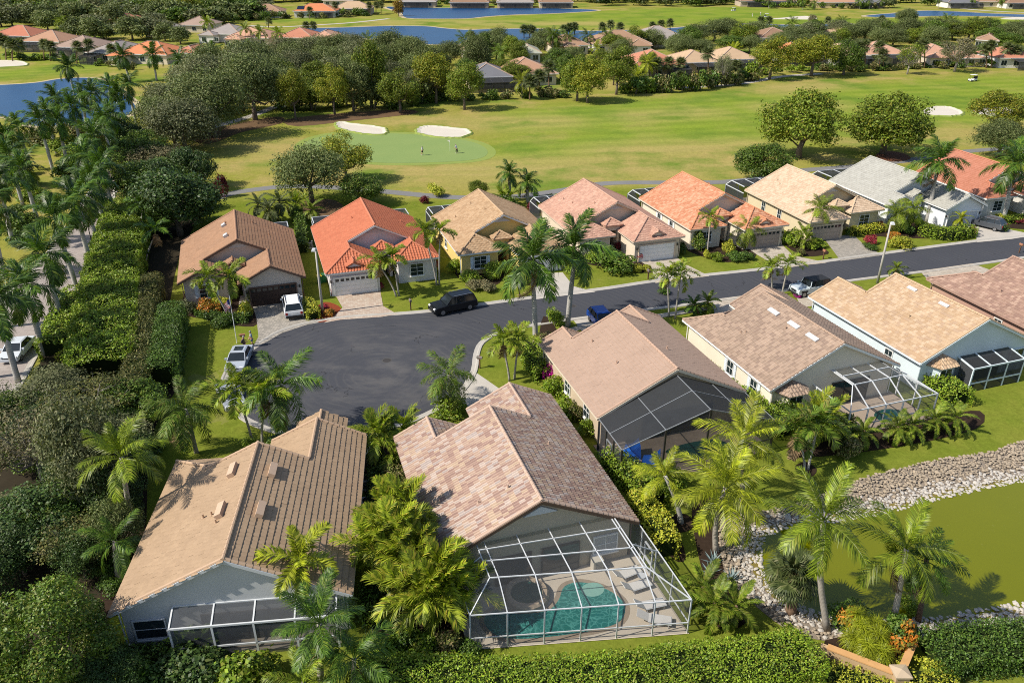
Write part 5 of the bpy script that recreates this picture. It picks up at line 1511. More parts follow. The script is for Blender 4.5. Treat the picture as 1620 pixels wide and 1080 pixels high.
hedge([(640,1070),(610,1060)],2.6,1.0,'hedge','loose green shrub at the left end of the long hedge',.15,130,lump=.2)
hedge([(862,548),(872,562),(880,576)],2.2,1.4,'hedgeo','olive hedge along the taupe house side near the street',.16,110,lump=.16)
hedge([(840,560),(850,584),(862,600)],2.4,1.4,'hedge','broad low hedge beside the twin street palms',.16,100,lump=.12)
hedge([(1005,690),(985,668),(970,652)],1.2,.5,'hedged','low strip of plants along the taupe house wall',.14,110)
hedge([(1112,560),(1140,588),(1172,618),(1195,638)],1.1,.9,'hedge','narrow hedge along the cream side wall',.14,120)
hedge([(1330,520),(1360,536)],1.4,1.2,'hedge','short hedge by the white side wall of the yellow-orange roof',.14,110)
hedge([(1170,640),(1205,664),(1240,690)],1.6,1.6,'hedge','hedge at the near corner of the cream walled house',.15,110,lump=.15)
hedge([(598,740),(600,790),(598,830)],1.3,1.4,'hedged','grey-green clipped hedge in the passage beside the sandy roof',.13,120)
hedge([(627,765),(620,800),(622,830)],1.8,1.5,'hedgeo','rounded olive shrub in the passage between the two near houses',.14,110)
hedge([(592,940),(596,985)],1.8,1.2,'hedged','dark hedge in the passage beside the areca palms',.14,110)
hedge([(497,505),(489,488)],1.3,1.1,'hedgey','yellow-green clipped block between the first two drives',.15,120)
hedge([(318,498),(350,507),(390,508)],1.4,.8,'hedged','low dark border hedge under the brown-roofed house palms',.16,90)
hedge([(650,440),(690,432)],1.0,.7,'hedgey','low yellow-green hedge under the red house window',.15,100)
hedge([(1345,372),(1392,365)],1.6,1.0,'hedgey','bright yellow-green hedge in front of the cream house',.16,100)
hedge([(1462,372),(1500,378),(1530,372)],2.2,1.4,'hedge','bright green hedge before the grey house garage',.16,90,lump=.2)
hedge([(1100,300),(1120,316)],2.0,1.6,'hedged','dark hedge between orange and cream houses at the golf side',.2,60)
hedge([(480,400),(476,360),(466,340)],1.4,1.6,'fic','green hedge between brown and red roofed houses',.2,70)
hedge([(168,1048),(240,1046),(330,1042)],1.2,1.0,'hedged','dark clipped hedge along the foot of the grey gable wall',.13,120)
hedge([(1590,352),(1640,348)],1.6,.9,'hedge','green hedge at the foot of the rightmost royal palm',.16,90)
# ---------- shrubs in the gardens
grove([(168,1030,46,40,'bush','hedged'),(186,1046,44,36,'bush','dark'),(150,1010,50,50,'bush','dark'),(205,1056,44,30,'bush','hedged'),(150,985,44,44,'bush','dark')],'%s from the left of the dark shrubs at the grey gable corner','dark shrubs at the gable corner','shrub','shrub')
grove([(606,1040,60,46,'bush','hedge'),(640,1030,56,44,'bush','hedged'),(676,1040,60,44,'bush','hedge'),(706,1036,56,46,'bush','hedgeo'),(738,1040,44,34,'bush','hedged'),(628,1000,44,36,'bush','hedged'),(600,985,40,34,'bush','hedge')],'%s from the left of the loose shrubs between areca clumps and long hedge','loose shrubs at the cage corner','shrub','shrub')
def shrub(bx,by,w_,h,mt,label,kind='bush',group='garden shrubs'): return tree(bx,by,w_,h,kind,mt,label,'shrub','shrub',group)
shrub(715,656,62,36,'hedge','round clipped bush under the queen palm by the turning circle')
shrub(878,516,30,34,'hedge','egg-shaped bush beside the tall royal palms')
shrub(872,600,32,34,'pink','magenta bougainvillea beside the taupe house')
shrub(878,626,44,38,'hedge','round green shrub below the magenta bougainvillea')
shrub(896,660,44,38,'hedge','second round green shrub below the bougainvillea')
shrub(910,668,26,36,'hedgeo','wispy pale shrub against the taupe house wall')
shrub(926,690,34,32,'hedge','small round shrub at the lanai corner of the taupe house')
shrub(300,495,28,26,'oak2','grey feathery bush at the left corner of the brown house')
shrub(332,494,40,26,'orange','orange-tinged croton bed under the brown house window')
shrub(352,486,30,22,'hedgey','yellow-green shrub at the brown house entrance')
shrub(388,500,30,28,'hedgey','leafy light green shrub by the flagpole')
shrub(350,515,34,20,'hedged','dark ground shrub left of the flagpole')
shrub(396,484,14,34,'hedgeo','trained climbing plant left of the brown garage door')
shrub(477,472,13,16,'orange','potted reddish plant right of the brown garage door')
shrub(512,492,22,14,'red','red leafed shrub at the light pole foot')
shrub(522,498,22,12,'orange','rusty low shrub in the red mulch bed')
shrub(527,466,11,12,'red','red flower pot left of the white garage door')
shrub(603,457,11,12,'red','red flower pot right of the white garage door')
shrub(640,434,18,28,'red','crimson leafed shrub left of the red house window')
shrub(683,428,22,30,'red','crimson leafed shrub right of the red house window')
for i,(a,b,c_,d) in enumerate([(722,432,30,26),(745,448,32,26),(760,428,30,26),(780,440,34,30),(800,430,26,22),(812,450,28,22),(832,448,26,22)]):
    shrub(a,b,c_,d,'hedge','%s from the left of the bright round bushes before the yellow house' % ordinal(i),group='round bushes before the yellow house')
shrub(752,458,26,20,'tan','straw-coloured ornamental grass in the yellow house bed')
shrub(772,460,28,20,'tan','wider straw-coloured grass clump right of the first one')
shrub(906,436,34,24,'hedge','round bush beside the concrete drive of the pink-brown house')
shrub(969,428,66,36,'fic','large mounded bush in the pink-brown house bed')
shrub(940,414,30,22,'hedge','small green bush left of the mounded bush')
shrub(1007,429,20,14,'hedgey','yellow-green low bush right of the mounded bush')
shrub(1022,428,18,12,'hedgey','second yellow-green low bush right of the mounded bush')
shrub(1010,412,18,22,'red','crimson shrub at the left jamb of the white garage of the pink-brown house')
shrub(978,398,16,18,'maroon','maroon shrub at the entrance of the pink-brown house')
shrub(995,402,14,18,'orange','orange shrub at the entrance of the pink-brown house')
shrub(1078,400,22,20,'hedged','dark bush at the corner of the ivory walled house')
shrub(1104,395,28,34,'near','tall bright green bush before the ivory house window')
shrub(1118,408,14,14,'hedgey','yellow bush under the slim palm of the orange house')
shrub(1132,412,24,16,'hedge','green bush right of the slim palm of the orange house')
shrub(1152,402,22,24,'hedgey','yellow-green bush by the orange house entrance')
shrub(1165,412,30,18,'hedged','dark low bush beside the orange house drive')
shrub(1180,410,26,16,'hedged','second dark low bush beside the orange house drive')
shrub(1238,386,14,12,'hedged','small clipped bush at the orange house garage')
shrub(1252,388,32,28,'hedge','green bush between the orange and cream house drives')
shrub(1290,392,34,18,'hedge','rounded bush beside the cream house drive')
shrub(1286,374,12,10,'red','red flowers by the cream house garage')
shrub(1264,404,18,14,'brown','brownish bush at the mailbox of the cream house')
shrub(1340,372,12,12,'hedged','small dark bush right of the cream house garage')
shrub(1376,386,20,16,'red','sparse pinkish shrub on the cream house lawn')
shrub(1376,394,26,12,'hedged','dark ground shrub on the cream house lawn')
shrub(1391,363,14,14,'red','red shrub at the right corner of the cream house')
shrub(1412,378,20,14,'orange','orange croton under the paired palms of the grey house')
shrub(1423,392,38,22,'hedgey','golden mound on the grey house lawn')
shrub(1432,368,30,20,'hedged','dark bush between the paired palms of the grey house')
shrub(1455,362,24,18,'hedge','green bush at the royal palm of the grey house')
shrub(1510,372,24,12,'orange','orange-red low bush before the grey house garage')
shrub(1534,370,20,14,'orange','rusty bush at the edge of the grey house drive')
shrub(1585,366,18,14,'hedged','dark bush beside the parked grey vehicle')
shrub(1578,350,16,14,'hedgey','yellow bush under the terracotta house window')
shrub(1612,352,22,10,'maroon','maroon low plants at the right edge bed')
shrub(690,310,30,22,'hedgey','yellow-green shrub behind the red roof')
shrub(672,322,16,14,'maroon','maroon shrub beside the tan house pool cage')
shrub(840,336,20,20,'maroon','maroon shrub between the tan and pink-brown houses')
shrub(800,330,40,26,'fic','green bush at the back of the tan house')
shrub(870,320,18,14,'near','light green bush at the back of the pink-brown house')
shrub(1000,330,26,18,'hedge','green bush between pink-brown and orange houses')
shrub(1050,465,20,12,'hedged','dark plants at the foot of the twin street palms')
shrub(1262,470,14,10,'pink','purple flowers beside the off-road car')
shrub(1345,990,70,46,'hedged','left ixora bush with orange flowers in the planter')
shrub(1418,1020,60,56,'hedged','right ixora bush with orange flowers in the planter')
tree(1345,1000,50,40,'bushs','orange','orange blossoms at the left of the planter','shrub','shrub','planter flowers',z=.3)
tree(1420,1028,52,52,'bushs','orange','orange blossoms at the right of the planter','shrub','shrub','planter flowers',z=.3)
shrub(1435,968,36,32,'hedge','light green shrub at the pond edge by the leaning palms')
shrub(1252,1030,60,44,'hedge','loose green shrub at the pond end of the long hedge')
shrub(1280,1062,40,50,'hedgeo','olive shrub at the rounded end of the long hedge')
shrub(1322,690,64,44,'fic','round green shrub by the white-trunked tree')
shrub(1340,720,50,36,'hedgeo','small spreading shrub in the rear garden bed')
shrub(1060,778,60,44,'hedge','tall leafy shrub beside the small coconut palm')
shrub(1228,660,54,44,'fic','leafy green shrub at the bay window of the cream house')
shrub(905,760,26,20,'hedged','small dark plant beside the multicoloured roof')
shrub(445,702,44,20,'hedged','low dark shrub under the big turning-circle palm')
shrub(395,705,30,18,'hedge','low green shrub at the leaning turning-circle palm')
shrub(240,520,40,40,'brown','brown-green bush by the clipped hedges')
# ------------------------------------------------------------------ palms
AVG = 'royal palms lining the avenue'
av = [((195,256),(178,196)),((183,277),(165,205)),((175,304),(152,230)),((160,326),(140,262)),((181,339),(163,276)),((170,371),(150,302)),((159,402),(136,325)),((148,436),(122,340)),((123,462),(92,366)),((99,514),(76,425)),((70,562),(48,478)),((29,604),(2,500))]
for i,(b,c) in enumerate(sorted(av,key=lambda q:-q[0][1])):
    palm('royal',b,c,1.18,'%s royal palm counted up the house side of the avenue from the bottom' % ordinal(i),AVG)
av2 = [((-12,520),(-30,430)),((8,440),(-12,350)),((22,390),(2,300)),((38,330),(18,262)),((38,296),(14,230)),((50,270),(32,215)),((90,243),(76,190)),((106,228),(90,168)),((130,238),(116,180)),((202,210),(188,160)),((216,196),(204,146)),((160,222),(148,160)),((182,206),(176,150)),((84,270),(66,205))]
for i,(b,c) in enumerate(sorted(av2,key=lambda q:-q[0][1])):
    palm('royal',b,c,1.15,'%s royal palm counted up the lake side of the avenue from the bottom' % ordinal(i),AVG)
palm('royal',(847,544),(843,440),1.45,'tall royal palm at the street, left of the central pair',dead=1)
palm('royal',(898,516),(908,420),1.45,'tall royal palm at the street, right of the central pair')
palm('royal',(1466,351),(1481,276),1.4,'tall royal palm in front of the grey house')
palm('royal',(1587,349),(1600,280),1.4,'rightmost royal palm in front of the terracotta house')
palm('royal',(806,318),(806,285),.85,'left royal palm behind the tan house')
palm('royal',(835,320),(834,300),.85,'right royal palm behind the tan house')
for i,(b,c) in enumerate([((206,130),(196,100)),((248,128),(244,98)),((292,140),(286,108)),((347,124),(336,94)),((394,122),(389,94)),((118,150),(110,118))]):
    palm('royal',b,c,1.3,'%s from the left of the royal palms above the left oaks' % ordinal(sorted([206,248,292,347,394,118]).index(b[0])),'royal palms above the oaks',far=True)
FX = 'small foxtail palms in the gardens'
for b,c,s,l in [((361,502),(330,446),1.05,'left of the two slim palms by the brown house flagpole'),((364,500),(365,446),1.1,'right of the two slim palms by the brown house flagpole'),
    ((627,469),(600,420),1.05,'left slim palm in the red mulch ring of the red house'),((631,468),(622,414),1.05,'right slim palm in the red mulch ring of the red house'),
    ((691,451),(672,372),.95,'left of the two thin tall palms at the red house corner'),((695,450),(696,372),.95,'right of the two thin tall palms at the red house corner'),
    ((1058,501),(1055,442),.95,'left of the street palms before the taupe roof'),((1068,504),(1076,440),.95,'right of the street palms before the taupe roof'),
    ((1221,458),(1220,428),.95,'left of the street palms beside the off-road car'),((1237,466),(1246,424),.95,'right of the street palms beside the off-road car'),
    ((1119,399),(1124,348),.8,'slim palm before the orange house window'),
    ((806,602),(796,548),1.0,'left of the twin palms by the turning-circle hedge'),((814,599),(820,545),1.0,'right of the twin palms by the turning-circle hedge'),
    ((399,697),(376,624),1.15,'leaning palm at the left of the turning circle'),((415,703),(418,634),1.25,'bright green palm beside the leaning turning-circle one')]:
    palm('fox',b,c,s*1.15,l,FX,dead=1 if '1058' in str(b) or '1237' in str(b) else 0)
palm('queen',(716,646),(709,592),.95,'drooping queen palm above the round clipped bush')
palm('queen',(455,696),(446,606),1.15,'big dark palm with arching fronds at the turning circle',mat=LM['royal'])
palm('queen',(311,716),(294,645),1.0,'full queen palm on the lawn behind the sandy roof',mat=LM['queen'])
palm('queen',(1177,393),(1184,362),.8,'full palm before the orange house garage',mat=LM['fox'])
palm('queen',(1293,376),(1298,330),.85,'full palm before the cream house garage',mat=LM['fox'])
palm('queen',(1421,368),(1421,338),.8,'left of the paired palms on the grey house lawn',mat=LM['fox'])
palm('queen',(1429,366),(1445,330),.8,'right of the paired palms on the grey house lawn',mat=LM['fox'])
palm('coco',(214,854),(192,722),.72,'coconut palm with upswept fronds left of the sandy roof',mat=LM['coco2'],n=17,low=2)
palm('coco',(188,916),(182,855),.55,'small palm in shade left of the sandy roof',mat=LM['royal'],n=14)
palm('coco',(1133,872),(1148,770),.88,'huge yellow-green coconut palm right of the pool cage',curve=-.3,n=22,low=-18)
palm('coco',(1172,800),(1176,694),.8,'big yellow coconut palm before the dark screened lanai',n=20)
palm('coco',(1309,997),(1303,822),.78,'coconut palm with curved trunk at the pond corner',curve=-.5,mat=LM['coco2'],n=18,low=-22,wind=.3)
palm('coco',(1409,997),(1434,868),.75,'leaning coconut palm in front of the pond, left of a pair',mat=LM['coco2'],n=15,low=-25,wind=.3)
palm('queen',(1452,982),(1466,884),.7,'darker palm leaning behind the pond-front coconut',mat=LM['royal'],trunkm=brownbark)
palm('sabal',(1251,968),(1256,905),1.0,'stout fan palm with frayed trunk at the pond edge',fat=1.6,n=34)
palm('coco',(1077,826),(1052,752),.55,'small white-trunked coconut palm by the yellow-green hedge',trunkm=royalbark,n=14)
palm('coco',(510,1100),(505,985),.62,'large dark feathery palm at the bottom before the screened porch',mat=LM['royal'],n=22,name='feather_palm')
palm('queen',(560,1120),(560,1042),.75,'blue-green feathery palm at the bottom left of the long hedge',mat=LM['royal'],n=16,name='feather_palm')
palm('fox',(478,985),(476,900),1.3,'bright yellow-green palm before the sandy ribbed roof',mat=LM['coco'],n=12)
palm('queen',(470,1150),(480,1080),.7,'yellowish palm at the bottom edge',mat=LM['fox'],n=14)
palm('pyg',(425,358),(425,330),1.7,'left of the bushy palms behind the brown roof',mat=LM['sabal'],n=20)
palm('pyg',(440,352),(442,318),1.6,'right of the bushy palms behind the brown roof',mat=LM['sabal'],n=20)
palm('pyg',(405,352),(408,322),1.5,'leftmost broad palm behind the brown roof',mat=LM['sabal'],n=18)
palm('pyg',(490,352),(492,330),1.5,'light green palm between brown and red roofs',mat=LM['pyg'],n=18)
PY = 'low date palms'
for i,(bx,by) in enumerate([(1367,706),(1420,700),(1444,696),(1480,686),(1513,684)]):
    palm('pyg',(bx,by),(bx,by-26),1.15,'%s from the left of the low date palms in front of the white cage' % ordinal(i),PY,n=18)
for i,(bx,by) in enumerate([(1112,960),(1130,985),(1165,990)]):
    palm('pyg',(bx,by),(bx,by-34),1.25,'%s from the left of the low palms at the right corner of the pool cage' % ordinal(i),PY,n=18)
palm('pyg',(1415,438),(1419,424),.9,'small date palm at the street light foot',PY)
palm('pyg',(1105,495),(1098,482),1.05,'left dark date palm at the taupe and cream drive',PY,mat=LM['royal'])
palm('pyg',(1120,492),(1120,476),1.05,'right green date palm at the taupe and cream drive',PY)
palm('pyg',(1522,366),(1521,344),1.1,'yellowish small palm before the grey house garage',PY,mat=LM['coco'])
palm('pyg',(1496,598),(1498,586),.6,'tiny palm at the yellow-orange house bay window',PY)
palm('pyg',(1040,780),(1045,745),1.1,'small green palm beside the lanai hedge',PY)
palm('pyg',(320,1030),(318,1012),.9,'dark small palm at the left foot of the porch screen',PY,mat=LM['royal'])
palm('pyg',(290,1036),(288,1018),.8,'dark small palm near the gable window',PY,mat=LM['royal'])
palm('fox',(1273,742),(1262,690),1.2,'left of the white-trunked palms in the rear garden',trunkm=royalbark,n=12,mat=LM['queen'])
palm('fox',(1278,742),(1292,680),1.35,'right of the white-trunked palms in the rear garden',trunkm=royalbark,n=13,mat=LM['queen'])
palm('fox',(230,420),(246,372),1.2,'dark palm inside the woodland by the brown roof',mat=LM['royal'])
palm('fox',(225,380),(226,330),1.3,'tall dark palm above the broad hedge',mat=LM['royal'],n=12)
palm('pyg',(228,600),(262,592),1.3,'dark palm in the shade below the boxy hedge',mat=LM['royal'])
clump((664,985),10,1.4,4.9,'big golden areca clump beside the pool cage, nearest part',scale=1.15,group='areca clumps between the near houses')
clump((632,925),10,1.3,4.4,'big golden areca clump beside the multicoloured roof, middle part',scale=1.15,group='areca clumps between the near houses')
clump((626,868),7,1.0,3.9,'golden areca clump beside the multicoloured roof, far part',scale=1.1,group='areca clumps between the near houses')
clump((720,975),6,1.0,3.6,'golden areca clump touching the cage corner',scale=1.1,group='areca clumps between the near houses')
clump((616,728),7,1.0,3.4,'green areca clump at the front corner of the multicoloured roof',scale=1.1,group='areca clumps between the near houses',mat=LM['fox'])
clump((1292,700),5,.9,3.2,'yellow areca clump in front of the cream house bay',scale=1.1)
clump((1270,392),3,.5,1.8,'small light green areca beside the cream house drive',scale=.8,mat=LM['fox'])
clump((800,325),3,.6,2.2,'leafy areca behind the tan house',scale=.9,mat=LM['fox'])
clump((470,338),3,.6,2.0,'leafy areca behind the red house',scale=.9,mat=LM['fox'])
# ponytail palms in the planter
for i,(bx,by,h) in enumerate([(1348,1004,1.5),(1358,1018,1.3),(1378,1012,1.2),(1365,1045,1.1),(1384,1030,1.2),(1344,1030,1.0),(1392,1050,.8)]):
    x, y = G(bx,by)
    palm('pony',None,None,1.15,'%s of the drooping grass-like palms in the planter, counted from the back' % ordinal(i),'grass-like palms in the planter',xy=(x,y),top=(0,h),n=26,mat=LM['coco'],name='ponytail_palm')
# agaves
def agave(px_,py_,s,label):
    x, y = G(px_,py_); o = empty('agave',(x,y,0),0,label,'agave','agaves at the pool cage corner')
    for i in range(18):
        el = R(75-55*i/17); az = i*2.4; L = s*rnd.uniform(.85,1.1)
        m = MB(); d = Vector((math.cos(el),0,math.sin(el)))
        w_ = .07*s
        m.add([(0,-w_*.7,0),(0,w_*.7,0),tuple(d*L*.5+Vector((0,w_,0))),tuple(d*L*.5-Vector((0,w_,0))),tuple(d*L),tuple(d*L*.45+Vector((0,0,-.05*s)))],[[0,1,2,5],[0,5,3],[3,5,4],[5,2,4]])
        f = m.build('leaf',LM['agave'],o); f.rotation_euler = (0,0,az)
for a in [(1128,890,.95,'grey-blue agave nearest the coconut palm trunk'),(1122,906,.9,'grey-blue agave in the middle of the three'),(1156,918,.95,'grey-blue agave nearest the pond rocks')]: agave(*a)
# far palms
def farpalms(kind, items, tmpl, group, scale=1.):
    for i,(bx,by,h) in enumerate(sorted(items)):
        palm(kind,(bx,by),(bx,by-h),scale,tmpl % ordinal(i),group,far=True)
farpalms('sabal',[(10,96,30),(20,97,26),(0,96,34),(30,92,22)],'%s from the left of the dark fan palms by the upper left bunker','fan palms by the bunker',1.5)
farpalms('sabal',[(70,96,26),(80,97,24),(122,101,28),(140,100,30),(176,100,22)],'%s from the left of the fan palms on the upper left lawn','fan palms on the upper left lawn',1.3)
farpalms('sabal',[(740,158,42),(700,157,30),(853,152,32),(838,158,30),(868,146,40)],'%s from the left of the fan palms at the grey and brown roofs','fan palms at the grey roofed house',1.3)
farpalms('coco',[(826,156,26)],'%s bright palm in front of the grey roof pool screen','bright palms',.75)
farpalms('queen',[(735,92,28),(582,75,10)],'%s tall palm from the left beside the far tan gable','tall far palms',1.3)
farpalms('queen',[(791,105,22),(874,88,32),(881,88,28),(899,84,24),(930,82,24),(960,82,24)],'%s from the left of the palms before the far brown houses','palms before the far brown houses',1.1)
farpalms('sabal',[(829,60,14),(838,58,12),(843,60,12),(746,66,10),(892,56,10),(901,55,12),(909,54,12),(953,52,10),(966,50,12),(981,52,10),(1032,49,8),(1046,48,10),(1060,48,12)],'%s from the left of the fan palms against the long lake','fan palms along the long lake',1.3)
farpalms('sabal',[(1058,125,26),(1077,122,22),(1040,126,26),(1120,130,46),(1146,132,28),(1076,140,18),(1165,130,26)],'%s from the left of the fan palms before the orange and tan roofs','fan palms before the orange roof',1.3)
farpalms('coco',[(1025,128,28),(1008,142,20),(1160,100,18),(944,92,14)],'%s from the left of the feathery palms around the orange roof','feathery palms around the orange roof',.8)
farpalms('sabal',[(1359,110,36),(1368,110,38),(1391,110,36),(1397,112,26),(1455,108,34),(1462,108,38),(1499,106,30),(1568,108,36),(1594,106,30),(1608,106,26),(1560,108,30)],'%s from the left of the fan palms along the right fairway houses','fan palms along the right fairway houses',1.3)
farpalms('queen',[(1253,62,24),(1332,56,20),(1400,66,20),(1498,58,26),(1506,58,22),(1540,62,24),(1205,44,8),(1190,72,10),(1167,74,12)],'%s from the left of the tall palms between the right middle houses','tall palms between the right middle houses',1.1)
farpalms('sabal',[(1204,46,14),(1217,46,14),(1395,40,10),(1310,40,8)],'%s from the left of the fan palms on the far fairway bank','fan palms on the far fairway bank',1.2)
farpalms('sabal',[(395,30,20),(410,30,22),(490,30,14),(530,28,20),(484,52,12),(495,52,12),(425,45,12),(584,24,16),(595,24,16),(603,22,14)],'%s from the left of the fan palms at the upper middle houses','fan palms at the upper middle houses',1.2)
farpalms('queen',[(1216,14,14),(1270,16,14),(1288,16,10),(1360,15,14),(1375,15,14),(1252,12,12),(1485,14,16),(1585,13,14),(1540,13,14),(1395,14,12)],'%s from the left of the palms before the upper right houses','palms before the upper right houses',1.0)
farpalms('fox',[(100,52,14),(122,54,12),(95,50,10),(270,40,12),(328,60,20),(388,74,24),(412,78,22),(440,76,18),(330,56,16)],'%s from the left of the palms among the upper left roofs','palms among the upper left roofs',1.7)

for i,(b,c) in enumerate([((-30,600),(-60,500)),((60,350),(40,282)),((14,300),(-6,246)),((108,262),(94,205)),((140,218),(132,165))]):
    palm('royal',b,c,1.15,'%s of the extra royal palms crowding the lake side of the avenue, from the bottom' % ordinal(i),AVG)
# ------------------------------------------------------------------ distant houses
def roofmat(name, c):
    if name in MATS: return MATS[name]
    t = NT(name).set(.8,.2)
    col = t.mix(t.noise(.4,5),tuple(x*.85 for x in c),tuple(min(1,x*1.12) for x in c))
    wv = t.new('ShaderNodeTexWave'); wv.wave_type = 'BANDS'; wv.bands_direction = 'Z'; wv.inputs['Scale'].default_value = 1.7; wv.inputs['Distortion'].default_value = .3
    t.link(t.pos(), wv.inputs[0])
    col = t.mix(1.0, col, t.mix(wv.outputs[1],(.86,)*3,(1.06,)*3),'MULTIPLY')
    t.color(col); MATS[name] = t.mat
    return t.mat
RC = dict(salmon=(.50,.21,.13),brick=(.47,.18,.11),rust=(.44,.25,.16),mauve=(.36,.255,.20),grey=(.33,.29,.265),orange=(.60,.22,.10),tan=(.50,.35,.22),brown=(.36,.22,.14),sage=(.38,.38,.29),slate=(.17,.17,.185),peach=(.55,.31,.21),umber=(.28,.17,.11))
CAPX = plain('distant_ridge_caps',(.42,.30,.23),.8,.2,.15,1)
WC = dict(cream=stucco('far_cream',(.60,.52,.40)),white=stucco('far_white',(.68,.66,.62)),beige=stucco('far_beige',(.46,.38,.30)),yellow=stucco('far_yellow',(.66,.52,.27)))
def far_house(cx, ey, wpx, roof, wall, label, D=15., rot=0., e=3.1, pitch=.42, wing=None, lanai=None, wins=3):
    x, y = G(cx,ey,e); s = (y*CS+(CAM_H-e)*SN)/FPX
    W = wpx*s
    o = empty('house',(x,y,0),R(rot),label,'house','houses around the golf course')
    rm = roofmat('far_roof_'+roof,RC[roof])
    m = MB(); caps = []
    def hip(x0,x1,y0,y1,e):
        w_, d = x1-x0, y1-y0; h = min(w_,d)/2; z = e+h*pitch
        if w_ >= d: a, b = (x0+h,(y0+y1)/2,z), (x1-h,(y0+y1)/2,z)
        else: a, b = ((x0+x1)/2,y0+h,z), ((x0+x1)/2,y1-h,z)
        c = [(x0,y0,e),(x1,y0,e),(x1,y1,e),(x0,y1,e)]
        if w_ >= d: fs = [[c[0],c[1],b,a],[c[1],c[2],b],[c[2],c[3],a,b],[c[3],c[0],a]]; hips = [(c[0],a),(c[3],a),(c[1],b),(c[2],b),(a,b)]
        else: fs = [[c[0],c[1],a],[c[1],c[2],b,a],[c[2],c[3],b],[c[3],c[0],a,b]]; hips = [(c[0],a),(c[1],a),(c[2],b),(c[3],b),(a,b)]
        for f in fs: m.poly(f)
        m.poly([(p[0],p[1],e-.02) for p in c[::-1]])
        caps.extend(hips)
    hip(-W/2,W/2,0,D,e)
    wl = MB().box(-W/2+.6,W/2-.6,.6,D-.6,0,e-.03)
    if wing:
        fx0, fx1, pr = wing; x0, x1 = -W/2+W*fx0, -W/2+W*fx1
        hip(x0,x1,-pr,-pr+(x1-x0),e-.12)
        wl.box(x0+.5,x1-.5,-pr+.5,.598,0,e-.16)
    wl.build('wall',WC[wall],o)
    rf = m.build('roof',rm,o)
    cp = MB()
    for a, b in caps: cp.bar((a[0],a[1],a[2]+.04),(b[0],b[1],b[2]+.04),.32,.14)
    c = cp.build('ridge_caps',CAPX,rf); c['kind'] = 'stuff'
    fm = MB(); fm.bar((-W/2,-.02,e-.1),(W/2,-.02,e-.1),.1,.22); fm.build('fascia',white,o)
    for i in range(wins):
        xx = -W/2+W*(i+.5)/wins
        if wing and -W/2+W*wing[0]-1 < xx < -W/2+W*wing[1]+1: yy = -wing[2]+.47
        else: yy = .57
        q = MB().box(xx-.95,xx+.95,yy-.06,yy+.04,.75,2.35).build('window',white,o)
        MB().box(xx-.85,xx-.03,yy-.075,yy-.061,.83,2.27).build('pane',glass,q); MB().box(xx+.03,xx+.85,yy-.075,yy-.061,.83,2.27).build('pane',glass,q)
    if lanai:
        fx0, fx1, dp = lanai; x0, x1 = -W/2+W*fx0, -W/2+W*fx1
        q = MB()
        for xx in np.linspace(x0,x1,5):
            q.bar((xx,-dp,0),(xx,-dp,2.5),.12); q.bar((xx,-dp,2.5),(xx,.5,3.0),.12)
        q.bar((x0,-dp,2.5),(x1,-dp,2.5),.12); q.bar((x0,-dp,1.0),(x1,-dp,1.0),.08)
        L = q.build('lanai_frame',cagebronze,o)
        MB().add([(x0,-dp,0),(x1,-dp,0),(x1,-dp,2.5),(x0,-dp,2.5),(x1,.5,3.0),(x0,.5,3.0)],[[0,1,2,3],[3,2,4,5]]).build('screen',scr_dark,L)
    return o
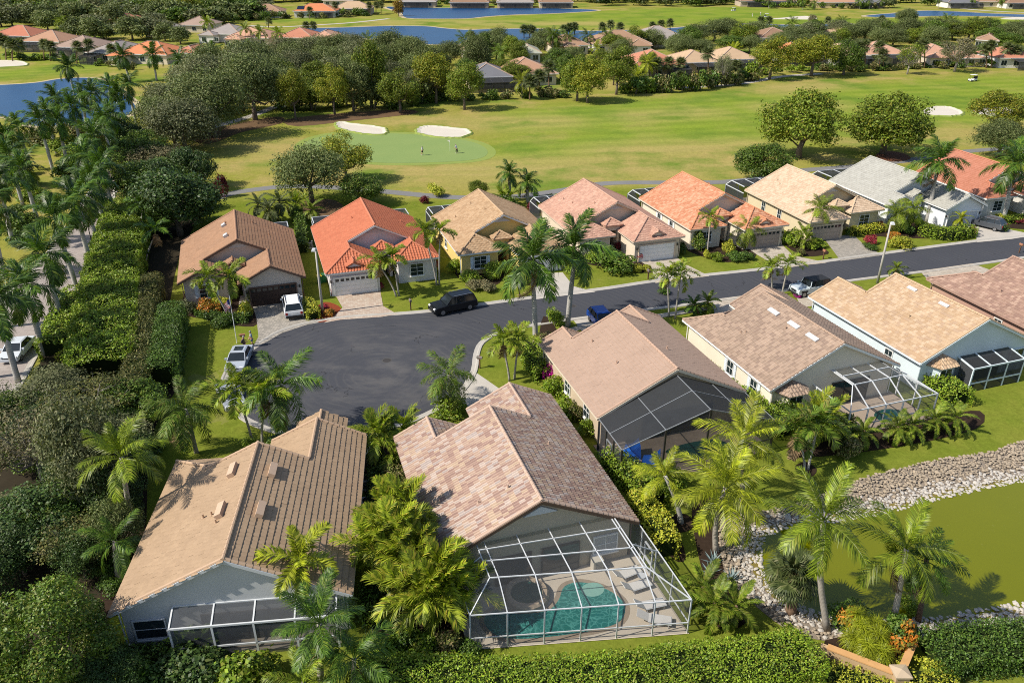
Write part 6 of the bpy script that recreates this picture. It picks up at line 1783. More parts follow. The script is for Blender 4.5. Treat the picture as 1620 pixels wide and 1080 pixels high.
FH = [
 (14,57,72,'brick','beige','red-roofed house cut by the left edge above the lake',dict(rot=-8,lanai=(.2,.8,4))),
 (62,66,70,'rust','beige','salmon-brown roofed house second from the left edge above the lake',dict(rot=-10,lanai=(.1,.7,5))),
 (112,75,68,'mauve','cream','mauve roofed house third from the left edge above the lake',dict(rot=-10,lanai=(.2,.8,4))),
 (163,84,66,'grey','beige','grey-mauve roofed house behind the fan palm pair at upper left',dict(rot=-12,lanai=(.1,.5,5),D=17)),
 (222,86,92,'orange','cream','bright orange-red roofed house at upper left',dict(rot=-12,wing=(.0,.35,5))),
 (290,84,40,'salmon','cream','salmon roof tucked behind the orange-red roofed house',dict(rot=-8,wins=2)),
 (150,24,76,'tan','cream','large tan roofed house among oaks in the upper left',dict(rot=-6,wing=(.1,.6,5))),
 (187,32,40,'salmon','white','salmon roofed house right of the large tan one',dict(rot=-5)),
 (246,47,40,'grey','cream','grey-brown roofed house left of the yellow-green trees',dict(rot=-8)),
 (305,40,52,'mauve','cream','mauve roofed house under the yellow-green trees',dict(rot=-6)),
 (350,54,62,'grey','white','grey roofed house with white walls at upper left centre',dict(rot=-8,wing=(.0,.45,5))),
 (390,60,72,'peach','cream','peach roofed house left of the palms at upper centre',dict(rot=-6,wing=(.1,.5,5))),
 (466,60,60,'salmon','cream','salmon roofed house at the left end of the long lake',dict(rot=-4)),
 (510,60,40,'peach','cream','small peach roof beside the salmon one at the lake end',dict(wins=2)),
 (412,19,66,'brown','white','brown roofed house with white rear walls at upper centre left',dict(lanai=(.05,.5,4),rot=3)),
 (497,18,68,'orange','white','orange roofed house with dark solar panel',dict(rot=2,lanai=(.55,.95,4))),
 (556,14,64,'tan','beige','tan roofed house left of the rusty cypress',dict(rot=2,lanai=(.4,.9,4))),
 (534,1,50,'salmon','cream','salmon roofed house cut by the top edge behind the tan one',dict()),
 (746,80,34,'tan','cream','tan gabled house half hidden by oaks under the long lake',dict(rot=6,pitch=.6,wins=2)),
 (838,84,40,'sage','white','pale sage roofed house behind oaks under the long lake',dict(rot=5,wins=2)),
 (776,122,74,'slate','beige','dark grey roofed house with black pool screen on the fairway',dict(rot=10,lanai=(.0,.95,6))),
 (840,118,92,'rust','cream','brown-pink roofed house beside the dark grey roof',dict(rot=12,D=18)),
 (902,72,64,'brown','cream','brown roofed house with arched window, left of the larger brown one',dict(rot=8,wing=(.3,.7,4))),
 (985,70,96,'brown','white','large brown roofed house by the long lake',dict(rot=6,wing=(.55,.95,5),D=18)),
 (1048,62,84,'grey','cream','grey-tan roofed house right of the large brown one',dict(rot=6,D=18)),
 (1044,104,88,'salmon','beige','coral roofed house with two pale ridges',dict(rot=8,D=18,lanai=(.55,1.,5))),
 (1108,99,66,'tan','beige','tan roofed house right of the coral one',dict(rot=10,lanai=(.3,.9,5))),
 (1168,94,66,'tan','beige','second tan roofed house behind the olive fairway tree',dict(rot=8,lanai=(.4,.95,5))),
 (1232,60,60,'umber','white','brown-grey roofed house among palms at right of the long lake',dict(rot=4)),
 (1266,86,64,'orange','white','orange roofed house behind the spreading yellow-green tree',dict(rot=6,lanai=(.2,.9,4))),
 (1298,54,44,'tan','white','small tan roofed house under the far bunker',dict()),
 (1340,56,40,'tan','white','small tan roofed house right of the one under the far bunker',dict()),
 (1345,88,70,'tan','white','tan roofed house behind the dense dark fairway tree',dict(rot=4,lanai=(.4,.9,5))),
 (1402,86,74,'peach','cream','peach roofed house with black pool screen at right',dict(rot=6,lanai=(.45,1.,6))),
 (1490,88,62,'peach','cream','salmon roofed house with teal windows at right',dict(rot=2,wing=(.0,.5,5))),
 (1540,92,50,'peach','beige','low peach roofed house right of the teal windows',dict(rot=0,e=2.8,pitch=.2)),
 (1562,64,34,'brown','cream','brown roofed house between oaks at right',dict(rot=-30)),
 (1612,92,60,'salmon','white','salmon roofed house at the right edge above the fairway',dict(rot=0,lanai=(.3,1.,5))),
 (1216,2,90,'umber','beige','brown roofed house with screened porch at the top edge',dict(lanai=(.1,.8,5))),
 (1325,4,66,'rust','yellow','rust roofed house with yellow walls at the top edge',dict(lanai=(.75,1.15,5))),
 (1380,4,40,'slate','beige','dark roofed house right of the yellow walled one at the top edge',dict(lanai=(.1,.9,4))),
 (1525,4,50,'slate','white','dark screened house at the top edge near the right lake',dict(lanai=(.0,1.,5))),
 (1570,3,46,'brown','cream','brown roofed house at the top edge near the right corner',dict()),
 (1618,5,50,'umber','white','brown roofed house with white columns in the upper right corner',dict(lanai=(.1,1.,4))),
 (660,3,60,'grey','beige','leftmost dark house beyond the upper lake',dict(lanai=(.2,.8,4))),
 (742,4,64,'umber','beige','second dark house beyond the upper lake',dict(lanai=(.1,.9,4))),
 (815,4,60,'grey','beige','third dark house beyond the upper lake',dict(lanai=(.1,.9,4))),
 (880,4,56,'umber','cream','fourth dark house beyond the upper lake',dict(lanai=(.1,.9,4))),
]
for a in FH:
    o = far_house(*a[:6],**a[6])
    if 'solar' in a[5]:
        x0 = -16*.25
        MB().add([(-9,1.5,3.95),(-5.5,1.5,3.95),(-5.5,4.5,5.2),(-9,4.5,5.2)],[[0,1,2,3]]).build('solar_panel',plain('solar_cells',(.01,.012,.03),.3,.5),o)

# ------------------------------------------------------------------ pool cages
def beams(root, segs, w_, mat, name='beam'):
    for a, b in segs: MB().bar(a,b,w_,w_*1.3).build(name,mat,root)
def panels(root, polys, mat, th=.0):
    for p in polys: MB().poly(p).build('screen',mat,root)

def loc_root(name, key, label, cat, group=None):
    root, L3, roof, mx = HS[key]
    e_ = empty(name,root.location,root.rotation_euler.z,label,cat,group)
    return e_, L3
deckm = plain('pool_deck_beige',(.56,.49,.40),.9,.2,.1,.6,fine=.1)
pooltile = plain('pool_tile_edge',(.30,.24,.18),.7,.3,.2,3)
t = NT('pool_water').set(.04,.5)
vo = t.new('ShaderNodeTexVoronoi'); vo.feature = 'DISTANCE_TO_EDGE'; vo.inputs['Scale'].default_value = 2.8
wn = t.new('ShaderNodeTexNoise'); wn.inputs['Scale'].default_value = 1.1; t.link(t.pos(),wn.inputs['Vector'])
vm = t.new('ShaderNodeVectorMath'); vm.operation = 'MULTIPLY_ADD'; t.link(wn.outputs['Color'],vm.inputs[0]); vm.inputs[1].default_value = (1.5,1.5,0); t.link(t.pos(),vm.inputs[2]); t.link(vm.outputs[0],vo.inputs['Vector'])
caustic_net = t.math('POWER',t.math('SUBTRACT',1.0,t.math('MULTIPLY',vo.outputs['Distance'],3.6,True)),3.0)  # bright web of caustic light painted into the water colour
t.color(t.mix(t.math('MULTIPLY',caustic_net,t.gray(t.noise(.5,3),-.2,1.3),True),(.018,.15,.135),(.14,.45,.40)))
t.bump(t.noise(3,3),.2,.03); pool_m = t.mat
t = NT('pool_water_dark').set(.05,.5); t.color(t.mix(t.noise(.8,3),(.008,.05,.045),(.015,.09,.08))); pool_dark = t.mat
def ellipse_pts(cx,cy,rx,ry,n=28,wob=0.,ph=0.):
    return [(cx+rx*(1+wob*math.cos(2*a+ph))*math.cos(a),cy+ry*(1+wob*math.cos(2*a+ph))*math.sin(a)) for a in np.linspace(0,2*math.pi,n,endpoint=False)]
# --- cage of the multicoloured house
cg, L3 = loc_root('pool_cage','B','large white-framed pool cage behind the multicoloured roof, palms at its left','pool cage','pool cages')
ZE, ZT = 2.7, 3.8
fy = lambda x: -4.15-(x-1.0)*.215         # skewed front line
FLx, FRx = 1.0, 13.6
LB = lambda x,y,z: L3(x,y,z)
colsx = [1.0,3.1,5.2,7.3,9.4,11.5,13.6]
posts = [(LB(x,fy(x),0),LB(x,fy(x),ZE)) for x in colsx]
posts += [(LB(13.6,y,0),LB(13.6,y,ZE)) for y in (-4.6,-2.4,-.4)] + [(LB(1.0,y,0),LB(1.0,y,ZE)) for y in (-2.0,.3)]
beams(cg,posts,.06,cagewhite,'post')
cr = lambda x: fy(x)+1.75
bs = [(LB(1.0,fy(1.0),ZE),LB(13.6,fy(13.6),ZE)),(LB(13.6,fy(13.6),ZE),LB(13.6,.5,ZE)),(LB(1.0,fy(1.0),ZE),LB(1.0,.5,ZE)),
      (LB(2.6,cr(2.6),ZT),LB(11.7,cr(11.7),ZT)),(LB(11.7,cr(11.7),ZT),LB(11.7,.5,ZT)),(LB(2.6,cr(2.6),ZT),LB(2.6,.5,ZT)),
      (LB(1.0,fy(1.0),ZE),LB(2.6,cr(2.6),ZT)),(LB(13.6,fy(13.6),ZE),LB(11.7,cr(11.7),ZT)),
      (LB(2.6,-1.3,ZT),LB(11.7,-2.9,ZT)),(LB(2.6,-.3,ZT),LB(11.7,-1.0,ZT)),(LB(2.6,.55,ZT),LB(11.7,.55,ZT)),
      (LB(11.7,-2.6,ZT),LB(13.6,-2.6,ZE)),(LB(2.6,-.9,ZT),LB(1.0,-.9,ZE)),(LB(1.0,fy(1.0),.9),LB(13.6,fy(13.6),.9)),(LB(13.6,fy(13.6),.9),LB(13.6,.4,.9))]
for x in colsx[1:-1]:
    bs.append((LB(x,fy(x),ZE),LB(x,cr(x),ZT))); bs.append((LB(x,cr(x),ZT),LB(x,.5,ZT)))
beams(cg,bs,.055,cagewhite)
pn = []
for a, b in zip(colsx[:-1],colsx[1:]):
    pn.append([LB(a,fy(a),0),LB(b,fy(b),0),LB(b,fy(b),ZE),LB(a,fy(a),ZE)])
    a2, b2 = max(a,2.6), min(b,11.7)
    pn.append([LB(a,fy(a),ZE),LB(b,fy(b),ZE),LB(b2,cr(b2),ZT),LB(a2,cr(a2),ZT)])
    pn.append([LB(a2,cr(a2),ZT),LB(b2,cr(b2),ZT),LB(b2,.5,ZT),LB(a2,.5,ZT)])
pn += [[LB(13.6,fy(13.6),0),LB(13.6,.5,0),LB(13.6,.5,ZE),LB(13.6,fy(13.6),ZE)],[LB(13.6,fy(13.6),ZE),LB(13.6,.5,ZE),LB(11.7,.5,ZT),LB(11.7,cr(11.7),ZT)],
       [LB(1.0,fy(1.0),0),LB(1.0,.5,0),LB(1.0,.5,ZE),LB(1.0,fy(1.0),ZE)],[LB(1.0,fy(1.0),ZE),LB(1.0,.5,ZE),LB(2.6,.5,ZT),LB(2.6,cr(2.6),ZT)]]
panels(cg,pn,scr_light)
q = MB()
for a, b in (((13.62,-1.9,.05),(13.62,-1.9,2.1)),((13.62,-.9,.05),(13.62,-.9,2.1)),((13.62,-1.9,2.1),(13.62,-.9,2.1)),((13.62,-1.9,1.0),(13.62,-.9,1.0)),((13.62,-1.9,.1),(13.62,-.9,.1))): q.bar(LB(*a),LB(*b),.09)
q.build('screen_door',cagewhite,cg)
def flat(name,key,pts,z,mat,kind='structure',label=None,cat=None):
    root, L3, roof, mx = HS[key]
    return sheet(name,[(p.x,p.y) for p in (mx @ Vector((a,b,0)) for a,b in pts)],z,mat,kind,label=label,cat=cat)
flat('pool_deck','B',[(.9,.6),(.9,fy(.9)-.05),(13.7,fy(13.7)-.05),(13.7,.6)],.05,deckm)
pool = smooth_poly([(2.3,-2.3),(2.7,-3.6),(4.0,-4.3),(6.2,-4.75),(8.5,-5.0),(10.2,-4.8),(11.0,-3.6),(10.5,-2.2),(9.2,-1.1),(8.0,-1.1),(7.2,-2.1),(6.2,-2.7),(4.4,-2.4),(3.2,-1.7)],4)
pl_o = flat('swimming_pool','B',offset_poly(pool,-.3 if area(pool) > 0 else .3),.058,pooltile,'thing','turquoise freeform swimming pool inside the large white cage','pool')
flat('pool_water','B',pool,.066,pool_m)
flat('pool_step','B',ellipse_pts(9.6,-1.9,.75,.6),.07,plain('pool_step',(.22,.42,.36),.5,.4,.1,2))
# spa with rock edge
root, L3, roof, mx = HS['B']
sp, _ = loc_root('hot_tub','B','raised round spa with dark water at the pool edge','hot tub')
q = MB(); q.lathe([(1.45,0),(1.42,.35),(1.3,.48),(1.05,.48),(1.0,.35),(1.0,.34)],24,L3(5.4,-1.2,.05)); q.build('rim',plain('spa_stone',(.42,.33,.24),.9,.2,.3,4,bump=.5),sp)
q = MB(); q.lathe([(1.03,.34),(1.02,.341)],20,L3(5.4,-1.2,.05)); q.build('water',pool_dark,sp)
# rear wall openings under the cage
rt = HS['B'][0]
darkroom = plain('dark_lanai_room',(.025,.026,.028),.6,.3,.2,1)
for xx, w_ in ((5.0,2.4),(8.2,2.6)):
    d = facing(MB().box(-w_/2,w_/2,-.06,.04,.05,2.3).build('sliding_door',plain('bronze_frame',(.06,.055,.05),.5,.3),rt),0,L3(xx,.24,0))
    MB().box(-w_/2+.08,-.03,-.08,-.061,.12,2.2).build('pane',glass,d); MB().box(.03,w_/2-.08,-.08,-.061,.12,2.2).build('pane',glass,d)
window(rt,L3(11.3,.24,.95),0,1.6,1.3,white,None,2,2,plain('blind_glass',(.34,.36,.38),.3,.4,.1,1))
# pool furniture
slingm = plain('white_sling',(.62,.60,.57),.8,.2,.06,2)
def lounger(x,y,ang,label,back=35):
    r_, L3, _, mx = HS['B']; p = mx @ Vector((x,y,0))
    o = empty('sun_lounger',(p.x,p.y,.05),r_.rotation_euler.z+R(ang),label,'sun lounger','sun loungers on the pool deck')
    MB().box(-.32,.32,-1.0,.35,.30,.345).build('seat',slingm,o)
    b = MB().box(-.32,.32,0,.75,-.02,.025).build('backrest',slingm,o); b.location = (0,.36,.32); b.rotation_euler = (R(back),0,0)
    q = MB(); q.bar((-.34,-1.02,.30),(-.34,.36,.30),.04); q.bar((.34,-1.02,.30),(.34,.36,.30),.04); q.bar((-.34,-1.02,.3),(.34,-1.02,.3),.04); q.build('frame',cagewhite,o)
    for sx in (-.33,.33):
        for sy in (-.85,.25): MB().bar((sx,sy,0),(sx,sy,.29),.04).build('leg',cagewhite,o)
lounger(12.1,-1.5,100,'white sun lounger nearest the house wall in the pool cage')
lounger(12.2,-2.7,95,'white sun lounger second from the house wall in the pool cage')
lounger(12.3,-4.4,88,'white sun lounger third from the house wall in the pool cage')
lounger(12.1,-5.5,60,'white sun lounger nearest the front right corner of the pool cage',20)
p = HS['B'][3] @ Vector((12.9,-2.1,0)); o = empty('side_table',(p.x,p.y,.05),0,'small round white side table between the sun loungers','table')
MB().lathe([(.02,.42),(.28,.42),(.28,.45),(.02,.455)],14).build('table_top',cagewhite,o)
for i in range(3): a = i*2.1; MB().bar((.2*math.cos(a),.2*math.sin(a),0),(.1*math.cos(a),.1*math.sin(a),.42),.03).build('leg',cagewhite,o)
p = HS['B'][3] @ Vector((10.6,-.15,0)); o = empty('pool_heater',(p.x,p.y,.05),HS['B'][0].rotation_euler.z,'beige box with louvres on the pool deck by the house','pool heater')
MB().box(-.35,.35,-.3,.3,0,.75).build('case',plain('beige_case',(.58,.54,.46),.6,.3),o)
for i in range(5): MB().box(-.28,.28,-.32,-.302,.12+i*.11,.17+i*.11).build('louvre',plain('case_louvre',(.40,.37,.31),.6,.3),o)
MB().box(-.37,.37,-.32,.32,.752,.79).build('lid',MATS['beige_case'],o)
# --- porch screen of the sandy house
pc, L3 = loc_root('screen_porch','A','low white-framed screened porch on the grey gable wall','screen porch','pool cages')
x0, x1, y0, y1 = 3.4, 12.6, -.95, .28
n_ = 5; xs5 = np.linspace(x0,x1,n_)
beams(pc,[(L3(x,y0,0),L3(x,y0,2.45)) for x in xs5],.09,cagewhite,'post')
beams(pc,[(L3(x,y0,2.45),L3(x,y1,2.95)) for x in xs5]+[(L3(x0,y0,2.45),L3(x1,y0,2.45)),(L3(x0,y1,2.95),L3(x1,y1,2.95)),(L3(x0,y0,.9),L3(x1,y0,.9))],.09,cagewhite)
for a, b in zip(xs5[:-1],xs5[1:]):
    panels(pc,[[L3(a,y0,0),L3(b,y0,0),L3(b,y0,2.45),L3(a,y0,2.45)],[L3(a,y0,2.45),L3(b,y0,2.45),L3(b,y1,2.95),L3(a,y1,2.95)]],scr_mid)
rt = HS['A'][0]; L3 = HS['A'][1]
window(rt,L3(1.9,.25,.75),0,1.7,1.35,greywhite,None,2,1)
d = facing(MB().box(-2.6,2.6,-.05,.04,.05,2.2).build('sliding_door',MATS['bronze_frame'],rt),0,L3(7.4,.25,0))
for i in range(4): MB().box(-2.5+i*1.25,-1.35+i*1.25,-.07,-.051,.12,2.1).build('pane',glass,d)
pcd, _ = loc_root('porch_table','A','small dark table with chair inside the screened porch','table')
q = MB(); q.lathe([(.02,.68),(.5,.68),(.5,.72),(.02,.73)],14,L3(5.4,.1,0)); q.build('table_top',black,pcd)
q = MB(); q.bar(L3(5.4,.1,0),L3(5.4,.1,.68),.07); q.build('leg',black,pcd)
flat('porch_slab','A',[(3.3,-.75),(12.7,-.75),(12.7,.6),(3.3,.6)],.05,deckm)
# ridge vents of the sandy house
roofA = HS['A'][2]; L3 = HS['A'][1]
def roof_box(roof,L3,x,y,w_,l,h,mat,name='roof_vent',W=13.5,e=3.,m=.489):
    z = e+m*min(x,W-x); s = 1 if x < W/2 else -1
    o = MB().box(-w_/2,w_/2,-l/2,l/2,0,h).build(name,mat,roof); o.location = L3(x,y,z+.03); o.rotation_euler = (0,-s*math.atan(m),0)
    MB().box(-w_/2+.06,w_/2-.06,-l/2+.06,l/2-.06,h+.002,h+.03).build('cap',mat,o) if False else None
    return o
ventA = plain('vent_sand',(.52,.37,.26),.6,.3)
for x,y in ((5.6,5.0),(5.5,9.2),(7.9,4.8),(8.0,8.9)): roof_box(roofA,L3,x,y,.45,1.3,.3,ventA)
roofD, L3d = HS['D'][2], HS['D'][1]
skyl = plain('roof_vent_grey',(.55,.55,.54),.4,.4)
for y in (2.6,5.2,8.2): roof_box(roofD,L3d,5.6,y,.45,1.4,.16,skyl)
roofE, L3e = HS['E'][2], HS['E'][1]
for y in (4.4,8.4): roof_box(roofE,L3e,6.0,y,.35,1.1,.12,skyl)
for k_,(x,y) in (('H1',(5.6,3.2)),('H1',(5.4,7.5))): roof_box(HS[k_][2],HS[k_][1],x,y,.5,.7,.3,skyl)
# --- dark lanai of the taupe house
dl, L3 = loc_root('screen_lanai','C','dark charcoal gabled lanai screen on the taupe house','pool cage','pool cages')
W = 13.5; D_ = -4.3
zt = lambda x: 2.75+.42*min(x,W-x)
gx = [.1,3.4,6.75,10.1,13.4]
ptf = lambda x: L3(x,D_-(0 if x < 1 or x > 13 else .6),zt(x)-.0)
fr = lambda x: D_-(.9*(1-abs(x-6.75)/6.75))
beams(dl,[(L3(x,fr(x),0),L3(x,fr(x),zt(x))) for x in gx]+[(L3(.1,y,0),L3(.1,y,2.75)) for y in (-2.9,-1.5,-.1)],.11,cagebronze,'post')
greyal = plain('grey_aluminium',(.24,.255,.27),.4,.4)
beams(dl,[(L3(x,fr(x),zt(x)),L3(x,.1,zt(x)+.12)) for x in gx]+[(L3(a,fr(a),zt(a)),L3(b,fr(b),zt(b))) for a,b in zip(gx[:-1],gx[1:])]+[(L3(gx[0],-2.1,zt(.1)+.06),L3(6.75,-2.4,zt(6.75)+.06)),(L3(6.75,-2.4,zt(6.75)+.06),L3(13.4,-2.1,zt(13.4)+.06))],.05,greyal)
beams(dl,[(L3(a,fr(a),1.1),L3(b,fr(b),1.1)) for a,b in zip(gx[:-1],gx[1:])],.07,cagebronze)
for a,b in zip(gx[:-1],gx[1:]):
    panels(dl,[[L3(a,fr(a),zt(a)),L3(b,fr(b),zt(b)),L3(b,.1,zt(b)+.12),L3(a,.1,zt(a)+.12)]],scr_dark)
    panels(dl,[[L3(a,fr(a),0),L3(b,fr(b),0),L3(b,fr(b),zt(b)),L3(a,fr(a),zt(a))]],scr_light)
panels(dl,[[L3(.1,fr(.1),0),L3(.1,.1,0),L3(.1,.1,zt(.1)),L3(.1,fr(.1),zt(.1))],[L3(13.4,fr(13.4),0),L3(13.4,.1,0),L3(13.4,.1,zt(.1)),L3(13.4,fr(13.4),zt(.1))]],scr_light)
q = MB()
for a,b in (((.08,-2.6,.05),(.08,-2.6,2.1)),((.08,-1.7,.05),(.08,-1.7,2.1)),((.08,-2.6,2.1),(.08,-1.7,2.1)),((.08,-2.6,1.),(.08,-1.7,1.))): q.bar(L3(*a),L3(*b),.08)
q.build('screen_door',greyal,dl)
flat('lanai_deck','C',[(0,.6),(0,fr(0)),(6.75,fr(6.75)),(13.5,fr(13.5)),(13.5,.6)],.05,plain('lanai_pavers',(.30,.24,.19),.9,.2,.15,1))
flat('lanai_pool','C',smooth_poly([(5.2,-2.0),(6.2,-3.4),(8.6,-3.6),(10.5,-3.0),(10.0,-1.8),(7.6,-1.5)],4),.06,pool_dark,'thing','small dark pool inside the charcoal lanai','pool')
rt = HS['C'][0]
d = facing(MB().box(-3.2,3.2,-.05,.04,.05,2.3).build('sliding_door',MATS['bronze_frame'],rt),0,L3(7.4,.25,0))
for i in range(4): MB().box(-3.1+i*1.55,-1.65+i*1.55,-.07,-.051,.12,2.2).build('pane',glass,d)
bluef = plain('blue_cover',(.012,.13,.60),.7,.3,.15,1)
def covered(x,y,s,label):
    _, L3, _, mx = HS['C']; p = mx @ Vector((x,y,0)); o = empty('covered_chair',(p.x,p.y,.05),R(rnd.uniform(0,360)),label,'covered furniture','blue-covered furniture')
    MB().add([(-.5*s,-.45*s,0),(.5*s,-.45*s,0),(.55*s,.5*s,0),(-.5*s,.5*s,0),(-.42*s,-.35*s,.5*s),(.42*s,-.35*s,.55*s),(.4*s,.1*s,.62*s),(-.4*s,.1*s,.6*s),(-.4*s,.42*s,1.0*s),(.42*s,.42*s,.95*s)],
      [[0,1,5,4],[1,2,9,6,5],[2,3,8,9],[3,0,4,7,8],[4,5,6,7],[7,6,9,8]]).build('cover',bluef,o)
covered(1.5,-2.9,1.5,'blue-covered chair inside the lanai near its side wall'); covered(2.9,-3.8,1.6,'blue-covered chair inside the lanai behind the front screen'); covered(2.4,-1.6,1.3,'blue-covered chair inside the lanai by the house wall')
# --- white cage of the brown-grey house
wc, L3 = loc_root('pool_cage','D','open white pool cage with low palms in front, behind the brown-grey roof','pool cage','pool cages')
x0,x1,yf,ZE,ZT = 4.6,13.6,-4.4,2.5,3.65
gx = np.linspace(x0,x1,6); yi = -2.4
inx = lambda x: min(max(x,x0+1.6),x1-2.2)
beams(wc,[(L3(x,yf,0),L3(x,yf,ZE)) for x in gx]+[(L3(x1,y,0),L3(x1,y,ZE)) for y in (-2.2,-.2)]+[(L3(x0,y,0),L3(x0,y,ZE)) for y in (-2.2,-.2)],.09,cagewhite,'post')
beams(wc,[(L3(x0,yf,ZE),L3(x1,yf,ZE)),(L3(x1,yf,ZE),L3(x1,.4,ZE)),(L3(x0,yf,ZE),L3(x0,.4,ZE)),(L3(inx(x0),yi,ZT),L3(inx(x1),yi,ZT)),(L3(inx(x0),.5,ZT),L3(inx(x1),.5,ZT)),(L3(inx(x0),-.9,ZT),L3(inx(x1),-.9,ZT)),(L3(x0,yf,1.),L3(x1,yf,1.)),(L3(inx(x1),-.9,ZT),L3(x1,-.9,ZE))]
  +[(L3(x,yf,ZE),L3(inx(x),yi,ZT)) for x in gx]+[(L3(inx(x),yi,ZT),L3(inx(x),.5,ZT)) for x in gx],.07,cagewhite)
for a,b in zip(gx[:-1],gx[1:]):
    panels(wc,[[L3(a,yf,0),L3(b,yf,0),L3(b,yf,ZE),L3(a,yf,ZE)],[L3(a,yf,ZE),L3(b,yf,ZE),L3(inx(b),yi,ZT),L3(inx(a),yi,ZT)],[L3(inx(a),yi,ZT),L3(inx(b),yi,ZT),L3(inx(b),.5,ZT),L3(inx(a),.5,ZT)]],scr_light)
panels(wc,[[L3(x1,yf,0),L3(x1,.4,0),L3(x1,.4,ZE),L3(x1,yf,ZE)],[L3(x0,yf,0),L3(x0,.4,0),L3(x0,.4,ZE),L3(x0,yf,ZE)]],scr_light)
flat('cage_deck','D',[(x0,.6),(x0,yf),(x1,yf),(x1,.6)],.05,plain('cage_pavers',(.40,.32,.25),.9,.2,.12,1))
flat('plunge_pool','D',ellipse_pts(10.6,-2.9,1.5,1.0),.06,pool_dark,'thing','small dark spa pool inside the open white cage','pool')
rt = HS['D'][0]
d = facing(MB().box(-2.,2.,-.05,.04,.05,2.3).build('sliding_door',MATS['bronze_frame'],rt),0,L3(8.6,.25,0))
for i in range(3): MB().box(-1.9+i*1.28,-.7+i*1.28,-.07,-.051,.12,2.2).build('pane',glass,d)
# bay windows
def bay(key,x,label=None):
    rt, L3, roof, mx = HS[key]
    pts = [(x-1.3,.34),(x-.8,-.5),(x+.8,-.5),(x+1.3,.34)]
    MB().prism([L3(a,b,0)[:2] for a,b in pts],0,2.5).build('bay_wall',ST[key],rt)
    window(rt,L3(x,-.53,.85),0,1.3,1.35,white,None,2,2)
    q = MB(); ap = L3(x,.34,3.35); e4 = [L3(x-1.65,.36,2.5),L3(x-1.0,-.9,2.5),L3(x+1.0,-.9,2.5),L3(x+1.65,.36,2.5)]
    for a,b in zip(e4[:-1],e4[1:]): q.poly([a,b,ap])
    o = q.build('bay_roof',CM[key],rt)
    TV,TF = tile_shape('barrel',.32,.38); mm = MB()
    for a,b in zip(e4[:-1],e4[1:]):
        a,b,c = Vector(a),Vector(b),Vector(ap); U = (b-a).normalized(); nrm = (b-a).cross(c-a).normalized(); Y_ = nrm.cross(U); H_ = (c-a).dot(Y_); L_ = (b-a).length; pk = (c-a).dot(U)
        v = 0
        while v < H_-.1:
            f_ = v/H_; u = pk*f_+.1
            while u < L_-(L_-pk)*f_-.2:
                p0 = a+U*(u+.16)+Y_*v+nrm*.02
                mm.add([p0+U*q_[0]+Y_*q_[1]+nrm*q_[2] for q_ in TV],TF.tolist()); u += .32
            v += .38
    o2 = mm.build('bay_tiles',TM[key],o); o2['kind'] = 'stuff'
bay('D',2.3); bay('E',2.6)
# --- box screen of the yellow-orange house
be, L3 = loc_root('screen_room','E','small white-framed screened room on the pale blue gable','screen room','pool cages')
x0,x1,y0,y1 = 4.6,10.6,-1.6,.28
gx = np.linspace(x0,x1,4)
beams(be,[(L3(x,y0,0),L3(x,y0,2.4)) for x in gx],.10,MATS['bluewhite_trim'],'post')
beams(be,[(L3(x,y0,2.4),L3(x,y1,2.75)) for x in gx]+[(L3(x0,y0,2.4),L3(x1,y0,2.4)),(L3(x0,y0,.9),L3(x1,y0,.9))],.10,MATS['bluewhite_trim'])
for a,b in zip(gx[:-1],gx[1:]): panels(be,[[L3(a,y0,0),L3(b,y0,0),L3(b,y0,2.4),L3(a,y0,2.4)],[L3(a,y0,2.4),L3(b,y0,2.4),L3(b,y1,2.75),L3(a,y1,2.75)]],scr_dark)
panels(be,[[L3(x0,y0,0),L3(x0,y1,0),L3(x0,y1,2.6),L3(x0,y0,2.4)],[L3(x1,y0,0),L3(x1,y1,0),L3(x1,y1,2.6),L3(x1,y0,2.4)]],scr_mid)
rt = HS['E'][0]
window(rt,L3(11.9,.25,.9),0,1.5,1.4,MATS['bluewhite_trim'])
d = facing(MB().box(-2.4,2.4,-.05,.04,.05,2.2).build('sliding_door',MATS['bronze_frame'],rt),0,L3(7.6,.25,0))
for i in range(3): MB().box(-2.3+i*1.55,-.85+i*1.55,-.07,-.051,.12,2.1).build('pane',glass,d)
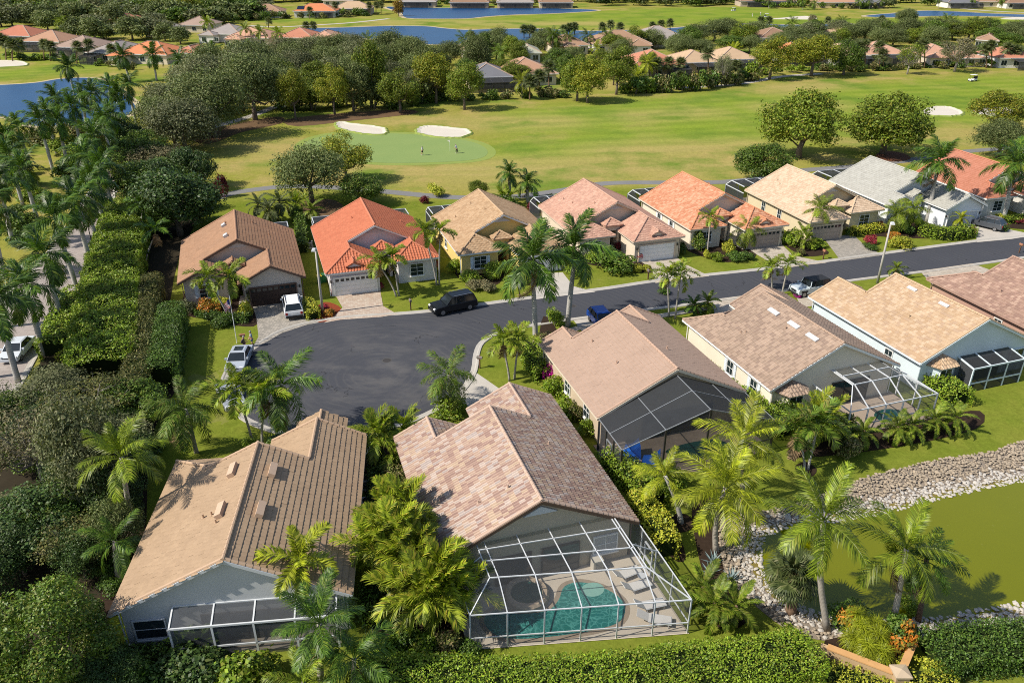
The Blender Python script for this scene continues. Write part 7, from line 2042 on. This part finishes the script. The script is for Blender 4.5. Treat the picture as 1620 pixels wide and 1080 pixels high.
# --- cages behind the far side of the street
for key,x0,x1,dp,lab in (('H1',6.5,13,3.5,'pool cage edge showing behind the brown roof'),('H2',.4,13,4,'pool cage edge showing behind the red roof'),('H3',.3,8,4.5,'pool cage left of the tan roof'),('H4',.2,8,4,'pool cage corner behind the pink-brown roof'),('H5',.2,8,4,'pool cage corner behind the orange roof'),('H6',-.2,9,5,'white-framed pool cage behind the cream roof'),('H7',.3,12,5,'pool cage behind the grey roof')):
    c_, L3 = loc_root('pool_cage',key,lab,'pool cage','pool cages')
    gx = np.linspace(x0,x1,5); ya, yb, z1, z2 = 11.5, 11.6+dp, 2.5, 3.5
    beams(c_,[(L3(x,yb,0),L3(x,yb,z1)) for x in gx],.09,cagewhite,'post')
    beams(c_,[(L3(x,yb,z1),L3(x,yb-1.5,z2)) for x in gx]+[(L3(x,yb-1.5,z2),L3(x,ya,z2)) for x in gx]+[(L3(x0,yb,z1),L3(x1,yb,z1)),(L3(x0,yb-1.5,z2),L3(x1,yb-1.5,z2)),(L3(x0,yb,z1),L3(x0,ya,z1)),(L3(x0,yb,0),L3(x0,yb,z1))],.09,cagewhite)
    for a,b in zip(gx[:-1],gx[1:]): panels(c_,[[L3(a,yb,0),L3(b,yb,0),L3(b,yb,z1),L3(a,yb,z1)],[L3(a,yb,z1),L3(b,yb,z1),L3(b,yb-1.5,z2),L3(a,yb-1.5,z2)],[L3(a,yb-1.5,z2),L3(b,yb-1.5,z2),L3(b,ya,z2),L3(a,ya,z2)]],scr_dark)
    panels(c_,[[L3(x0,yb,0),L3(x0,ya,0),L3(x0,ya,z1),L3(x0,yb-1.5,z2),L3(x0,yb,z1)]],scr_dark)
    flat('cage_floor',key,[(x0,11.4),(x1,11.4),(x1,yb),(x0,yb)],.04,deckm)
# ------------------------------------------------------------------ green pond and its rocks
pond_m = watermat('green_pond',(.128,.142,.001),(.160,.168,.002),.012,.04,3.0,(.20,.20,.03),.5)
POND = smooth_poly(gp((1240,834),(1208,846),(1197,868),(1201,902),(1219,930),(1255,959),(1308,977),(1345,985),(1398,989),(1470,984),(1540,973),(1620,961),(1800,940),(1960,860),(1800,740),(1620,759),(1536,774),(1459,791),(1402,807),(1350,816),(1290,826)),4)
BANK = smooth_poly(gp((1150,816),(1138,838),(1140,875),(1152,916),(1186,950),(1225,982),(1262,1004),(1330,1016),(1400,1012),(1470,1008),(1560,1000),(1640,990),(1850,960),(2050,860),(1850,690),(1620,700),(1574,714),(1497,726),(1440,738),(1383,752),(1335,768),(1270,795),(1210,808)),4)
gravel = plain('bank_gravel',(.30,.25,.20),.95,.1,.35,2.5,bump=.6,fine=.4)
bank = sheet('rock_bank',BANK,.03,gravel)
sheet('pond_shallows',offset_poly(POND,-.45 if area(POND) > 0 else .45),.045,plain('murky_edge',(.19,.15,.035),.5,.4,.3,1.5))
sheet('pond',POND,.06,pond_m)
def rock_proto(seed):
    g = np.random.default_rng(seed)
    V = [(0,0,-.5)]
    for z,r,n in ((-.3,.75,6),(.15,.95,6),(.5,.55,6)):
        for k in range(n):
            a = 2*math.pi*k/n+g.uniform(-.3,.3); q = r*g.uniform(.75,1.2)
            V.append((q*math.cos(a),q*math.sin(a)*g.uniform(.75,1.1),z*g.uniform(.8,1.2)))
    V.append((g.uniform(-.2,.2),g.uniform(-.2,.2),.68)); F = []
    for k in range(6): F.append([0,1+(k+1)%6,1+k])
    for l in range(2):
        for k in range(6): F.append([1+6*l+k,1+6*l+(k+1)%6,7+6*l+(k+1)%6,7+6*l+k])
    for k in range(6): F.append([13+k,13+(k+1)%6,19])
    return V, F
rockw = plain('white_rock',(.50,.46,.41),.9,.2,.22,3,bump=.4,fine=.2)
rockt = plain('tan_rock',(.40,.325,.24),.9,.2,.3,3,bump=.4,fine=.25)
RP = [rock_proto(i) for i in range(5)]
RMESH = [(npmesh('rock',np.array(v),f,[rockw]),npmesh('rock',np.array(v),f,[rockt])) for v,f in RP]
g = np.random.default_rng(4)
bx0, bx1 = min(p[0] for p in BANK), 62; by0, by1 = min(p[1] for p in BANK), max(p[1] for p in BANK)
pp = np.stack([g.uniform(bx0,bx1,60000),g.uniform(by0,by1,60000)],1)
pin = offset_poly(POND, .35 if area(POND) > 0 else -.35)
ok = inpoly(pp[:,0],pp[:,1],BANK) & ~inpoly(pp[:,0],pp[:,1],pin)
vx = np.array([project(a,b) for a,b in pp[ok]])
pp = pp[ok][(vx[:,0] < 1640)]
PD = np.array(POND)
cell = {}; items = []
for p in pp:
    dw = math.sqrt(((PD-p)**2).sum(1).min())
    white_ = dw < 1.3+g.normal(0,.3)
    s = g.uniform(.09,.21) if white_ else g.uniform(.06,.20)
    k = (int(p[0]/.5),int(p[1]/.5)); bad = False
    for i in (-1,0,1):
        for j in (-1,0,1):
            for q in cell.get((k[0]+i,k[1]+j),()):
                if (q[0]-p[0])**2+(q[1]-p[1])**2 < (.70*(q[2]+s))**2: bad = True
    if bad: continue
    cell.setdefault(k,[]).append((p[0],p[1],s)); items.append((p[0],p[1],s,white_))
items.sort(key=lambda q: math.hypot(q[0],q[1],CAM_H)/q[2])
rest = [MB(),MB()]
for i,(x,y,s,wh) in enumerate(items):
    mt = Matrix.Translation((x,y,.03+s*.25+(0 if wh else .1*abs(math.sin(x+y))))) @ Matrix.Rotation(g.uniform(0,6.28),4,'Z') @ Matrix.Rotation(g.uniform(-.4,.4),4,'X') @ Matrix.Diagonal((s*g.uniform(.85,1.3),s,s*g.uniform(.6,.95),1))
    k = i % 5
    if i < 290:
        o = bpy.data.objects.new('rock',RMESH[k][0 if wh else 1]); COL.objects.link(o); o.parent = bank; o.matrix_local = mt
    else: rest[0 if wh else 1].add([mt @ Vector(v) for v in RP[k][0]],RP[k][1])
for r_, m_ in zip(rest,(rockw,rockt)):
    o = r_.build('rubble',m_,bank); o['kind'] = 'stuff'
# planter wall
wallc = plain('planter_stucco',(.50,.35,.20),.9,.2,.1,1.5,bump=.2,fine=.1); cope = plain('planter_coping',(.55,.31,.13),.85,.2,.2,2)
pw = empty('planter_wall',G(1428,1064,.9),0,'tan stucco planter wall meeting at a capped pier beside the pond','planter wall')
ox_, oy_ = pw.location.x, pw.location.y
A_, B_, C_ = G(1299,1018,.9), G(1424,1066,.9), G(1449,1006,.9)
l2 = lambda p: (p[0]-ox_,p[1]-oy_)
def wallseg(a,b,t_,h,nm,mat,z0=0.,inset=0.):
    a, b = Vector(l2(a)), Vector(l2(b)); d = (b-a).normalized(); n_ = Vector((-d.y,d.x))*t_/2; a = a+d*inset; b = b-d*inset
    MB().prism([tuple(a-n_),tuple(b-n_),tuple(b+n_),tuple(a+n_)],z0,h).build(nm,mat,pw)
wallseg(A_,B_,.32,.85,'wall',wallc,0,.0); wallseg(A_,B_,.42,.94,'coping',cope,.852,.36)
wallseg(B_,C_,.32,.83,'wall',wallc,0,.22); wallseg(B_,C_,.42,.925,'coping',cope,.832,.38)
bx_, by_ = l2(B_)
MB().box(bx_-.38,bx_+.38,by_-.38,by_+.38,0,1.05).build('pier',wallc,pw)
MB().add([(bx_-.46,by_-.46,1.052),(bx_+.46,by_-.46,1.052),(bx_+.46,by_+.46,1.052),(bx_-.46,by_+.46,1.052),(bx_-.46,by_-.46,1.15),(bx_+.46,by_-.46,1.15),(bx_+.46,by_+.46,1.15),(bx_-.46,by_+.46,1.15),(bx_,by_,1.32)],[[0,1,5,4],[1,2,6,5],[2,3,7,6],[3,0,4,7],[4,5,8],[5,6,8],[6,7,8],[7,4,8],[3,2,1,0]]).build('pier_cap',plain('pier_cap',(.46,.36,.25),.9,.2,.15,2),pw)
sheet('planter_soil',[G(1305,1012,.4),G(1420,1056,.4),G(1440,1010,.4),G(1380,995,.4)],.4,mulch,th=.35)

# ------------------------------------------------------------------ vehicles
def paint(name,c,metal=.3): return plain('paint_'+name,c,.22,.6,.03,.5,metal=metal)
tail_m = plain('tail_lamp',(.35,.01,.01),.3,.5,.05,1); head_m = plain('head_lamp',(.75,.76,.78),.15,.6,.05,1)
tyre = black; rimm = plain('alloy_rim',(.32,.33,.35),.35,.5,.05,1,metal=.8); carglass = glassmat('car_glass',(.015,.02,.024))
trim_m = plain('black_plastic',(.025,.025,.027),.6,.3,.1,1)
def car(kind, pos, head, pm, label, roofm=None, rails=False, sunroof=False, group='parked and passing cars'):
    o = empty('car',(pos[0],pos[1],.02),R(head),label,'car',group)   # front towards +X
    if kind == 'suv': L,W,H,bel,hood = 5.2,2.0,1.86,1.10,1.08
    elif kind == 'jeep': L,W,H,bel,hood = 4.4,1.88,1.86,1.14,1.12
    elif kind == 'cross': L,W,H,bel,hood = 4.65,1.88,1.66,1.02,.98
    else: L,W,H,bel,hood = 4.6,1.82,1.46,.92,.88
    h = L/2
    if kind == 'jeep': prof = [(-h,.45),(-h+.02,.95),(-h+.08,bel),(.55,bel),(.62,hood),(h-.10,hood-.04),(h-.02,.92),(h,.5),(h-.12,.38),(-h+.12,.38)]
    elif kind == 'sedan': prof = [(-h,.42),(-h+.02,.72),(-h+.12,bel),(-h+.8,bel+.02),(.75,bel),(1.2,hood),(h-.35,hood-.16),(h-.06,.66),(h,.42),(h-.15,.28),(-h+.15,.28)]
    else: prof = [(-h,.48),(-h+.02,.9),(-h+.08,bel+.02),(-h+.3,bel+.03),(.85,bel),(1.15,hood),(h-.30,hood-.1),(h-.07,.82),(h,.5),(h-.15,.34),(-h+.15,.34)]
    m = MB(); n = len(prof); st = [(-W/2,.90),(-W/2*.96,1.0),(W/2*.96,1.0),(W/2,.90)]
    zc = .7
    for y,k in st: m.v += [(x*(.985 if k < 1 else 1),y,zc+(z-zc)*k) for x,z in prof]
    for s in range(3):
        for i in range(n): m.f.append([s*n+i,s*n+(i+1)%n,(s+1)*n+(i+1)%n,(s+1)*n+i]); m.m.append(0)
    m.f.append(list(range(n))[::-1]); m.m.append(0); m.f.append([3*n+i for i in range(n)]); m.m.append(0)
    m.build('body',pm,o)
    # greenhouse
    if kind == 'jeep': xb0,xb1,xt0,xt1 = -h+.1,.62,-h+.16,.42
    elif kind == 'sedan': xb0,xb1,xt0,xt1 = -h+.75,1.15,-h+1.3,.35
    elif kind == 'cross': xb0,xb1,xt0,xt1 = -h+.15,1.15,-h+.7,.35
    else: xb0,xb1,xt0,xt1 = -h+.12,1.12,-h+.42,.42
    yb, yt = W/2*.93, W/2*.76; z0, z1 = bel+.01, H-.06
    B = [(xb0,-yb,z0),(xb1,-yb,z0),(xb1,yb,z0),(xb0,yb,z0)]; T_ = [(xt0,-yt,z1),(xt1,-yt,z1),(xt1,yt,z1),(xt0,yt,z1)]
    for nm,a,b in (('side_window',0,1),('windscreen',1,2),('side_window',2,3),('rear_window',3,0)):
        MB().poly([B[a],B[b],T_[b],T_[a]]).build(nm,carglass,o)
    rm = roofm or pm
    q = MB(); q.add([(xt0-.04,-yt-.03,z1),(xt1+.06,-yt-.03,z1),(xt1+.06,yt+.03,z1),(xt0-.04,yt+.03,z1),(xt0+.08,-yt+.1,H),(xt1-.12,-yt+.1,H),(xt1-.12,yt-.1,H),(xt0+.08,yt-.1,H)],[[0,1,5,4],[1,2,6,5],[2,3,7,6],[3,0,4,7],[4,5,6,7],[3,2,1,0]])
    q.build('roof',rm,o)
    if sunroof: MB().box(xt1-1.15,xt1-.3,-.42,.42,H+.004,H+.012).build('sunroof',carglass,o)
    for s in (-1,1):
        for (a,b) in (((xb1,s*yb,z0),(xt1,s*yt,z1)),((xb0,s*yb,z0),(xt0,s*yt,z1)),((-.05,s*(yb+.01),z0),(-.12,s*(yt+.01),z1)),((-1.15,s*(yb+.01),z0),(-1.1,s*(yt+.01),z1))):
            if kind == 'jeep' and a[0] < 0 and roofm: MB().bar(a,b,.12,.09).build('pillar',rm,o)
            else: MB().bar(a,b,.08,.06).build('pillar',pm if abs(a[0]) > .5 and a[0] != -1.15 else trim_m,o)
        MB().box(.78,.98,min(s*(W/2+.0),s*(W/2+.2)),max(s*(W/2+.0),s*(W/2+.2)),bel-.02,bel+.16).build('mirror',pm,o)
        MB().box(h-.18,h-.015,min(s*.52,s*.86),max(s*.52,s*.86),.66 if kind == 'sedan' else .74,.80 if kind == 'sedan' else .9).build('headlight',head_m,o)
        MB().box(-h-.012,-h+.1,min(s*.66,s*.9),max(s*.66,s*.9),.68,.95 if kind != 'sedan' else .84).build('taillight',tail_m,o)
        if rails: MB().bar((xt0+.2,s*(yt-.08),H+.04),(xt1-.25,s*(yt-.08),H+.04),.05).build('roof_rail',chrome if rails == 1 else trim_m,o)
        for wx in (-h*.62,h*.63):
            r_ = .40 if kind in ('suv','jeep') else .34
            wq = MB(); wq.lathe([(r_*.62,-.11),(r_*.96,-.11),(r_,-.06),(r_,.06),(r_*.96,.11),(r_*.62,.11)],18)
            wo = wq.build('wheel',tyre,o,False); wo.location = (wx,s*(W/2-.10),r_-.02); wo.rotation_euler = (R(90),0,0)
            rq = MB(); rq.lathe([(.02,-.112),(r_*.6,-.112),(r_*.62,-.115),(r_*.62,.115),(r_*.5,.112),(.05,.10),(.0,.10)],14); rq.build('rim',rimm,wo)
            MB().box(wx-r_*1.12,wx+r_*1.12,min(s*(W/2-.05),s*(W/2+.012)),max(s*(W/2-.05),s*(W/2+.012)),r_*1.6,r_*2.14).build('wheel_arch',trim_m if kind in ('jeep',) else pm,o)
    MB().box(h-.06,h+.04,-W/2*.88,W/2*.88,.34,.58).build('bumper',pm if kind != 'jeep' else trim_m,o)
    MB().box(-h-.05,-h+.06,-W/2*.88,W/2*.88,.36,.60).build('bumper',trim_m if kind != 'sedan' else pm,o)
    MB().box(h-.05,h+.006,-.45,.45,.62,.86 if kind != 'sedan' else .7).build('grille',trim_m,o)
    MB().box(-h-.016,-h,-.26,.26,.70,.82).build('number_plate',white,o)
    return o
car('suv',G(717,490),208,paint('black',(.012,.014,.018)),'black sport utility vehicle driving on the street toward the turning circle',rails=1)
car('suv',G(464,492),108,paint('white',(.72,.73,.74),0),'white sport utility vehicle parked before the brown garage door',rails=2)
a1,a2 = G(388,556),G(372,590)
car('sedan',G(380,575),math.degrees(math.atan2(a2[1]-a1[1],a2[0]-a1[0])),paint('silver',(.50,.54,.58)),'silver car with sunroof parked at the left kerb of the turning circle',sunroof=True)
car('sedan',G(366,634),-60,paint('silver_grey',(.40,.42,.45)),'grey car mostly hidden behind the turning-circle palms')
car('cross',G(952,515),285,paint('blue',(.008,.07,.36)),'blue hatchback partly hidden by the taupe roof')
car('jeep',G(1279,464),200,paint('pale_blue_white',(.55,.62,.66),.1),'pale off-road car with black soft top in the drive',roofm=trim_m)
b1,b2 = G(1538,352),G(1580,362)
car('cross',G(1560,360),math.degrees(math.atan2(b1[1]-b2[1],b1[0]-b2[0])),paint('dark_grey',(.10,.11,.125)),'dark grey sport utility vehicle parked before the grey house garage',rails=1)
c1,c2 = G(44,540),G(14,572)
car('sedan',G(30,560),math.degrees(math.atan2(c2[1]-c1[1],c2[0]-c1[0])),paint('pearl',(.66,.70,.76),.1),'white car driving on the avenue at the left edge')
car('sedan',G(190,250),100,paint('red',(.40,.01,.02)),'red car at the far end of the palm avenue')
# golf carts
def cart(px_,py_,head,label):
    x,y = G(px_,py_); o = empty('golf_cart',(x,y,.02),R(head),label,'golf cart','golf carts')
    MB().add([(-1.15,-.55,.3),(1.15,-.5,.3),(1.15,.5,.3),(-1.15,.55,.3),(-1.15,-.55,.75),(.5,-.5,.42),(1.1,-.42,.72),(1.1,.42,.72),(.5,.5,.42),(-1.15,.55,.75),(-.3,-.55,.72),(-.3,.55,.72)],
      [[0,3,2,1],[0,1,6,5,10,4],[3,9,11,8,7,2],[1,2,7,6],[0,4,9,3],[4,10,11,9],[10,5,8,11],[5,6,7,8]]).build('body',white,o)
    MB().box(-1.0,.75,-.58,.58,1.78,1.84).build('roof',white,o)
    MB().box(-.75,-.2,-.5,.5,.75,.86).build('seat',trim_m,o); MB().box(-.85,-.75,-.5,.5,.86,1.25).build('backrest',trim_m,o)
    for sx in (-.9,.7):
        for sy in (-.5,.5): MB().bar((sx,sy,.7),(sx,sy,1.78),.05).build('post',trim_m,o)
    for sx in (-.8,.78):
        for sy in (-.52,.52):
            q = MB(); q.lathe([(.05,-.09),(.22,-.09),(.22,.09),(.05,.09)],12); w_ = q.build('wheel',black,o); w_.location = (sx,sy,.2); w_.rotation_euler = (R(90),0,0)
    b = MB().box(-1.35,-1.1,-.35,.35,.6,1.35).build('golf_bags',plain('bag_blue',(.05,.06,.10),.7,.3),o)
cart(1538,129,200,'white golf cart on the fairway at right'); cart(1160,18,190,'far golf cart near the top edge trees'); cart(1213,28,10,'far golf cart beside the long far bunker')

# ------------------------------------------------------------------ people
def skin(name, pts, edges, rad, mat, parent, sub=1):
    me = bpy.data.meshes.new(name); me.from_pydata(pts,edges,[]); me.materials.append(mat)
    o = put(name,me,parent)
    o.modifiers.new('skin','SKIN')
    for i,r_ in enumerate(rad):
        v = me.skin_vertices[0].data[i]; v.radius = (r_,r_) if not hasattr(r_,'__len__') else r_; v.use_root = (i == 0)
    s = o.modifiers.new('sub','SUBSURF'); s.levels = s.render_levels = sub
    me.polygons.foreach_set('use_smooth',[True]*len(me.polygons)) if len(me.polygons) else None
    return o
skin_m = plain('skin',(.48,.27,.18),.6,.3,.05,3); hair_m = plain('grey_hair',(.30,.28,.26),.8,.2,.1,4)
def person(px_,py_,face,label,shirt,short,pose='stand',cap=None,long=False,hold=None):
    x,y = G(px_,py_); o = empty('person',(x,y,.03),R(face),label,'person','people')
    if pose == 'crouch':
        J = dict(pel=(0,0,.42),ch=(.18,0,.80),nk=(.24,0,.98),hd=(.30,0,1.10),ht=(.31,0,1.22),kl=(.42,.14,.48),kr=(.42,-.14,.46),al=(.06,.15,.08),ar=(.10,-.15,.08),fl=(.24,.16,.04),fr=(.28,-.16,.04),sl=(.22,.19,.90),sr=(.22,-.19,.90),el=(.40,.24,.70),er=(.40,-.24,.70),wl=(.60,.16,.62),wr=(.60,-.14,.62),hl=(.68,.14,.60),hr=(.68,-.12,.60))
    else:
        k = .12 if pose == 'putt' else (.10 if pose == 'walk' else 0)
        ln = .22 if pose == 'putt' else .03
        J = dict(pel=(0,0,.92),ch=(ln*.7,0,1.28),nk=(ln,0,1.47),hd=(ln+.03,0,1.60),ht=(ln+.03,0,1.73),kl=(.03+k,.11,.50),kr=(.03-k*.4,-.11,.50),al=(-.02+k*.8,.11,.09),ar=(-.04-k*1.6,-.11,.10),fl=(.14+k*.8,.13,.04),fr=(.12-k*1.6,-.13,.04),
                 sl=(ln*.95,.19,1.40),sr=(ln*.95,-.19,1.40),el=(ln+.06,.26,1.13),er=(ln+.08,-.25,1.14),wl=(ln+.24,.16,.95),wr=(ln+.20,-.12,.94),hl=(ln+.30,.12,.88),hr=(ln+.27,-.06,.87))
    K = list(J); ix = {k:i for i,k in enumerate(K)}
    E = [('pel','ch'),('ch','nk'),('nk','hd'),('hd','ht'),('pel','kl'),('kl','al'),('al','fl'),('pel','kr'),('kr','ar'),('ar','fr'),('ch','sl'),('sl','el'),('el','wl'),('wl','hl'),('ch','sr'),('sr','er'),('er','wr'),('wr','hr')]
    rr = dict(pel=(.15,.12),ch=(.16,.12),nk=.062,hd=.10,ht=.075,kl=.07,kr=.07,al=.05,ar=.05,fl=.045,fr=.045,sl=.07,sr=.07,el=.048,er=.048,wl=.036,wr=.036,hl=.04,hr=.04)
    skin('body',[J[k] for k in K],[(ix[a],ix[b]) for a,b in E],[rr[k] for k in K],skin_m,o)
    half = lambda a,b,f=.5: tuple(np.array(J[a])*(1-f)+np.array(J[b])*f)
    S = [half('pel','ch',.1),J['ch'],half('ch','nk',.7),J['sl'],half('sl','el',.7),J['sr'],half('sr','er',.7)]
    skin('shirt',S,[(0,1),(1,2),(1,3),(3,4),(1,5),(5,6)],[(.165,.135),(.178,.138),.10,.088,.066,.088,.066],shirt,o)
    f2 = .97 if long else .45
    low = lambda s: [half('pel','k'+s,.9)] if not long else [J['k'+s],half('k'+s,'a'+s,.92)]
    P_ = [tuple(np.array(J['pel'])+np.array([0,0,.04]))]; Ed = []; Rd = [(.172,.142)]
    for s in 'lr':
        prev = 0
        for q,r_ in zip(low(s),(.095,.075)):
            P_.append(q); Ed.append((prev,len(P_)-1)); Rd.append(r_); prev = len(P_)-1
    skin('trousers' if long else 'shorts',P_,Ed,Rd,short,o)
    for s in 'lr': skin('shoe',[tuple(np.array(J['a'+s])+np.array([-.03,0,-.035])),tuple(np.array(J['f'+s])+np.array([.03,0,.0]))],[(0,1)],[.058,.05],white,o)
    hd = J['hd']
    q = MB(); q.lathe([(.105,.0),(.112,.05),(.10,.10),(.06,.14),(.0,.15)],12,(hd[0]-.012,hd[1],hd[2]+.02)); q.build('cap' if cap else 'hair',cap or hair_m,o,True)
    if cap: MB().box(hd[0]+.06,hd[0]+.20,-.07,.07,hd[2]+.03,hd[2]+.045).build('cap_brim',cap,o)
    if hold == 'putter':
        a = Vector(J['hl']); MB().bar(a,(a.x+.25,a.y-.02,.05),.02).build('putter',chrome,o)
    return o
person(400,548,200,'person in pale blue shirt and shorts standing beside the mailbox',plain('shirt_blue',(.32,.42,.50),.8,.2),plain('shorts_blue',(.12,.16,.24),.8,.2))
person(383,550,20,'person in dark clothes crouching at the mailbox post',plain('shirt_dark',(.03,.03,.035),.8,.2),plain('shorts_dark',(.04,.035,.03),.8,.2),'crouch')
person(668,246,-20,'golfer in white shirt and dark shorts walking on the putting green',plain('shirt_white',(.70,.70,.70),.8,.2),plain('shorts_black',(.03,.03,.035),.8,.2),'walk')
person(723,243,160,'golfer in light shirt and dark trousers next to the flagstick',plain('shirt_sky',(.55,.60,.68),.8,.2),MATS['shorts_black'],'putt',long=True,hold='putter')
person(1190,27,0,'far golfer in white standing left of the far golf cart',MATS['shirt_white'],MATS['shirt_white'],'stand',long=True)
person(1203,25,90,'far golfer in white next to the far golf cart',MATS['shirt_white'],MATS['shirt_blue'],'stand',long=True)
x,y = G(712,240); o = empty('flagstick',(x,y,.03),0,'flagstick with small pale flag on the putting green','flagstick')
MB().tube([(0,0,0),(0,0,2.2)],.025,6).build('pole',white,o); MB().add([(0,0,2.2),(-.5,.05,2.02),(0,0,1.8)],[[0,1,2]]).build('flag',plain('pale_flag',(.70,.66,.60),.8,.2),o)
MB().lathe([(.055,.001),(.055,.004)],12).build('cup',black,o)
# ------------------------------------------------------------------ street furniture
def lamp(px_,py_,ang,label,h=7.6,lean=0.):
    x,y = G(px_,py_); o = empty('street_lamp',(x,y,0),R(ang),label,'street lamp','street lamps')
    MB().tube([(0,0,0),(0,0,h*.5),(lean,0,h)],[.16,.13,.09],10).build('pole',plain('lamp_concrete',(.45,.42,.38),.9,.2,.1,1),o,True)
    MB().bar((lean,0,h-.1),(lean+.55,0,h+.05),.07).build('arm',greyal,o)
    MB().add([(lean+.4,-.22,h),(lean+1.0,-.22,h),(lean+1.0,.22,h),(lean+.4,.22,h),(lean+.45,-.16,h+.22),(lean+.95,-.16,h+.2),(lean+.95,.16,h+.2),(lean+.45,.16,h+.22)],[[3,2,1,0],[0,1,5,4],[1,2,6,5],[2,3,7,6],[3,0,4,7],[4,5,6,7]]).build('lamp_head',plain('lamp_head',(.55,.56,.57),.5,.3),o)
lamp(511,496,-90,'concrete street lamp between the brown and red houses'); lamp(1388,448,-100,'concrete street lamp at the kerb beside the yellow-orange roof')
for b,c,l in (((152,410),None,'thin dark lamp post beside the avenue palms'),):
    x,y = G(*b); o = empty('lamp_post',(x,y,0),0,l,'street lamp'); MB().tube([(0,0,0),(0,0,4.2)],[.09,.05],8).build('pole',black,o); MB().lathe([(.05,0),(.18,.1),(.2,.4),(.05,.55)],10,(0,0,4.2)).build('lantern',plain('lantern',(.25,.24,.2),.4,.4),o)
def mailbox(px_,py_,ang,label,box):
    x,y = G(px_,py_); o = empty('mailbox',(x,y,0),R(ang),label,'mailbox','kerb mailboxes')
    MB().box(-.06,.06,-.06,.06,0,1.05).build('post',plain('mail_post',(.14,.075,.045),.8,.2),o)
    q = MB(); n_ = 7; ring = [(-.11,0)]+[(.11*math.cos(math.pi-math.pi*i/n_),.14+.1*math.sin(math.pi*i/n_)) for i in range(n_+1)]+[(.11,0)]
    for yy in (-.28,.28): q.v += [(a,yy,1.06+b) for a,b in ring]
    k = len(ring)
    q.f = [[i,(i+1)%k,k+(i+1)%k,k+i] for i in range(k)]+[list(range(k))[::-1],list(range(k,2*k))]; q.m = [0]*len(q.f)
    q.build('box',box,o); MB().box(.115,.13,-.05,.12,1.2,1.28).build('flag',tail_m,o); MB().box(-.14,.14,-.2,.2,1.02,1.058).build('bracket',MATS['mail_post'],o)
mb = plain('mailbox_copper',(.34,.16,.09),.5,.4); mg = plain('mailbox_grey',(.16,.14,.12),.5,.4)
for a in ((386,546,110,'copper mailbox beside the two people',mb),(650,490,20,'dark mailbox on the red house lawn',mg),(822,470,15,'dark mailbox beside the concrete drive',mg),(1025,442,15,'dark mailbox left of the white garage drive',mg),(1302,410,10,'brown mailbox at the cream house kerb',mb),(759,582,70,'brown mailbox at the turning circle lawn',mg),(1298,452,10,'copper mailbox behind the off-road car',mb),(1612,400,10,'copper mailbox near the right edge kerb',mb)): mailbox(*a)
# flag
x,y = G(375,543); o = empty('flagpole',(x,y,0),R(200),'white pole with a striped red, white and blue flag on the brown house lawn','flagpole')
MB().tube([(0,0,0),(-.05,.05,5.2)],[.04,.025],8).build('pole',white,o)
fred, fwh, fbl = plain('flag_red',(.42,.02,.04),.8,.2), plain('flag_white',(.70,.68,.66),.8,.2), plain('flag_blue',(.03,.05,.20),.8,.2)
fl = MB(); fx = lambda u,v: (.04+u*.55,.10*math.sin(u*5+v*2)+.05,4.95-v*.95-.42*u+.08*math.sin(u*6))
for i in range(13):
    for j in range(8):
        v0,v1,u0,u1 = i/13,(i+1)/13,j/8,(j+1)/8
        fl.poly([fx(u0,v0),fx(u1,v0),fx(u1,v1),fx(u0,v1)],2 if (i < 7 and j < 3) else i % 2)
f_ = fl.build('flag',[fred,fwh,fbl],o)
for i in range(5):
    for j in range(4):
        p = Vector(fx(.05+j*.085,.05+i*.1)); MB().add([p+Vector((-.018,-.012,-.018)),p+Vector((.018,-.012,-.018)),p+Vector((0,-.012,.02))],[[0,1,2]]).build('star',fwh,f_)
MB().lathe([(.0,0),(.05,.04),(.0,.1)],8,(-.05,.05,5.2)).build('finial',chrome,o)
# wheelie bins and air-conditioning units
def bin_(px_,py_,label,body,lid):
    x,y = G(px_,py_); o = empty('wheeled_bin',(x,y,.02),R(20),label,'bin','wheeled bins')
    MB().add([(-.24,-.26,0),(.24,-.26,0),(.24,.26,0),(-.24,.26,0),(-.3,-.34,.95),(.3,-.34,.95),(.3,.34,.95),(-.3,.34,.95)],[[3,2,1,0],[0,1,5,4],[1,2,6,5],[2,3,7,6],[3,0,4,7],[4,5,6,7]]).build('body',body,o)
    MB().box(-.32,.32,-.37,.36,.955,1.03).build('lid',lid,o)
    for s in (-.22,.22): w_ = MB().lathe([(.1,-.03),(.1,.03)],10).build('wheel',black,o); w_.location = (s,.3,.1); w_.rotation_euler = (0,R(90),0)
gb = plain('bin_green',(.02,.12,.04),.5,.3); yb_ = plain('bin_yellow',(.55,.42,.03),.5,.3)
bin_(506,448,'green bin with yellow lid beside the red house',gb,yb_); bin_(513,446,'green bin with green lid beside the red house',gb,gb)
def ac(px_,py_,label,xy=None):
    x,y = G(px_,py_); o = empty('air_conditioner',(x,y,.03),R(8),label,'air conditioner','air-conditioning units')
    MB().box(-.42,.42,-.42,.42,.08,.85).build('case',plain('ac_grey',(.40,.40,.38),.5,.4),o); MB().box(-.5,.5,-.5,.5,0,.078).build('pad',concrete,o)
    q = MB(); q.lathe([(.36,0),(.36,.04),(.1,.06)],16,(0,0,.852)); q.build('fan_grille',black,o)
    for i in range(4): MB().box(-.36,.36,-.435,-.421,.2+i*.15,.26+i*.15).build('louvre',black,o)
ac(583,806,'air-conditioning unit in the passage right of the sandy roof'); ac(490,392,'air-conditioning unit between the brown and red houses'); ac(580,770,'second air-conditioning unit in the passage right of the sandy roof')
